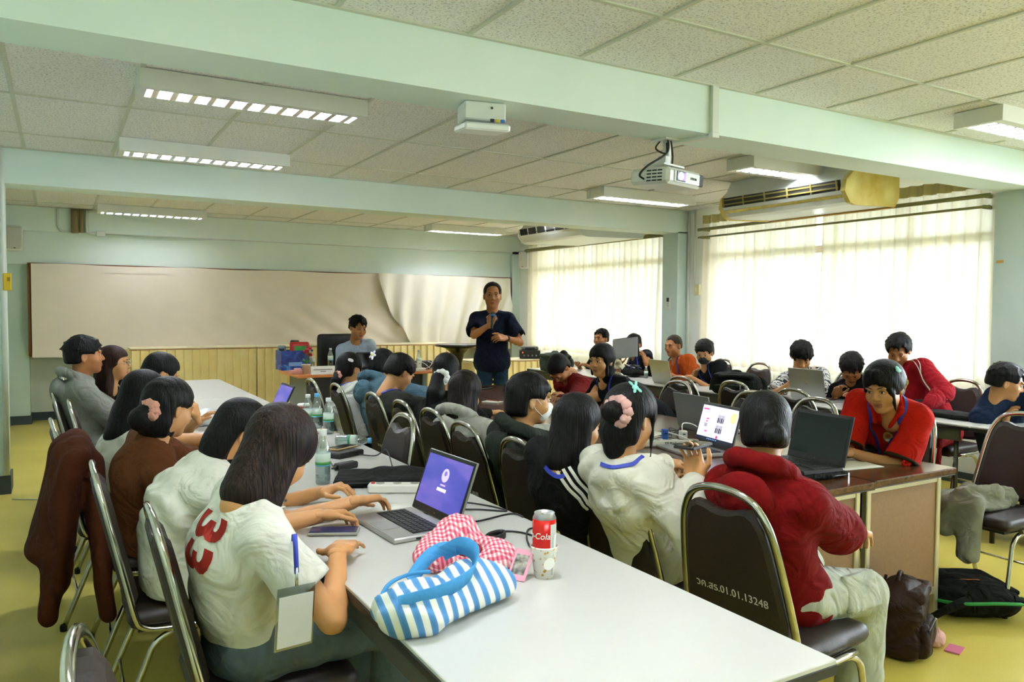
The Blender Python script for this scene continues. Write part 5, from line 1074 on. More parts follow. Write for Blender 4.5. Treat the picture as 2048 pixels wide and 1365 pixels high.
# ------------------------------------------------------------------ window side, facing the room
P[20] = person('short-haired boy looking left beside the far window', (5.98, 7.72, 0.56), 190, (5.780, 7.710, 1.121), (196, 2, 0), (5.55, 7.6, 0.78), (5.55, 7.85, 0.78), T('tee_dark20', '#191a1c', 0.6, name='t_shirt'), DARK, 'short', 'b', male=True)
P[21] = person('person in dark shirt with magenta sleeves holding up an open laptop', (5.98, 6.98, 0.56), 195, (5.860, 7.178, 1.068), (205, -10, 0), (5.580, 6.624, 0.886), (5.580, 7.102, 0.833), T('polo_dark21', '#1d1e26', 0.7, 0.018, name='polo_shirt'), DARK, 'boy', 'b', male=True, el=(0.2, -0.5, -1), er=(0.2, 0.5, -1), hl=('spread', (-0.3, 0.6, 0), (-0.15, 0.15, 1)), hr=('spread', (-0.3, -0.6, 0), (-0.15, -0.1, 1))); lanyard(P[21], M_LAN)
P[22] = person('young monk in saffron orange robe with shaven head by the window', (5.95, 6.2, 0.56), 188, (5.750, 6.365, 1.093), (186, -4, 0), (5.55, 6.1, 0.78), (5.55, 6.35, 0.78), T('robe_orange', '#a84812', 1.85, 0.026, name='robe', fold=0.010), dict(m=cloth('robe_orange', '#a84812')), dict(HS['crop'], t=0.003), 'b', male=True, hairm='#2c2119')
strap(P[22], 'robe_sash', [P[22]['c7']+P[22]['right']*0.08+P[22]['fwd']*0.0, P[22]['sp'](0.7)+P[22]['fwd']*0.15+P[22]['right']*0.02, P[22]['sp'](0.45)+P[22]['fwd']*0.12-P[22]['right']*0.15], 0.05, cloth('robe_fold', '#c05a1c'), 0.008); lanyard(P[22], M_LAN)
P[23] = person('boy in black T-shirt with black face mask by the window', (5.85, 5.52, 0.56), 196, (5.550, 5.691, 1.056), (212, -18, 0), (5.381, 5.607, 0.790), (5.536, 5.839, 0.790), T('tee_black23', '#151618', 0.8, 0.018, name='t_shirt', loose=0.03), DARK, dict(HS['boy'], t=0.020), 'a', male=True); face_mask(P[23], mat('mask_black', '#17181a', 0.8)); lanyard(P[23], M_LAN)
strap(P[23], 'chest_band', [P[23]['sp'](0.42)+P[23]['fwd']*0.14+P[23]['right']*0.15, P[23]['sp'](0.42)+P[23]['fwd']*0.17, P[23]['sp'](0.42)+P[23]['fwd']*0.14-P[23]['right']*0.15], 0.07, cloth('band_white', '#c8c8c4'), 0.004)
def pat_fn(N, L, tc, b):
    v = N.new('ShaderNodeTexNoise'); v.inputs['Scale'].default_value = 7; v.inputs['Detail'].default_value = 1.0; v.inputs['Distortion'].default_value = 2.5; L.new(tc.outputs['Object'], v.inputs[0])
    r = ramp(N, [(0.0, '#23262e'), (0.44, '#23262e'), (0.46, '#d8d6d0'), (0.55, '#d8d6d0'), (0.57, '#6a6c6e'), (0.64, '#d8d6d0')], 'CONSTANT'); L.new(v.outputs[0], r.inputs[0]); L.new(r.outputs[0], b.inputs['Base Color']); b.inputs['Roughness'].default_value = 0.9
P[24] = person('boy in black and white patterned T-shirt working by the window', (5.85, 4.55, 0.56), 200, (5.550, 4.522, 1.082), (228, -34, 0), (5.402, 4.349, 0.851), (5.327, 4.451, 0.862), T('', '', 0.8, 0.020, m=node_mat('pattern_shirt', pat_fn), name='t_shirt', loose=0.03), NAVY, dict(HS['boy'], t=0.022, rough=0.008), 'a', male=True, er=(0.1, 0.9, -0.6))
P[25] = person('boy in black with lowered head beside the tumbler', (5.80, 3.98, 0.56), 200, (5.500, 3.992, 1.020), (214, -52, 0), (5.42, 3.85, 0.78), (5.45, 4.1, 0.78), T('tee_black25', '#141417', 0.7, 0.016, name='t_shirt'), DARK, dict(HS['short'], t=0.018), 'b', male=True)
P[26] = person('person in red tracksuit jacket with white piping leaning on the window table', (5.84, 3.48, 0.56), 190, (5.620, 3.670, 1.174), (205, -28, 0), (5.375, 3.295, 0.790), (5.300, 3.758, 0.819), T('track_red', '#8e0f1a', 1.9, 0.026, name='track_jacket', fold=0.007), dict(m=cloth('track_trousers', '#8e0f1a')), dict(HS['short'], t=0.022), 'b', male=True, el=(0.6, -0.8, -0.2))
p = P[26]
for k in (0, 1): strap(p, 'piping', [p['c7']-p['right']*0.06+p['sd']*0.03-p['fwd']*0.02, p['sh']['l']+p['sd']*0.05+p['fwd']*(0.03*k), p['sh']['l'].lerp(p['E']['l'], 0.4)+p['fwd']*(0.05+0.03*k), p['E']['l']+p['fwd']*(0.03+0.03*k)], 0.006, M_STRIPE, 0.003)
P[27] = person('boy in navy shirt leaning sideways at the right edge', (5.70, 2.82, 0.56), 235, (5.400, 2.761, 1.011), (-52, -14, 0), (5.45, 2.35, 0.60), (5.38, 2.75, 0.74), T('shirt_navy', '#1d2a44', 1.4, 0.020, name='shirt', nr=0.7, fold=0.007), DARK, dict(HS['short'], t=0.018), 'd', male=True, tyaw=262, nk=0.09)
# ------------------------------------------------------------------ presenters
P[28] = person('man in light blue shirt seated behind the presenter desk', (3.34, 9.62, 0.56), 274, (3.280, 9.500, 1.229), (278, -14, 0), (3.50, 9.22, 0.79), (3.12, 9.22, 0.79), T('shirt_blue', '#a9bcd2', 1.85, 0.016, name='shirt'), DARK, dict(HS['short'], t=0.016, low=-0.03), 'd', male=True, s=1.18, hres=0.007, bulk=1.15, hscale=1.03)
p = P[28]; S = Sdf()
for sg in (-1, 1): S.econe(p['c7']+p['right']*sg*0.06+p['sd']*0.0, p['c7']+p['fwd']*0.10+p['right']*sg*0.025-p['sd']*0.035, (0.012, 0.022), (0.010, 0.016), p['right'], k=0.02)
sdf_obj('collar', S, 0.009, T('shirt_blue', '')['m'], p['root'], p['base']); strap(p, 'button_placket', [p['c7']+p['fwd']*0.12-p['sd']*0.06, p['sp'](0.5)+p['fwd']*0.16, p['sp'](0.3)+p['fwd']*0.16], 0.016, T('shirt_blue', '')['m'], 0.003)
wr_, wl_ = (3.646, 6.680, 1.323), (3.834, 6.700, 1.192)
P[29] = person('man in navy T-shirt standing and speaking into a microphone', (3.88, 7.05, 0.94), 243, (3.854, 7.000, 1.614), (243, 0, 0), wl_, wr_, T('tee_navy', '#141b2c', 0.70, 0.022, name='t_shirt', loose=0.028, hem=1, res=0.010, fold=0.0015, hemz=-0.11), dict(m=cloth('jeans_blue', '#22384a', var=0.25), g=0.004), dict(HS['crop'], t=0.008, fringe=0.088, face=0.062), 'b', male=True, seat=False, slouch=-0.01, s=1.03, hscale=1.13, nk=0.155, er=(-0.5, 0.6, -0.8), el=(0.75, -0.2, -0.8), hr=('grip', (0.6, 0.3, 0.1), (0.25, -0.35, 0.9)), hl=('relax', (0.2, 0.5, -0.4), (-0.9, -0.2, 0.05)), hairm='#1d1712', bulk=1.0, knees={'r': (3.80, 7.03, 0.50), 'l': (3.96, 6.97, 0.50)}, ankles={'r': (3.80, 7.05, 0.09), 'l': (3.98, 6.99, 0.09)})
p = P[29]; d = (p['W']['l']-p['E']['l']).normalized(); wc = p['E']['l'].lerp(p['W']['l'], 0.86)-p['base']; Rq = d.to_track_quat('Z', 'Y').to_matrix()
MB().lathe([(0.030, -0.014), (0.033, -0.010), (0.033, 0.010), (0.030, 0.014)], 16, wc, 0, R=Rq).build('watch', mat('watch_black', '#0e0e10', 0.4), p['root'])

# ------------------------------------------------------------------ things on the tables
M_SILV = mat('laptop_silver', '#b4b4b0', 0.35, metal=0.7); M_KEY = mat('laptop_keys', '#1c1c1d', 0.6); M_BEZ = mat('laptop_bezel', '#121213', 0.35); M_GREY = mat('laptop_grey', '#7e807c', 0.4, metal=0.5); M_BLKP = mat('black_plastic', '#171717', 0.5); M_WHITEP = mat('white_plastic', '#e4e2d8', 0.4); M_HP = mat('logo_silver', '#d8d8d6', 0.2, metal=0.8)
def lock_fn(N, L, tc, b):
    n = N.new('ShaderNodeTexNoise'); n.inputs['Scale'].default_value = 6; n.inputs['Detail'].default_value = 3; mp = N.new('ShaderNodeMapping'); mp.inputs['Scale'].default_value = (1, 0.5, 1.6); L.new(tc.outputs['Object'], mp.inputs[0]); L.new(mp.outputs[0], n.inputs[0])
    r = ramp(N, [(0.3, '#2c3a92'), (0.46, '#4a4aa6'), (0.6, '#7a62b0'), (0.75, '#a878a4')]); L.new(n.outputs[0], r.inputs[0]); L.new(r.outputs[0], b.inputs['Emission Color']); b.inputs['Emission Strength'].default_value = 0.28; b.inputs['Base Color'].default_value = (0.02, 0.02, 0.03, 1); b.inputs['Roughness'].default_value = 0.3
SCR_LOCK = node_mat('screen_lock', lock_fn); SCR_WHITE = mat('screen_page', '#101014', 0.3, emit='#dcdcf0', estr=0.33); SCR_OFF = mat('screen_off', '#0c0f0e', 0.12); SCR_BAR = mat('screen_bar', '#05060c', 0.3, emit='#0a1430', estr=0.2)
def emi(c, s_=0.3): return mat('screen_'+c, '#050505', 0.4, emit=c, estr=s_)
def laptop(loc, yaw, label, w=0.33, d=0.225, tilt=18, screen=None, body=M_SILV, lid=None, logo=True, flat=False):
    """hinge centre at loc, user on the -x side for yaw 0; screen leans back by tilt degrees"""
    t = empty('laptop', loc, rad(yaw), label, 'laptop', 'laptops'); R = Matrix.Rotation(rad(tilt), 3, 'Y')
    b = MB().box((-d/2, 0, 0.009), (d, w, 0.018), bev=0.005).build('base', body, t)
    MB().box((-d*0.42, 0, 0.0185), (d*0.46, w*0.86, 0.002)).build('keyboard_tray', M_KEY, b)
    kw = w*0.84/13
    for r_ in range(5):
        mb = MB()
        for c_ in range(13): mb.box((-d*0.23-r_*d*0.095, -w*0.42+kw*(c_+0.5), 0.0205), (d*0.078, kw*0.82, 0.003))
        mb.build('key_row', mat('laptop_keycap', '#262627', 0.55), b)
    MB().box((-d*0.82, -w*0.02, 0.0185), (d*0.28, w*0.30, 0.0012)).build('touchpad', mat('touchpad', '#a2a29e', 0.4, metal=0.5) if body is M_SILV else M_KEY, b)
    h = d*0.98; c = Vector((0.004, 0, 0.016)); l = MB().box(c+R @ Vector((0, 0, h/2)), (0.008, w, h), R=R, bev=0.003).build('lid', lid or body, t)
    MB().box(c+R @ Vector((-0.0045, 0, h/2)), (0.0025, w*0.985, h*0.97), R=R).build('bezel', M_BEZ, l)
    MB().box(c+R @ Vector((-0.006, 0, h*0.53)), (0.0015, w*0.92, h*0.80), R=R).build('screen', screen or SCR_OFF, l)
    ux, uy, uz = R @ Vector((0, -1, 0)), R @ Vector((0, 0, 1)), R @ Vector((-1, 0, 0))
    if logo:
        MB().lathe([(0.012, 0), (0.015, 0.0012), (0.013, 0.0015)], 20, c+R @ Vector((0.0045, 0, h*0.55)), 0, R=axes(-ux, uy, -uz)).build('lid_logo_ring', M_HP, l)
        text_mesh('lid_logo', 'hp', 0.020, M_HP, l, axes(-ux, uy, -uz), c+R @ Vector((0.005, 0, h*0.55)), 0.0004); text_mesh('bezel_logo', 'hp', 0.008, M_HP, l, axes(ux, uy, uz), c+R @ Vector((-0.0062, 0, h*0.065)), 0.0003)
    def on(u, v, off=0.0072): return c+R @ Vector((-off, -u*w, v*h))
    return t, l, R, on, axes(ux, uy, uz)
A, l, R, on, AX = laptop((1.098, 2.405, ZT), 3, 'open silver laptop showing a purple lock screen on the near white table', 0.335, 0.225, 20, SCR_LOCK, lid=M_GREY)
MB().lathe([(0.0001, 0), (0.024, 0), (0.024, 0.0006)], 24, on(0, 0.66), 0, R=AX).build('lock_avatar', emi('#c0b4dc', 0.3), l); MB().lathe([(0.0001, 0), (0.009, 0), (0.009, 0.0008)], 16, on(0, 0.69, 0.0078), 0, R=AX).build('avatar_head', emi('#7a68b8', 0.3), l)
MB().box(on(0, 0.43), (0.001, 0.062, 0.011), R=R).build('password_field', emi('#e6d8e6', 0.34), l); MB().box(on(0, 0.505), (0.001, 0.034, 0.006), R=R).build('user_name', emi('#b8a6d2', 0.3), l); MB().box(on(0.40, 0.16), (0.001, 0.025, 0.005), R=R).build('tray_icons', emi('#c8bcdc', 0.3), l)
MB().box((-0.14, -0.169, 0.009), (0.016, 0.002, 0.006)).build('port', M_BLKP, A); MB().box((-0.11, -0.169, 0.009), (0.010, 0.002, 0.004)).build('port', M_BLKP, A)
B, l, R, on, AX = laptop((2.945, 2.955, 0.740), -10, 'open laptop with a bright web page in front of the white sweatshirt', 0.34, 0.235, 16, SCR_WHITE, lid=M_GREY)
MB().box(on(0, 0.165), (0.001, 0.315, 0.018), R=R).build('task_bar', SCR_BAR, l)
for i in range(6): MB().box(on(-0.16+i*0.045, 0.165, 0.0078), (0.0008, 0.006, 0.006), R=R).build('task_icon', emi('#6a9ad8', 0.4), l)
for r_ in range(2):
    for c_ in range(2): MB().box(on(0.02+c_*0.085, 0.66-r_*0.24), (0.001, 0.026, 0.045), R=R).build('page_thumbnail', emi('#b8b4c4', 0.25), l); MB().box(on(0.0+c_*0.085, 0.63-r_*0.24, 0.0078), (0.0008, 0.009, 0.026), R=R).build('page_figure', emi('#14182c', 0.3), l); MB().box(on(0.043+c_*0.085, 0.63-r_*0.24, 0.0078), (0.0008, 0.006, 0.022), R=R).build('page_figure', emi('#302838', 0.3), l)
for u, v, ww in ((-0.36, 0.84, 0.05), (-0.27, 0.62, 0.022), (-0.28, 0.56, 0.014), (-0.25, 0.33, 0.022)): MB().box(on(u, v), (0.001, ww, 0.008), R=R).build('page_button', emi('#d83a9a', 0.3), l)
MB().lathe([(0.0001, 0), (0.009, 0), (0.009, 0.0006)], 16, on(0.06, 0.24), 0, R=AX).build('page_badge', emi('#d8308a', 0.3), l); MB().lathe([(0.0001, 0), (0.028, 0), (0.028, 0.0005)], 20, on(0.36, 0.74), 0, R=AX).build('page_sun', emi('#ecd884', 0.36), l)
for k in range(3): MB().box(on(-0.29, 0.50-k*0.03), (0.001, 0.03-k*0.004, 0.004), R=R).build('page_text', emi('#50505c', 0.25), l)
laptop((3.000, 2.360, 0.765), -6, 'open black laptop with dark screen in front of the red hoodie', 0.34, 0.235, 14, SCR_OFF, M_BLKP)
laptop((3.335, 3.480, 0.740), 176, 'grey laptop with its lid turned to the camera on the brown table', 0.33, 0.22, 12, SCR_OFF, M_GREY, logo=False)
laptop((5.185, 5.884, 0.740), 172, 'silver laptop in front of the saffron robed person', 0.35, 0.24, 14, SCR_OFF)
laptop((5.283, 4.225, 0.740), 178, 'silver laptop beside the black tumbler by the window', 0.35, 0.26, 10, SCR_OFF)
laptop((1.25, 5.32, ZT), 0, 'dark laptop open far along the white table', 0.33, 0.22, 25, SCR_LOCK, M_BLKP, logo=False)
laptop((3.119, 8.581, 0.740), 92, 'brown laptop open on the presenter desk', 0.32, 0.22, 14, SCR_OFF, mat('laptop_brown', '#5a3020', 0.4))
# the laptop held up by the person at the window
hx = Vector((5.550, 6.949, 1.043)); t = empty('held_laptop', hx, rad(200), 'dark grey laptop held up in both hands in front of a face by the window', 'laptop', 'laptops'); R = Matrix.Rotation(rad(8), 3, 'X') @ Matrix.Rotation(rad(-12), 3, 'Y')
MB().box((0, 0, 0), (0.012, 0.33, 0.225), R=R, bev=0.004).build('lid', M_GREY, t); MB().box((-0.03, 0, 0.008), (0.016, 0.33, 0.225), R=R @ Matrix.Rotation(rad(12), 3, 'Y'), bev=0.004).build('base', M_BLKP, t)
def bottle(loc, label, h=0.21, r=0.031, cap='#dfe4e4', lab='#4a9a4a', cat='bottle', rot=None):
    t = empty('water_bottle', loc, 0, label, cat, 'clear plastic water bottles')
    if rot: t.rotation_euler = rot
    pr = [(r*0.9, 0), (r, 0.008), (r, h*0.18), (r*0.94, h*0.2), (r, h*0.22), (r, h*0.60), (r*0.93, h*0.66), (r*0.5, h*0.86), (r*0.42, h*0.88), (r*0.42, h*0.92)]
    MB().lathe(pr, 18).build('bottle_body', glass('bottle_plastic', '#eef4f4', 0.06, 0.18), t); MB().lathe([(r*0.92, 0.004), (r*0.94, h*0.5), (r*0.85, h*0.55), (0.0001, h*0.55)], 16).build('water', glass('bottle_water', '#e4eeee', 0.02, 0.06), t)
    MB().lathe([(r*0.48, h*0.90), (r*0.50, h*0.905), (r*0.50, h*0.99), (r*0.44, h)], 14).build('cap', mat('cap_'+cap, cap, 0.45), t)
    MB().lathe([(r*1.012, h*0.36), (r*1.012, h*0.58)], 18).build('label_band', mat('bottle_label', '#cfe0d4', 0.5), t); MB().lathe([(r*1.02, h*0.37), (r*1.02, h*0.42)], 18).build('label_stripe', mat('label_'+lab, lab, 0.5), t); MB().lathe([(r*1.02, h*0.345), (r*1.02, h*0.37)], 18).build('label_stripe', mat('label_cyan', '#58b4cc', 0.5), t)
bottle((0.939, 3.161, 0.740), 'clear water bottle standing nearest the camera beside the bob hair', 0.225); bottle((1.347, 4.421, 0.740), 'clear water bottle in front of the bottle group behind the bob hair', 0.21); bottle((1.342, 4.638, 0.740), 'clear water bottle with light blue cap in the bottle group', 0.215, cap='#5aa8d8'); bottle((1.294, 4.663, 0.740), 'clear water bottle leftmost in the bottle group', 0.21)
bottle(tuple(Vector((1.258, 3.998, 0.740))+Vector((0, 0, 0.032))), 'clear bottle with blue cap lying beside the phone', 0.19, 0.030, '#5aa8e0', rot=(0, PI/2, rad(-32)))
t = empty('paper_cup', (1.361, 5.011, 0.740), 0, 'red and white paper cup beside the bottle group', 'cup'); MB().lathe([(0.028, 0), (0.036, 0.10), (0.038, 0.10), (0.037, 0.104)], 16).build('cup_wall', mat('cup_red', '#b01c1c', 0.5), t); MB().lathe([(0.039, 0.098), (0.040, 0.106), (0.034, 0.112), (0.0001, 0.112)], 16).build('lid', M_WHITEP, t)
def dots_fn(N, L, tc, b):
    v = N.new('ShaderNodeTexVoronoi'); v.inputs['Scale'].default_value = 75; L.new(tc.outputs['Object'], v.inputs['Vector']); r = ramp(N, [(0, '#d07a2a'), (0.22, '#c8a030'), (0.34, '#ece8dc'), (1, '#f0ece2')]); L.new(v.outputs['Distance'], r.inputs[0]); L.new(r.outputs[0], b.inputs['Base Color']); b.inputs['Roughness'].default_value = 0.6
M_DOTS = node_mat('cup_print', dots_fn)
t = empty('paper_cup', (1.184, 4.038, 0.740), 0, 'patterned paper cup between the bottles and the lying bottle', 'cup'); MB().lathe([(0.028, 0), (0.038, 0.085), (0.040, 0.088), (0.036, 0.088), (0.028, 0.01)], 18).build('cup_wall', M_DOTS, t)
# drink can standing in a paper cup, two straws
cx = Vector((1.138, 1.765, ZT)); t = empty('paper_cup', cx, 0, 'patterned paper cup holding the red drink can', 'cup'); MB().lathe([(0.026, 0.0), (0.0375, 0.082), (0.040, 0.085), (0.0385, 0.088), (0.036, 0.082), (0.0255, 0.004)], 24).build('cup_wall', M_DOTS, t); MB().lathe([(0.0001, 0), (0.017, 0), (0.0175, 0.0008)], 18, (-0.006, -0.0345, 0.045), 0, R=Matrix.Rotation(PI/2+0.12, 3, 'X')).build('cup_patch', mat('cup_cream', '#f2eee4', 0.6), t)
t = empty('drink_can', cx+Vector((0, 0, 0.058)), 0, 'red drink can with white script standing in the paper cup', 'can'); MB().lathe([(0.0225, 0), (0.030, 0.008), (0.0325, 0.014), (0.0325, 0.104)], 24).build('can_body', mat('can_red', '#c81810', 0.25, metal=0.3), t); MB().lathe([(0.0325, 0.104), (0.0275, 0.116), (0.0285, 0.119), (0.0275, 0.120), (0.026, 0.114), (0.0001, 0.114)], 24).build('can_top', M_SILV, t); MB().box((0.004, 0.0, 0.1155), (0.018, 0.012, 0.002)).build('pull_tab', M_HP, t)
a0 = rad(-120)   # lettering wrapped on the can
Rt = axes(Vector((0, 0, 1)), Vector((-math.cos(a0+PI/2), -math.sin(a0+PI/2), 0)), Vector((math.cos(a0), math.sin(a0), 0)))
def wrap(o, r, a, zc):
    for v in o.data.vertices: x, y, z = v.co; th = a+x/r; v.co = ((r+z)*math.cos(th), (r+z)*math.sin(th), zc+y)
    o.matrix_local = Matrix.Identity(4)
o = text_mesh('can_script', 'Coca-Cola', 0.024, M_WHITEP, t, None, (0, 0, 0), 0.0003); 
for v in o.data.vertices: x, y, z = v.co; v.co = (x+y*0.2, y, z)
wrap(o, 0.0328, rad(-182), 0.060); 
V = [(0.0329*math.cos(a), 0.0329*math.sin(a), z) for z in (0.022, 0.092) for a in [rad(-92+i*8) for i in range(8)]]; link('nutrition_panel', mesh_np('nutrition_panel', V, [(i, i+1, i+9, i+8) for i in range(7)]), t, mat('can_panel', '#cfcfca', 0.4))
for k, (a, lb) in enumerate(((-75, 'white straw leaning in the paper cup in front of the can'), (5, 'white straw leaning in the paper cup right of the can'))):
    q = Vector((0.0355*math.cos(rad(a)), 0.0355*math.sin(rad(a)), 0)); o = MB().tube([cx+q*0.86+Vector((0, 0, 0.012)), cx+q*1.06+Vector((0, 0, 0.125))], 0.0028, 8).build('straw', M_WHITEP); tag(o, lb, 'straw')
# gingham pouch
def gingham_fn(N, L, tc, b):
    mp = N.new('ShaderNodeMapping'); mp.inputs['Rotation'].default_value = (0.2, 0.1, 0.4); L.new(tc.outputs['Object'], mp.inputs[0]); sx = N.new('ShaderNodeSeparateXYZ'); L.new(mp.outputs[0], sx.inputs[0]); prev = None
    for i, q in enumerate(('X', 'Y')):
        m1 = N.new('ShaderNodeMath'); m1.operation = 'MULTIPLY'; m1.inputs[1].default_value = 500; L.new(sx.outputs[q], m1.inputs[0]); m2 = N.new('ShaderNodeMath'); m2.operation = 'SINE'; L.new(m1.outputs[0], m2.inputs[0]); m3 = N.new('ShaderNodeMath'); m3.operation = 'GREATER_THAN'; m3.inputs[1].default_value = 0; L.new(m2.outputs[0], m3.inputs[0])
        if prev: ad = N.new('ShaderNodeMath'); L.new(prev.outputs[0], ad.inputs[0]); L.new(m3.outputs[0], ad.inputs[1]); prev = ad
        else: prev = m3
    dv = N.new('ShaderNodeMath'); dv.operation = 'DIVIDE'; dv.inputs[1].default_value = 2; L.new(prev.outputs[0], dv.inputs[0]); r = ramp(N, [(0, '#f0dcd8'), (0.5, '#dc8490'), (1, '#c03a58')]); L.new(dv.outputs[0], r.inputs[0]); L.new(r.outputs[0], b.inputs['Base Color']); b.inputs['Roughness'].default_value = 0.9
pc = Vector((0.975, 1.955, ZT)); t = empty('pouch', pc, 0, 'pink gingham drawstring pouch on the near white table', 'pouch'); S = Sdf()
for (x, y, z, a, b_, c_) in ((-0.05, 0.01, 0.035, 0.085, 0.07, 0.045), (0.06, -0.03, 0.035, 0.085, 0.06, 0.04), (0.0, 0.05, 0.05, 0.09, 0.05, 0.05), (0.02, 0.06, 0.095, 0.05, 0.035, 0.035), (0.09, -0.085, 0.025, 0.05, 0.045, 0.03)): S.ell(pc+Vector((x, y, z)), (a, b_, c_), k=0.04)
S.ell(pc+Vector((0.005, -0.045, 0.075)), (0.055, 0.045, 0.030), rotz(-0.4), op='-', k=0.02); S.plane(pc+Vector((0, 0, 0.001)), (0, 0, -1)); sdf_obj('pouch_fabric', S, 0.006, node_mat('gingham', gingham_fn), t, pc, folds(0.010, 4, 95, (0.8, 0.5, 0.4)))
S = Sdf(); S.ell((0.005, -0.035, 0.055), (0.045, 0.035, 0.022), rotz(-0.4)); sdf_obj('pouch_lining', S, 0.006, cloth('lining_red', '#8a2a2a'), t, (0, 0, 0))
# blue striped tote bag
def stripe_fn(N, L, tc, b):
    wv = N.new('ShaderNodeTexWave'); wv.wave_type = 'BANDS'; wv.bands_direction = 'X'; wv.inputs['Scale'].default_value = 10.5; wv.inputs['Distortion'].default_value = 1.1; wv.inputs['Detail'].default_value = 0.5; wv.inputs['Detail Scale'].default_value = 0.6; mp = N.new('ShaderNodeMapping'); mp.inputs['Rotation'].default_value = (0, 0.35, 0.45); L.new(tc.outputs['Object'], mp.inputs[0]); L.new(mp.outputs[0], wv.inputs['Vector'])
    r = ramp(N, [(0, '#4a82b4'), (0.47, '#5a90c0'), (0.53, '#e4e2d4'), (1, '#ebe9dc')]); L.new(wv.outputs['Fac'], r.inputs[0]); L.new(r.outputs[0], b.inputs['Base Color']); b.inputs['Roughness'].default_value = 0.9
bc = Vector((0.80, 1.655, ZT)); t = empty('tote_bag', bc, rad(17), 'blue and white striped tote bag lying on the near white table', 'bag'); S = Sdf()
S.econe((-0.155, 0, 0.045), (0.15, 0, 0.042), (0.075, 0.048), (0.070, 0.042), (0, 1, 0), k=0.03); S.ell((-0.10, -0.01, 0.05), (0.07, 0.08, 0.05), k=0.03); S.ell((0.09, 0.03, 0.055), (0.08, 0.055, 0.045), k=0.03); S.ell((-0.10, 0.055, 0.098), (0.045, 0.022, 0.022), op='-', k=0.02); S.plane((0, 0, 0.001), (0, 0, -1))
sdf_obj('bag_fabric', S, 0.006, node_mat('tote_stripes', stripe_fn), t, (0, 0, 0), folds(0.008, 9, 60, (0.7, 0.7, 0.3)))
M_STRAP = cloth('tote_strap', '#4a94c8', 0.1)
def ribbon(pts, w, th, name, m, parent, upv=(0, 0, 1)):
    P_ = bez(pts, 8); V = []; F = []
    for i, p_ in enumerate(P_):
        tg = (P_[min(i+1, len(P_)-1)]-P_[max(i-1, 0)]).normalized(); u = Vector(upv(i/(len(P_)-1)) if callable(upv) else upv); u = (u-tg*u.dot(tg)).normalized(); n_ = tg.cross(u); V += [p_+u*w/2+n_*th, p_-u*w/2+n_*th, p_-u*w/2-n_*th, p_+u*w/2-n_*th]
    for i in range(len(P_)-1):
        for j in range(4): F.append((i*4+j, i*4+(j+1) % 4, i*4+4+(j+1) % 4, i*4+4+j))
    F += [(0, 1, 2, 3), tuple(len(V)-4+j for j in (3, 2, 1, 0))]
    return link(name, mesh_np(name, V, F), parent, m)
ribbon([(-0.185, -0.035, 0.082), (-0.10, -0.078, 0.098), (0.0, -0.070, 0.112), (0.075, -0.01, 0.128), (0.085, 0.05, 0.135), (0.05, 0.085, 0.115)], 0.046, 0.0015, 'handle', M_STRAP, t, (0.05, -0.35, 0.9)); ribbon([(-0.06, 0.075, 0.075), (0.0, 0.09, 0.11), (0.05, 0.09, 0.125), (0.075, 0.06, 0.128)], 0.034, 0.0015, 'handle', M_STRAP, t, (0.0, 0.5, 0.8)); MB().tube(bez([(-0.19, 0.03, 0.07), (-0.15, 0.045, 0.098), (-0.08, 0.06, 0.10), (-0.02, 0.05, 0.095)], 6), 0.005, 6).build('rim_piping', M_STRAP, t)
# small things beside the pouch
t = empty('photo_card', (1.075, 1.785, ZT), rad(-62), 'pink framed photo card leaning beside the gingham pouch', 'card'); R = Matrix.Rotation(rad(-38), 3, 'X'); MB().box((0, 0, 0.036), (0.056, 0.004, 0.088), R=R, bev=0.001).build('card_frame', mat('card_pink', '#e8a4b8', 0.5), t); MB().box((0, 0, 0.036), (0.040, 0.006, 0.056), R=R).build('card_photo', mat('card_photo', '#4c4a48', 0.3, var=0.6, vscale=60, col2='#c8c0b0'), t)
t = empty('flower_charm', (1.10, 1.93, ZT), 0, 'small yellow flower charm beside the gingham pouch', 'charm')
for k in range(5): a = k*2*PI/5; MB().lathe([(0.0001, 0.004), (0.009, 0.005), (0.010, 0.009), (0.0001, 0.012)], 10, (0.013*math.cos(a), 0.013*math.sin(a), 0)).build('petal', mat('petal_yellow', '#e6d060', 0.5), t)
MB().lathe([(0.0001, 0.004), (0.008, 0.006), (0.008, 0.012), (0.0001, 0.015)], 10).build('flower_heart', M_WHITEP, t)
def cable(pts, label, r=0.0032, m=None, name='cable', n=8):
    p0 = Vector(pts[0]); o = MB().tube([q-p0 for q in bez(pts, n)], r, 6).build(name, m or M_BLKP, None, p0); return tag(o, label, 'cable', 'loose cables')
zt = ZT+0.004
cable([(1.10, 2.52, zt), (1.19, 2.46, zt), (1.27, 2.55, zt+0.01), (1.36, 2.50, zt), (1.385, 2.40, zt), (1.30, 2.47, zt), (1.20, 2.52, zt)], 'tangled black laptop cable behind the purple-screen laptop')
cable([(1.11, 2.28, zt), (1.16, 2.36, zt), (1.23, 2.33, zt), (1.38, 2.36, zt), (1.395, 2.30, zt-0.0)], 'black cable running to the right edge of the near white table')
cable([(1.13, 2.24, zt), (1.19, 2.14, zt), (1.25, 2.18, zt), (1.30, 2.12, zt), (1.31, 1.98, zt), (1.24, 2.00, zt), (1.33, 2.16, zt), (1.40, 2.14, zt)], 'black cable bent like a hook behind the drink can')
t = empty('cable_tie', (1.19, 2.13, ZT), rad(30), 'black oval cable strap loop on the near white table', 'strap'); ribbon([(0.045*math.cos(a), 0.022*math.sin(a), 0.010) for a in [i*2*PI/12 for i in range(13)]], 0.018, 0.003, 'strap_loop', M_BLKP, t)
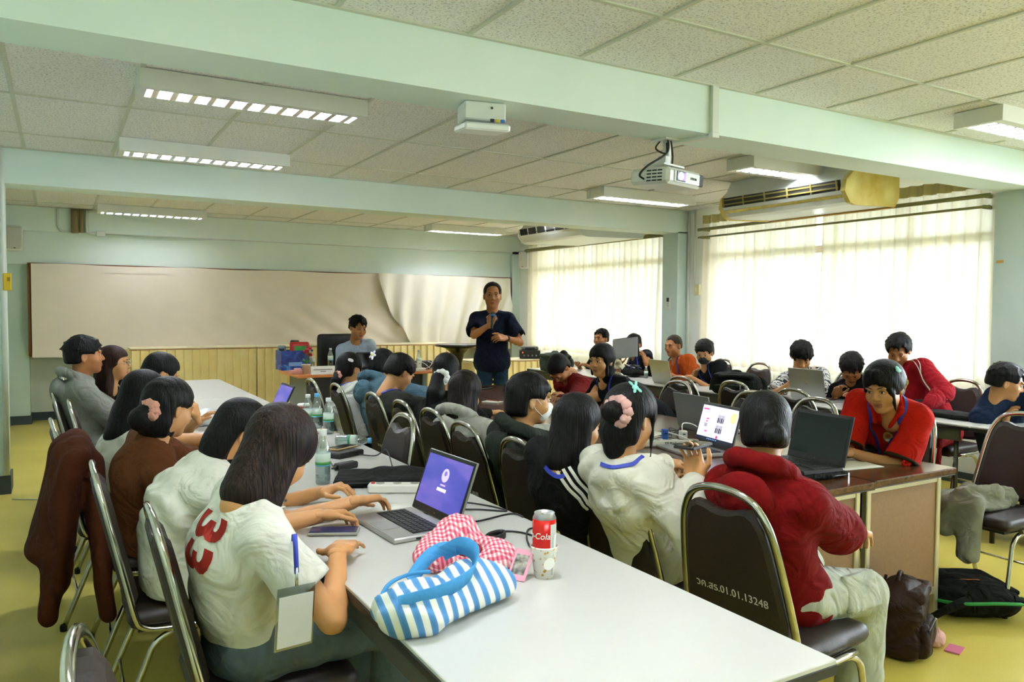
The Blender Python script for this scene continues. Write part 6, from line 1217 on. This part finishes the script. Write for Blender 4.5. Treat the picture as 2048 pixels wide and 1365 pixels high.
# phone between the bob-haired woman's hands
def phone(loc, rz, label, case='#8a8878', scr=None, L_=0.158, cat='phone'):
    t = empty('smartphone', loc, rz, label, cat, 'smartphones'); MB().box((0, 0, 0.005), (L_, 0.076, 0.010), bev=0.004).build('phone_case', mat('case_'+case, case, 0.5), t); MB().box((0, 0, 0.0103), (L_-0.008, 0.069, 0.0012), bev=0.0004).build('phone_screen', scr or SCR_OFF, t); return t
SCR_GAME = mat('screen_game', '#0a0c16', 0.25, var=0.7, vscale=30, col2='#2c3050', emit='#2a3050', estr=0.15)
phone((0.761, 2.440, 0.742), rad(-26), 'smartphone in a grey case lying between the bob-haired woman\'s hands', scr=SCR_GAME)
# power strip, sleeve, charger, disk and phone on the white table
def power_strip(loc, rz, label, L_=0.30, n=4, text=None):
    t = empty('power_strip', loc, rz, label, 'power strip', 'white power strips'); MB().box((0, 0, 0.018), (L_, 0.055, 0.036), bev=0.006).build('strip_body', M_WHITEP, t)
    for k in range(n): MB().lathe([(0.017, 0.0365), (0.0175, 0.0375), (0.0155, 0.0375), (0.0155, 0.0368)], 14, (-L_/2+L_*(k+0.7)/(n+0.4), 0, 0)).build('socket', mat('socket_grey', '#9a988e', 0.6), t)
    MB().box((L_/2-0.02, 0, 0.038), (0.014, 0.014, 0.006)).build('switch', mat('switch_red', '#c83020', 0.5), t)
    if text: text_mesh('strip_lettering', text, 0.026, M_BLKP, t, axes(Vector((1, 0, 0)), Vector((0, 0, 1)), Vector((0, -1, 0))), (0, -0.0280, 0.018))
    return t
power_strip((1.184, 2.856, 0.740), rad(152), 'white power strip behind the purple-screen laptop'); sl = Vector((1.165, 3.08, ZT)); t = empty('laptop_sleeve', sl, rad(-24), 'floppy black fabric laptop sleeve on the white table', 'sleeve'); S = Sdf(); S.box((0, 0, 0.018), (0.19, 0.125, 0.016), rd=0.012); S.ell((0.05, 0.04, 0.03), (0.12, 0.06, 0.025), k=0.03); S.plane((0, 0, 0.001), (0, 0, -1)); sdf_obj('sleeve_fabric', S, 0.009, cloth('sleeve_black', '#1a1b19'), t, (0, 0, 0), folds(0.007, 3)); MB().tube(bez([(-0.18, -0.12, 0.02), (0, -0.128, 0.024), (0.18, -0.12, 0.02)], 6), 0.003, 6).build('zip', M_BLKP, t)
t = empty('power_adapter', (1.120, 3.411, 0.740), rad(20), 'black laptop power adapter beside the fabric sleeve', 'adapter'); MB().box((0, 0, 0.015), (0.11, 0.048, 0.03), bev=0.006).build('adapter_body', M_BLKP, t); MB().tube([(-0.055, 0, 0.015), (-0.08, 0, 0.012)], [0.008, 0.004], 8).build('strain_relief', M_BLKP, t)
cable([Vector((1.063, 3.377, 0.745)), Vector((1.131, 3.688, 0.745)), Vector((1.246, 3.731, 0.745)), Vector((1.309, 3.547, 0.760)), Vector((1.335, 3.466, 0.800)), Vector((1.246, 3.159, 0.780))], 'black cable arching over the fabric laptop sleeve')
cable([Vector((1.031, 3.087, 0.745)), Vector((1.093, 3.192, 0.752)), Vector((1.132, 3.171, 0.752)), Vector((1.055, 2.986, 0.748))], 'short black cable lying on the front of the sleeve')
t = empty('black_box', (1.211, 3.719, 0.740), rad(28), 'flat black box under the phone on the white table', 'box'); MB().box((0, 0, 0.012), (0.17, 0.11, 0.024), bev=0.003).build('box_body', M_BLKP, t); MB().box((0, 0, 0.025), (0.16, 0.10, 0.002)).build('box_top', mat('box_top', '#24241f', 0.6), t)
phone(tuple(Vector((1.219, 3.776, 0.740))+Vector((0, 0, 0.027))), rad(30), 'phone in a cream case lying on the flat black box', '#d8b888', L_=0.15)
t = empty('sheet_of_paper', (1.024, 2.570, 0.740), rad(-35), 'white sheet of paper under the reaching hand', 'paper'); sheet(lambda u, v: ((u-0.5)*0.21, (v-0.5)*0.29, 0.001+0.003*u*v), 4, 4, 'paper', mat('paper_white', '#e9e7dd', 0.8), t, 0.0006)
t = empty('plastic_bag', (0.743, 5.136, 0.740), 0, 'crumpled clear plastic bag on the white table in front of the left row', 'bag'); S = Sdf(); S.ell((0, 0, 0.03), (0.16, 0.12, 0.05)); S.ell((0.07, 0.06, 0.04), (0.09, 0.08, 0.05), k=0.04); S.plane((0, 0, 0.001), (0, 0, -1)); sdf_obj('bag_film', S, 0.012, mat('clear_film', '#dfe6e4', 0.25, trans=0.25), t, (0, 0, 0), folds(0.016, 2, 80))
t = empty('closed_laptop', (0.687, 4.460, 0.740), rad(10), 'closed silver laptop on the white table beside the plastic bag', 'laptop'); MB().box((0, 0, 0.008), (0.23, 0.32, 0.010), bev=0.003).build('base', M_BLKP, t); MB().box((0, 0, 0.017), (0.23, 0.32, 0.008), bev=0.003).build('lid', M_SILV, t)
# ------------------------------------------------------------------ things on the brown tables
t2 = power_strip((2.830, 3.160, 0.740), rad(-14), 'white power strip with lettering and plugged chargers on the brown table', 0.36, 5, 'SRRU'); t2.rotation_euler = (0, 0, rad(-22))
pl = Vector((2.830, 3.160, 0.740))
for dx, c, lb, sz in ((-0.02, '#2a5aa8', 'blue charger plugged into the lettered power strip', (0.032, 0.03, 0.055)), (0.075, '#dcdacf', 'cream charger plugged into the lettered power strip', (0.04, 0.035, 0.045))):
    t = empty('charger', pl+Vector((dx, 0.0-dx*0.4, 0.039)), rad(-22), lb, 'charger', 'chargers'); MB().box((0, 0, sz[2]/2), sz, bev=0.004).build('charger_body', mat('charger_'+c, c, 0.4), t); MB().box((0, -sz[1]/2, sz[2]*0.6), (0.014, 0.004, 0.006)).build('usb_plug', M_BLKP, t)
cable([pl+Vector((-0.02, -0.02, 0.08)), pl+Vector((0.02, -0.10, 0.06)), pl+Vector((0.10, -0.14, 0.01)), pl+Vector((0.16, -0.17, 0.006))], 'white charging cable curving from the blue charger', 0.0035, M_WHITEP); cable([pl+Vector((0.08, -0.02, 0.07)), pl+Vector((0.14, 0.04, 0.11)), pl+Vector((0.22, 0.02, 0.09)), pl+Vector((0.26, -0.02, 0.012))], 'cream cable arching behind the bright laptop screen', 0.003, M_WHITEP); cable([pl+Vector((0.03, 0.01, 0.05)), pl+Vector((0.05, 0.05, 0.09)), pl+Vector((0.10, 0.06, 0.06)), pl+Vector((-0.1, 0.12, 0.01)), pl+Vector((-0.2, 0.16, 0.006))], 'thin black cable beside the blue charger', 0.0025)
t = empty('drink_box', (2.559, 4.045, 0.740), 0, 'small green and white drink can beside the dark green hoodie', 'can'); MB().lathe([(0.024, 0), (0.027, 0.006), (0.027, 0.10), (0.022, 0.108)], 16).build('can_body', M_DOTS, t); MB().lathe([(0.0275, 0.07), (0.0275, 0.10)], 16).build('can_band', mat('can_green', '#3c8c4a', 0.5), t); MB().lathe([(0.0225, 0.106), (0.0225, 0.112), (0.0001, 0.112)], 16).build('can_lid', M_SILV, t)
t = empty('sheet_of_paper', (3.222, 2.366, 0.740), rad(-8), 'white sheets of paper on the brown table beside the black laptop', 'paper'); sheet(lambda u, v: ((u-0.5)*0.30, (v-0.5)*0.20, 0.001+0.006*u*u*v), 6, 4, 'paper', mat('paper_white', '#e9e7dd', 0.8), t, 0.0008)
t = empty('sheet_of_paper', (2.978, 3.599, 0.740), rad(15), 'white sheet of paper on the brown table behind the white sweatshirt', 'paper'); sheet(lambda u, v: ((u-0.5)*0.21, (v-0.5)*0.29, 0.001+0.003*u*u), 4, 4, 'paper', mat('paper_white', '#e9e7dd', 0.8), t, 0.0008)
def soft_case(loc, rz, size, label, name='zip_case', col='#191a17', zipc=True):
    t = empty(name, loc, rz, label, 'case', None); S = Sdf(); S.box((0, 0, size[2]/2), (size[0]/2, size[1]/2, size[2]/2), rd=size[2]*0.45); S.ell((0, 0, size[2]*0.6), (size[0]*0.42, size[1]*0.42, size[2]*0.5), k=0.03); S.plane((0, 0, 0.001), (0, 0, -1)); sdf_obj('case_fabric', S, 0.01, cloth('case_'+col, col), t, (0, 0, 0), folds(0.003, 4))
    mb = MB(); q = [(size[0]/2*a, size[1]/2*b) for a, b in ((-0.9, -1), (0.9, -1), (1, -0.8), (1, 0.8))]; mb.tube([(x, y, size[2]*0.55) for x, y in q], 0.003, 6); mb.build('zip', M_BLKP, t); MB().box((size[0]*0.44, -size[1]/2-0.004, size[2]*0.45), (0.008, 0.004, 0.022)).build('zip_pull', M_HP, t); return t
soft_case((3.596, 2.601, 0.740), rad(-10), (0.30, 0.19, 0.038), 'black zipped soft case in front of the red polo shirt'); soft_case((2.88, 2.36, ZT), rad(-6), (0.31, 0.33, 0.024), 'black soft sleeve under the black laptop'); soft_case((5.393, 3.104, 0.740), rad(80), (0.38, 0.24, 0.030), 'long black laptop sleeve on the window table at right'); soft_case((5.547, 3.418, 0.740), rad(100), (0.16, 0.10, 0.075), 'small black upright pouch in front of the red tracksuit')
phone((3.369, 6.272, 0.742), rad(20), 'black phone on the far brown table near the standing speaker', '#17171a'); t = empty('note_pad', (2.940, 5.330, 0.741), rad(30), 'small white note pad in front of the light grey hoodie', 'note pad'); MB().box((0, 0, 0.004), (0.10, 0.14, 0.008), bev=0.001).build('pages', mat('paper_white', '#e9e7dd', 0.8), t); MB().tube([(0.0, -0.06, 0.012), (0.02, 0.07, 0.012)], 0.003, 6).build('pen', mat('pen_brown', '#a85830', 0.4), t)
pw = P[15]['W']['r']; dh = (P[15]['W']['r']-P[15]['E']['r']).normalized(); t = phone(pw+dh*0.10+Vector((0, 0, 0.02)), rad(20), 'black phone held in the hand of the white sweatshirt girl', '#1a1a1c', L_=0.15)
# ------------------------------------------------------------------ things on the window tables
t = empty('tumbler', (5.309, 4.173, 0.740), 0, 'tall black tumbler with lid on the window table', 'tumbler'); MB().lathe([(0.030, 0), (0.033, 0.004), (0.036, 0.11), (0.045, 0.125), (0.047, 0.20)], 20).build('cup_wall', mat('tumbler_black', '#1f2220', 0.35), t); MB().lathe([(0.048, 0.20), (0.049, 0.215), (0.040, 0.225), (0.0001, 0.225)], 20).build('lid', M_BLKP, t); MB().tube(bez([(-0.04, 0, 0.222), (-0.02, 0, 0.245), (0.03, 0, 0.245), (0.045, 0, 0.222)], 5), 0.006, 6).build('handle', M_BLKP, t)
r_ = random.Random(5); base_ = Vector((5.807, 4.272, 0.750))
for k in range(5):
    pts = [base_+Vector((r_.uniform(-0.10, 0.10), r_.uniform(-0.12, 0.12), 0.004+r_.uniform(0, 0.05))) for _ in range(9)]
    cable(pts, ('%s cable in the tangle on the window table beside the tumbler' % ['black', 'thick black', 'blue', 'white', 'thin white'][k]), 0.0035, [M_BLKP, M_BLKP, mat('cable_blue', '#20408c', 0.5), M_WHITEP, M_WHITEP][k])
base_ = Vector((5.475, 6.717, 0.750)); soft_case(base_, rad(90), (0.26, 0.16, 0.07), 'black cable pouch in front of the person holding up a laptop')
for k in range(3):
    pts = [base_+Vector((r_.uniform(-0.07, 0.07), r_.uniform(-0.12, 0.12), 0.085+r_.uniform(0, 0.04))) for _ in range(7)]; cable(pts, '%s cable heaped on the black cable pouch' % ['white', 'black', 'grey'][k], 0.004, [M_WHITEP, M_BLKP, M_GREY][k])
bottle((5.479, 6.493, 0.740), 'small clear bottle beside the black cable pouch', 0.13, 0.022)
def backpack(loc, rz, size, col, label, m=None, strapc=None, seed=1, res=0.016, lean=0.0):
    t = empty('backpack', loc, rz, label, 'backpack', 'backpacks'); w, d, h = size; mm = m or cloth('pack_'+col, col, 0.3, 0.25); S = Sdf(); S.box((0, 0, h*0.45), (w/2, d/2, h*0.45), rd=min(w, d)*0.35, k=0.03); S.ell((0, 0, h*0.72), (w*0.44, d*0.42, h*0.27), k=0.05); S.plane((0, 0, 0.001), (0, 0, -1)); sdf_obj('main_bag', S, res, mm, t, (0, 0, 0), folds(0.009, seed, 40))
    S = Sdf(); S.box((0, -d*0.52, h*0.28), (w*0.36, d*0.16, h*0.22), rd=d*0.12, k=0.03); S.plane((0, 0, 0.002), (0, 0, -1)); sdf_obj('front_pocket', S, res, mm, t, (0, 0, 0), folds(0.006, seed+1, 40))
    S = Sdf(); S.box((0, -d*0.15, h*0.84), (w*0.42, d*0.42, h*0.09), rd=h*0.06, k=0.03); sdf_obj('top_flap', S, res, mm, t, (0, 0, 0), folds(0.007, seed+2, 40))
    MB().tube(bez([(-0.05, d*0.1, h*0.92), (-0.03, d*0.1, h*1.03), (0.03, d*0.1, h*1.03), (0.05, d*0.1, h*0.92)], 5), 0.010, 6).build('carry_handle', mm, t)
    for sx in (-1, 1): ribbon([(sx*w*0.22, d*0.50, h*0.88), (sx*w*0.52, d*0.55, h*0.55), (sx*w*0.55, d*0.35, h*0.12)], 0.04, 0.006, 'shoulder_strap', mm, t, (1, 0, 0.2))
    MB().tube(bez([(-w*0.34, -d*0.66, h*0.45), (0, -d*0.70, h*0.50), (w*0.34, -d*0.66, h*0.45)], 5), 0.003, 6).build('zip', M_BLKP, t); MB().box((w*0.20, -d*0.71, h*0.42), (0.012, 0.005, 0.040)).build('zip_pull', M_HP, t); return t
backpack((5.107, 4.856, 0.740), rad(-60), (0.42, 0.24, 0.20), '#1b1d18', 'black backpack lying on the window table', seed=3); backpack((5.059, 7.664, 0.740), rad(-60), (0.34, 0.22, 0.23), '#5c625a', 'grey backpack on the far end of the window table', seed=4)
backpack((3.13, 1.99, 0), rad(24), (0.27, 0.17, 0.33), '#2b1a12', 'brown leather-look backpack on the floor against the brown table', cloth('pack_leather', '#2e1c13', 0.3, 0.3, 0.55), seed=6, res=0.013)
t = backpack((3.86, 2.12, 0), rad(150), (0.46, 0.40, 0.15), '#14170f', 'black backpack with green trim lying flat on the floor', seed=7); MB().tube(bez([(-0.235, 0.05, 0.08), (-0.16, 0.205, 0.11), (0.0, 0.23, 0.12), (0.16, 0.205, 0.11), (0.235, 0.05, 0.08)], 6), 0.008, 6).build('green_piping', mat('piping_green', '#1f8a3a', 0.6), t); MB().box((0.0, 0.02, 0.156), (0.09, 0.03, 0.004)).build('pack_emblem', mat('emblem_orange', '#b8662a', 0.6), t); MB().box((0.07, 0.02, 0.154), (0.06, 0.012, 0.003)).build('pack_lettering', M_HP, t)
S = Sdf(); pk = Vector((3.31, 1.95, 0)); t = empty('plush_charm', pk, 0, 'small pink plush charm lying on the floor beside the brown backpack', 'charm'); S.ell((0, 0, 0.03), (0.045, 0.035, 0.03)); S.ell((0.045, 0.01, 0.035), (0.025, 0.025, 0.025), k=0.02); S.ell((0.055, 0.025, 0.06), (0.008, 0.008, 0.014), k=0.01); sdf_obj('plush_body', S, 0.008, cloth('plush_pink', '#d8a8a0'), t, (0, 0, 0)); MB().box((0.04, -0.06, 0.004), (0.09, 0.06, 0.006), R=rotz(0.3)).build('name_tag', mat('tag_pink', '#c86a8a', 0.5), t)
# ------------------------------------------------------------------ presenter desk
dz = ZT
t = empty('gift_box', (2.403, 9.164, 0.740), rad(2), 'blue cardboard carton on the presenter desk', 'box')
def box_fn(N, L, tc, b):
    n = N.new('ShaderNodeTexNoise'); n.inputs['Scale'].default_value = 7; n.inputs['Distortion'].default_value = 1.5; L.new(tc.outputs['Object'], n.inputs[0]); r = ramp(N, [(0.35, '#10206a'), (0.55, '#1c48a4'), (0.72, '#5aa0d8')]); L.new(n.outputs[0], r.inputs[0]); L.new(r.outputs[0], b.inputs['Base Color']); b.inputs['Roughness'].default_value = 0.35
MB().box((0, 0.14, 0.115), (0.33, 0.24, 0.004)).box((0, 0.02, 0.115), (0.33, 0.004, 0.23)).box((0, 0.26, 0.115), (0.33, 0.004, 0.23)).box((-0.165, 0.14, 0.115), (0.004, 0.24, 0.23)).box((0.165, 0.14, 0.115), (0.004, 0.24, 0.23)).build('carton', node_mat('carton_blue', box_fn), t); MB().box((0.0, 0.016, 0.07), (0.16, 0.002, 0.045)).build('carton_print', mat('carton_print', '#7aa8d8', 0.5), t)
gb = Vector((2.403, 9.164, 0.740))
for dx, dy, rz_, c, c2, lb, hh, ww in ((0.07, 0.10, 0.1, '#b81414', '#2e8a34', 'red snack packet with green label sticking out of the blue carton', 0.20, 0.24), (-0.12, 0.18, -0.3, '#7c8a8c', '#20262a', 'grey snack packet at the left in the blue carton', 0.16, 0.10), (0.04, 0.20, 0.2, '#1c1c1c', '#c8c8c0', 'dark packet at the back of the blue carton', 0.22, 0.12)):
    t = empty('snack_packet', gb+Vector((dx, dy, 0.13)), rz_, lb, 'packet', 'snack packets'); S = Sdf(); S.box((0, 0, hh/2), (ww/2, 0.022, hh/2), rd=0.02); sdf_obj('packet_foil', S, 0.011, mat('foil_'+c, c, 0.3), t, (0, 0, 0), folds(0.006, 3, 60)); MB().box((0.0, -0.024, hh*0.62), (ww*0.62, 0.004, hh*0.28)).build('packet_label', mat('plabel_'+c2, c2, 0.4), t); MB().box((0.0, -0.023, hh*0.30), (ww*0.7, 0.003, hh*0.12)).build('packet_band', M_WHITEP, t)
fp = Vector((2.373, 8.624, 0.740)); t = empty('flower_pot', fp, 0, 'white pot of red flowers on the presenter desk', 'flower pot'); MB().lathe([(0.035, 0), (0.048, 0.10), (0.050, 0.10), (0.050, 0.108), (0.044, 0.108)], 18).build('pot', M_WHITEP, t); M_LEAF = mat('leaf_green', '#3f8a2c', 0.5, var=0.3, vscale=20)
for k in range(7): a = k*0.9; MB().raw([(0, 0, 0.10), (0.035*math.cos(a)-0.012*math.sin(a), 0.035*math.sin(a)+0.012*math.cos(a), 0.15), (0.075*math.cos(a), 0.075*math.sin(a), 0.13+0.02*(k % 3)), (0.035*math.cos(a)+0.012*math.sin(a), 0.035*math.sin(a)-0.012*math.cos(a), 0.145)], [(0, 1, 2, 3)]).build('leaf', M_LEAF, t)
for k in range(6): a = k*1.1; q = Vector((0.02+0.03*math.cos(a), 0.03*math.sin(a), 0.21+0.03*k/2)); MB().tube([(0, 0, 0.10), q*0.7+Vector((0, 0, 0.04)), q], 0.002, 5).build('stem', M_LEAF, t); S = Sdf(); S.ell(q, (0.022, 0.022, 0.016)); sdf_obj('blossom', S, 0.008, mat('blossom_red', '#b01426', 0.6), t, (0, 0, 0), folds(0.008, k, 160))
t = empty('tissue_box', (2.274, 8.672, 0.740), 0, 'small pink box beside the flower pot', 'box'); MB().box((0, 0, 0.02), (0.13, 0.09, 0.04), bev=0.004).build('box_body', mat('box_pink', '#d89a90', 0.6), t); MB().box((0.02, 0, 0.05), (0.07, 0.07, 0.02), bev=0.004).build('box_lid', mat('box_pink2', '#e0aca0', 0.6), t)
t = empty('name_sign', (2.523, 8.479, 0.740), rad(-3), 'white tent name sign on the presenter desk', 'sign'); R = Matrix.Rotation(rad(-20), 3, 'X'); MB().box((0, 0, 0.045), (0.27, 0.004, 0.095), R=R).build('front_card', mat('card_white', '#e8e6de', 0.6), t); MB().box((0, 0.034, 0.045), (0.27, 0.004, 0.095), R=Matrix.Rotation(rad(20), 3, 'X')).build('back_card', mat('card_white', '#e8e6de', 0.6), t)
for z, ww in ((0.052, 0.21), (0.03, 0.06)): MB().box(R @ Vector((0, -0.004, z-0.045))+Vector((0, 0, 0.045)), (ww, 0.002, 0.007), R=R).build('printed_line', mat('print_grey', '#5c5a54', 0.7), t)
for px_, lb, cp in (((2.635, 9.312, 0.740), 'water bottle with blue label beside the blue carton', '#3a62b8'), ((2.933, 9.537, 0.740), 'water bottle behind the name sign on the presenter desk', '#e0e4e4'), ((3.771, 8.693, 0.740), 'water bottle at the right end of the presenter desk', '#b8c0c8')): bottle(px_, lb, 0.235, 0.034, cp, '#b8c4d0')
power_strip((3.607, 8.432, 0.740), rad(4), 'white power strip at the right end of the presenter desk', 0.26, 3); t = empty('charger', tuple(Vector((3.649, 8.412, 0.740))+Vector((0, 0, 0.039))), 0, 'white block charger standing on the presenter power strip', 'charger', 'chargers'); MB().box((0, 0, 0.04), (0.05, 0.04, 0.08), bev=0.004).build('charger_body', M_WHITEP, t); MB().box((0, -0.022, 0.05), (0.016, 0.004, 0.006)).build('usb_plug', M_BLKP, t)
bx = Vector((3.794, 8.595, 0.740)); t = empty('router_box', bx+Vector((0, 0.12, 0)), 0, 'black electronic box with white cables on the presenter desk', 'box'); MB().box((0, 0, 0.05), (0.30, 0.16, 0.10), bev=0.008).build('casing', M_BLKP, t)
for k in range(4): MB().box((-0.10+k*0.05, -0.081, 0.05), (0.03, 0.004, 0.05)).build('vent', mat('vent_grey', '#3a3c44', 0.6), t)
for k in range(3): cable([bx+Vector((-0.14+0.1*k, 0.02, 0.10)), bx+Vector((-0.10+0.1*k, -0.04, 0.07)), bx+Vector((-0.02+0.08*k, -0.06, 0.02)), bx+Vector((0.08+0.05*k, -0.02, 0.05)), bx+Vector((0.12, 0.03, 0.10))], '%s white cable looped over the black electronic box' % ['left', 'middle', 'right'][k], 0.004, M_WHITEP)
# amplifier rack and cable bag on the lower skirted table
am = Vector((6.02, 9.78, 0.75)); t = empty('amplifier', am, rad(-28), 'black audio amplifier with red lamp on the skirted table', 'amplifier'); MB().box((0, 0, 0.065), (0.30, 0.24, 0.12), bev=0.006).build('casing', M_BLKP, t); MB().box((0, -0.121, 0.065), (0.28, 0.004, 0.10)).build('front_panel', mat('amp_panel', '#3a3b3c', 0.4, metal=0.4), t)
for k in range(4): MB().lathe([(0.013, 0), (0.011, 0.014), (0.0001, 0.014)], 10, (-0.09+k*0.06, -0.123, 0.05), 0, R=Matrix.Rotation(PI/2, 3, 'X')).build('knob', M_GREY, t)
MB().lathe([(0.008, 0), (0.006, 0.006), (0.0001, 0.007)], 10, (-0.11, -0.123, 0.095), 0, R=Matrix.Rotation(PI/2, 3, 'X')).build('power_lamp', mat('lamp_red', '#ff3020', 0.3, emit='#ff2010', estr=2.5), t)
t = empty('mixer', am+Vector((0, 0.01, 0.126)), rad(-26), 'grey wireless receiver on top of the amplifier', 'receiver'); MB().box((0, 0, 0.03), (0.26, 0.18, 0.05), bev=0.012).build('casing', M_GREY, t); MB().box((0.0, -0.092, 0.03), (0.14, 0.003, 0.024)).build('display', M_BLKP, t)
cb = Vector((5.22, 9.78, 0.75)); t = empty('cable_bundle', cb, 0, 'black coiled cable bundle on the left end of the skirted table', 'cable')
for k in range(4): MB().tube([(0.09*math.cos(a)+0.02*math.sin(k*2), 0.06*math.sin(a), 0.012+k*0.018+0.006*math.sin(a*3)) for a in [i*2*PI/16 for i in range(16)]], 0.009, 6, closed=True).build('coil', M_BLKP, t)
# ------------------------------------------------------------------ microphone, badge, jackets
p = P[29]; w0 = p['W']['r']; ax = (Vector((3.756, 6.820, 1.460))-Vector((3.625, 6.620, 1.265))).normalized(); g0 = w0+Vector((0.0, -0.06, 0.045)); t = empty('microphone', g0, 0, 'handheld black microphone with blue ring held to the speaker\'s mouth', 'microphone'); Rq = ax.to_track_quat('Z', 'Y').to_matrix()
MB().lathe([(0.010, -0.13), (0.012, -0.125), (0.015, 0.0), (0.018, 0.05)], 14, (0, 0, 0), 0, R=Rq).build('handle', M_BLKP, t); MB().lathe([(0.019, 0.048), (0.028, 0.052), (0.028, 0.062), (0.020, 0.066)], 14, (0, 0, 0), 0, R=Rq).build('ring', mat('mic_blue', '#2466a8', 0.4), t); MB().lathe([(0.020, 0.066), (0.026, 0.085), (0.024, 0.105), (0.013, 0.118), (0.0001, 0.121)], 14, (0, 0, 0), 0, R=Rq).build('grille', mat('mic_grille', '#1a1a1a', 0.6, bump=0.5, bscale=500), t)
p = P[1]; b0 = p['base']; ct = Vector((0.483, 1.843, 0.804)); yv = Vector((0.06, 0, 1)).normalized(); nv = Vector((0.25, -0.97, 0)).normalized(); xv = yv.cross(nv).normalized(); AXB = axes(xv, yv, nv)
bd = MB().box(ct+AXB @ Vector((0, -0.075, 0))-b0, (0.100, 0.150, 0.003), R=AXB).build('badge_holder', glass('badge_plastic', '#e4e8e8', 0.1, 0.15), p['root']); MB().box(ct+AXB @ Vector((0, -0.082, 0.0025))-b0, (0.090, 0.122, 0.002), R=AXB).build('badge_card', mat('badge_card', '#dcdcd6', 0.5), bd); MB().tube([ct-b0, ct+Vector((0.0, 0.0, 0.045))-b0], 0.004, 6).build('badge_clip', M_HP, bd)
ribbon([ct+Vector((0, 0, 0.03))-b0, ct+Vector((0.0, 0.02, 0.12))-b0, p['sp'](0.6)+p['fwd']*0.17-b0, p['c7']+p['fwd']*0.10-p['sd']*0.06-b0], 0.012, 0.001, 'lanyard', M_LAN, p['root'], (1, 0.3, 0))
# red print on the back of the bob-haired woman's T-shirt, pressed onto the cloth
bv = bvh_of(p['shirt']); def_m = mat('print_red', '#b02a1e', 0.8)
o = text_mesh('back_print', '33', 0.15, def_m, p['root'], None, (0, 0, 0), 0.0003, bold=0.005); me = o.data; bm = bmesh.new(); bm.from_mesh(me)
bmesh.ops.subdivide_edges(bm, edges=[e for e in bm.edges if e.calc_length() > 0.012], cuts=3, use_grid_fill=True); bm.to_mesh(me); bm.free()
pcn = p['sp'](0.66)-p['fwd']*0.2+p['right']*0.04; upv = p['sd']; rv = -p['right']
R3 = Matrix.Rotation(rad(-82), 3, 'Z'); pr_dir = p['fwd']
for v in me.vertices:
    q = R3 @ Vector((v.co.x, v.co.y, 0)); w_ = pcn+rv*(-q.x)*1.0+upv*q.y*1.1
    l_, n_, _, _ = bv.ray_cast(w_-pr_dir*0.1, pr_dir, 0.6)
    v.co = ((l_-pr_dir*0.003) if l_ else w_)-b0
o.matrix_local = Matrix.Identity(4)
# jackets
def jacket_on_chair():
    j = Vector((0.075, 3.62, 0)); t = empty('hung_jacket', j, 0, 'dark brown jacket hung over the back of a chair in the left row', 'jacket'); S = Sdf()
    S.econe((-0.02, -0.17, 0.90), (-0.02, 0.17, 0.90), (0.05, 0.05), (0.05, 0.05), (1, 0, 0), k=0.04); S.econe((-0.05, -0.02, 0.88), (-0.095, -0.05, 0.40), (0.22, 0.05), (0.27, 0.05), (0, 1, 0), k=0.06); S.econe((-0.06, 0.05, 0.86), (-0.15, 0.0, 0.5), (0.15, 0.05), (0.2, 0.06), (0, 1, 0), k=0.06); S.econe((-0.06, -0.17, 0.80), (-0.13, -0.20, 0.28), (0.07, 0.05), (0.06, 0.035), (0, 1, 0), k=0.03); S.econe((0.03, -0.10, 0.84), (0.07, -0.22, 0.26), (0.07, 0.045), (0.05, 0.03), (0, 1, 0), k=0.03)
    sdf_obj('jacket_cloth', S, 0.012, cloth('jacket_brown', '#4a2412', 0.2), t, (0, 0, 0), folds(0.012, 6, 34, (0.3, 1.0, 0.15)))
jacket_on_chair()
j = Vector((4.12, 2.24, 0.465)); t = empty('folded_jacket', j, rad(176), 'grey jacket dropped on the seat of the right-hand chair', 'jacket'); S = Sdf(); S.ell((0.05, 0.0, 0.03), (0.18, 0.17, 0.035)); S.cone((-0.08, 0.10, 0.06), (0.16, 0.02, 0.07), 0.05, 0.04, k=0.02); S.cone((-0.02, -0.05, 0.06), (0.17, 0.12, 0.06), 0.045, 0.035, k=0.02); S.cone((0.02, 0.12, 0.10), (0.17, 0.05, 0.10), 0.03, 0.025, k=0.02); S.econe((0.20, 0.10, 0.03), (0.25, 0.13, -0.20), (0.07, 0.035), (0.055, 0.03), (0, 1, 0), k=0.04); S.econe((0.20, 0.0, 0.02), (0.235, -0.02, -0.10), (0.06, 0.035), (0.06, 0.03), (0, 1, 0), k=0.04); sdf_obj('jacket_cloth', S, 0.010, cloth('jacket_grey', '#8c8c80', 0.25), t, (0, 0, 0), folds(0.016, 12, 60, (0.5, 0.9, 0.3)))

lb = Vector((0.60, 2.22, 0.615)); t = empty('lap_bag', lb, rad(20), 'dark navy cloth bag on the lap of the bob-haired woman', 'bag'); S = Sdf(); S.box((0, 0, 0.035), (0.13, 0.10, 0.035), rd=0.03); S.ell((0.05, -0.02, 0.03), (0.11, 0.10, 0.045), k=0.04); sdf_obj('bag_fabric', S, 0.010, cloth('lap_navy', '#161a2a'), t, (0, 0, 0), folds(0.008, 5, 45)); MB().tube(bez([(-0.08, -0.09, 0.05), (-0.02, -0.12, 0.07), (0.06, -0.11, 0.06)], 6), 0.006, 6).build('bag_handle', cloth('lap_navy', '#161a2a'), t)
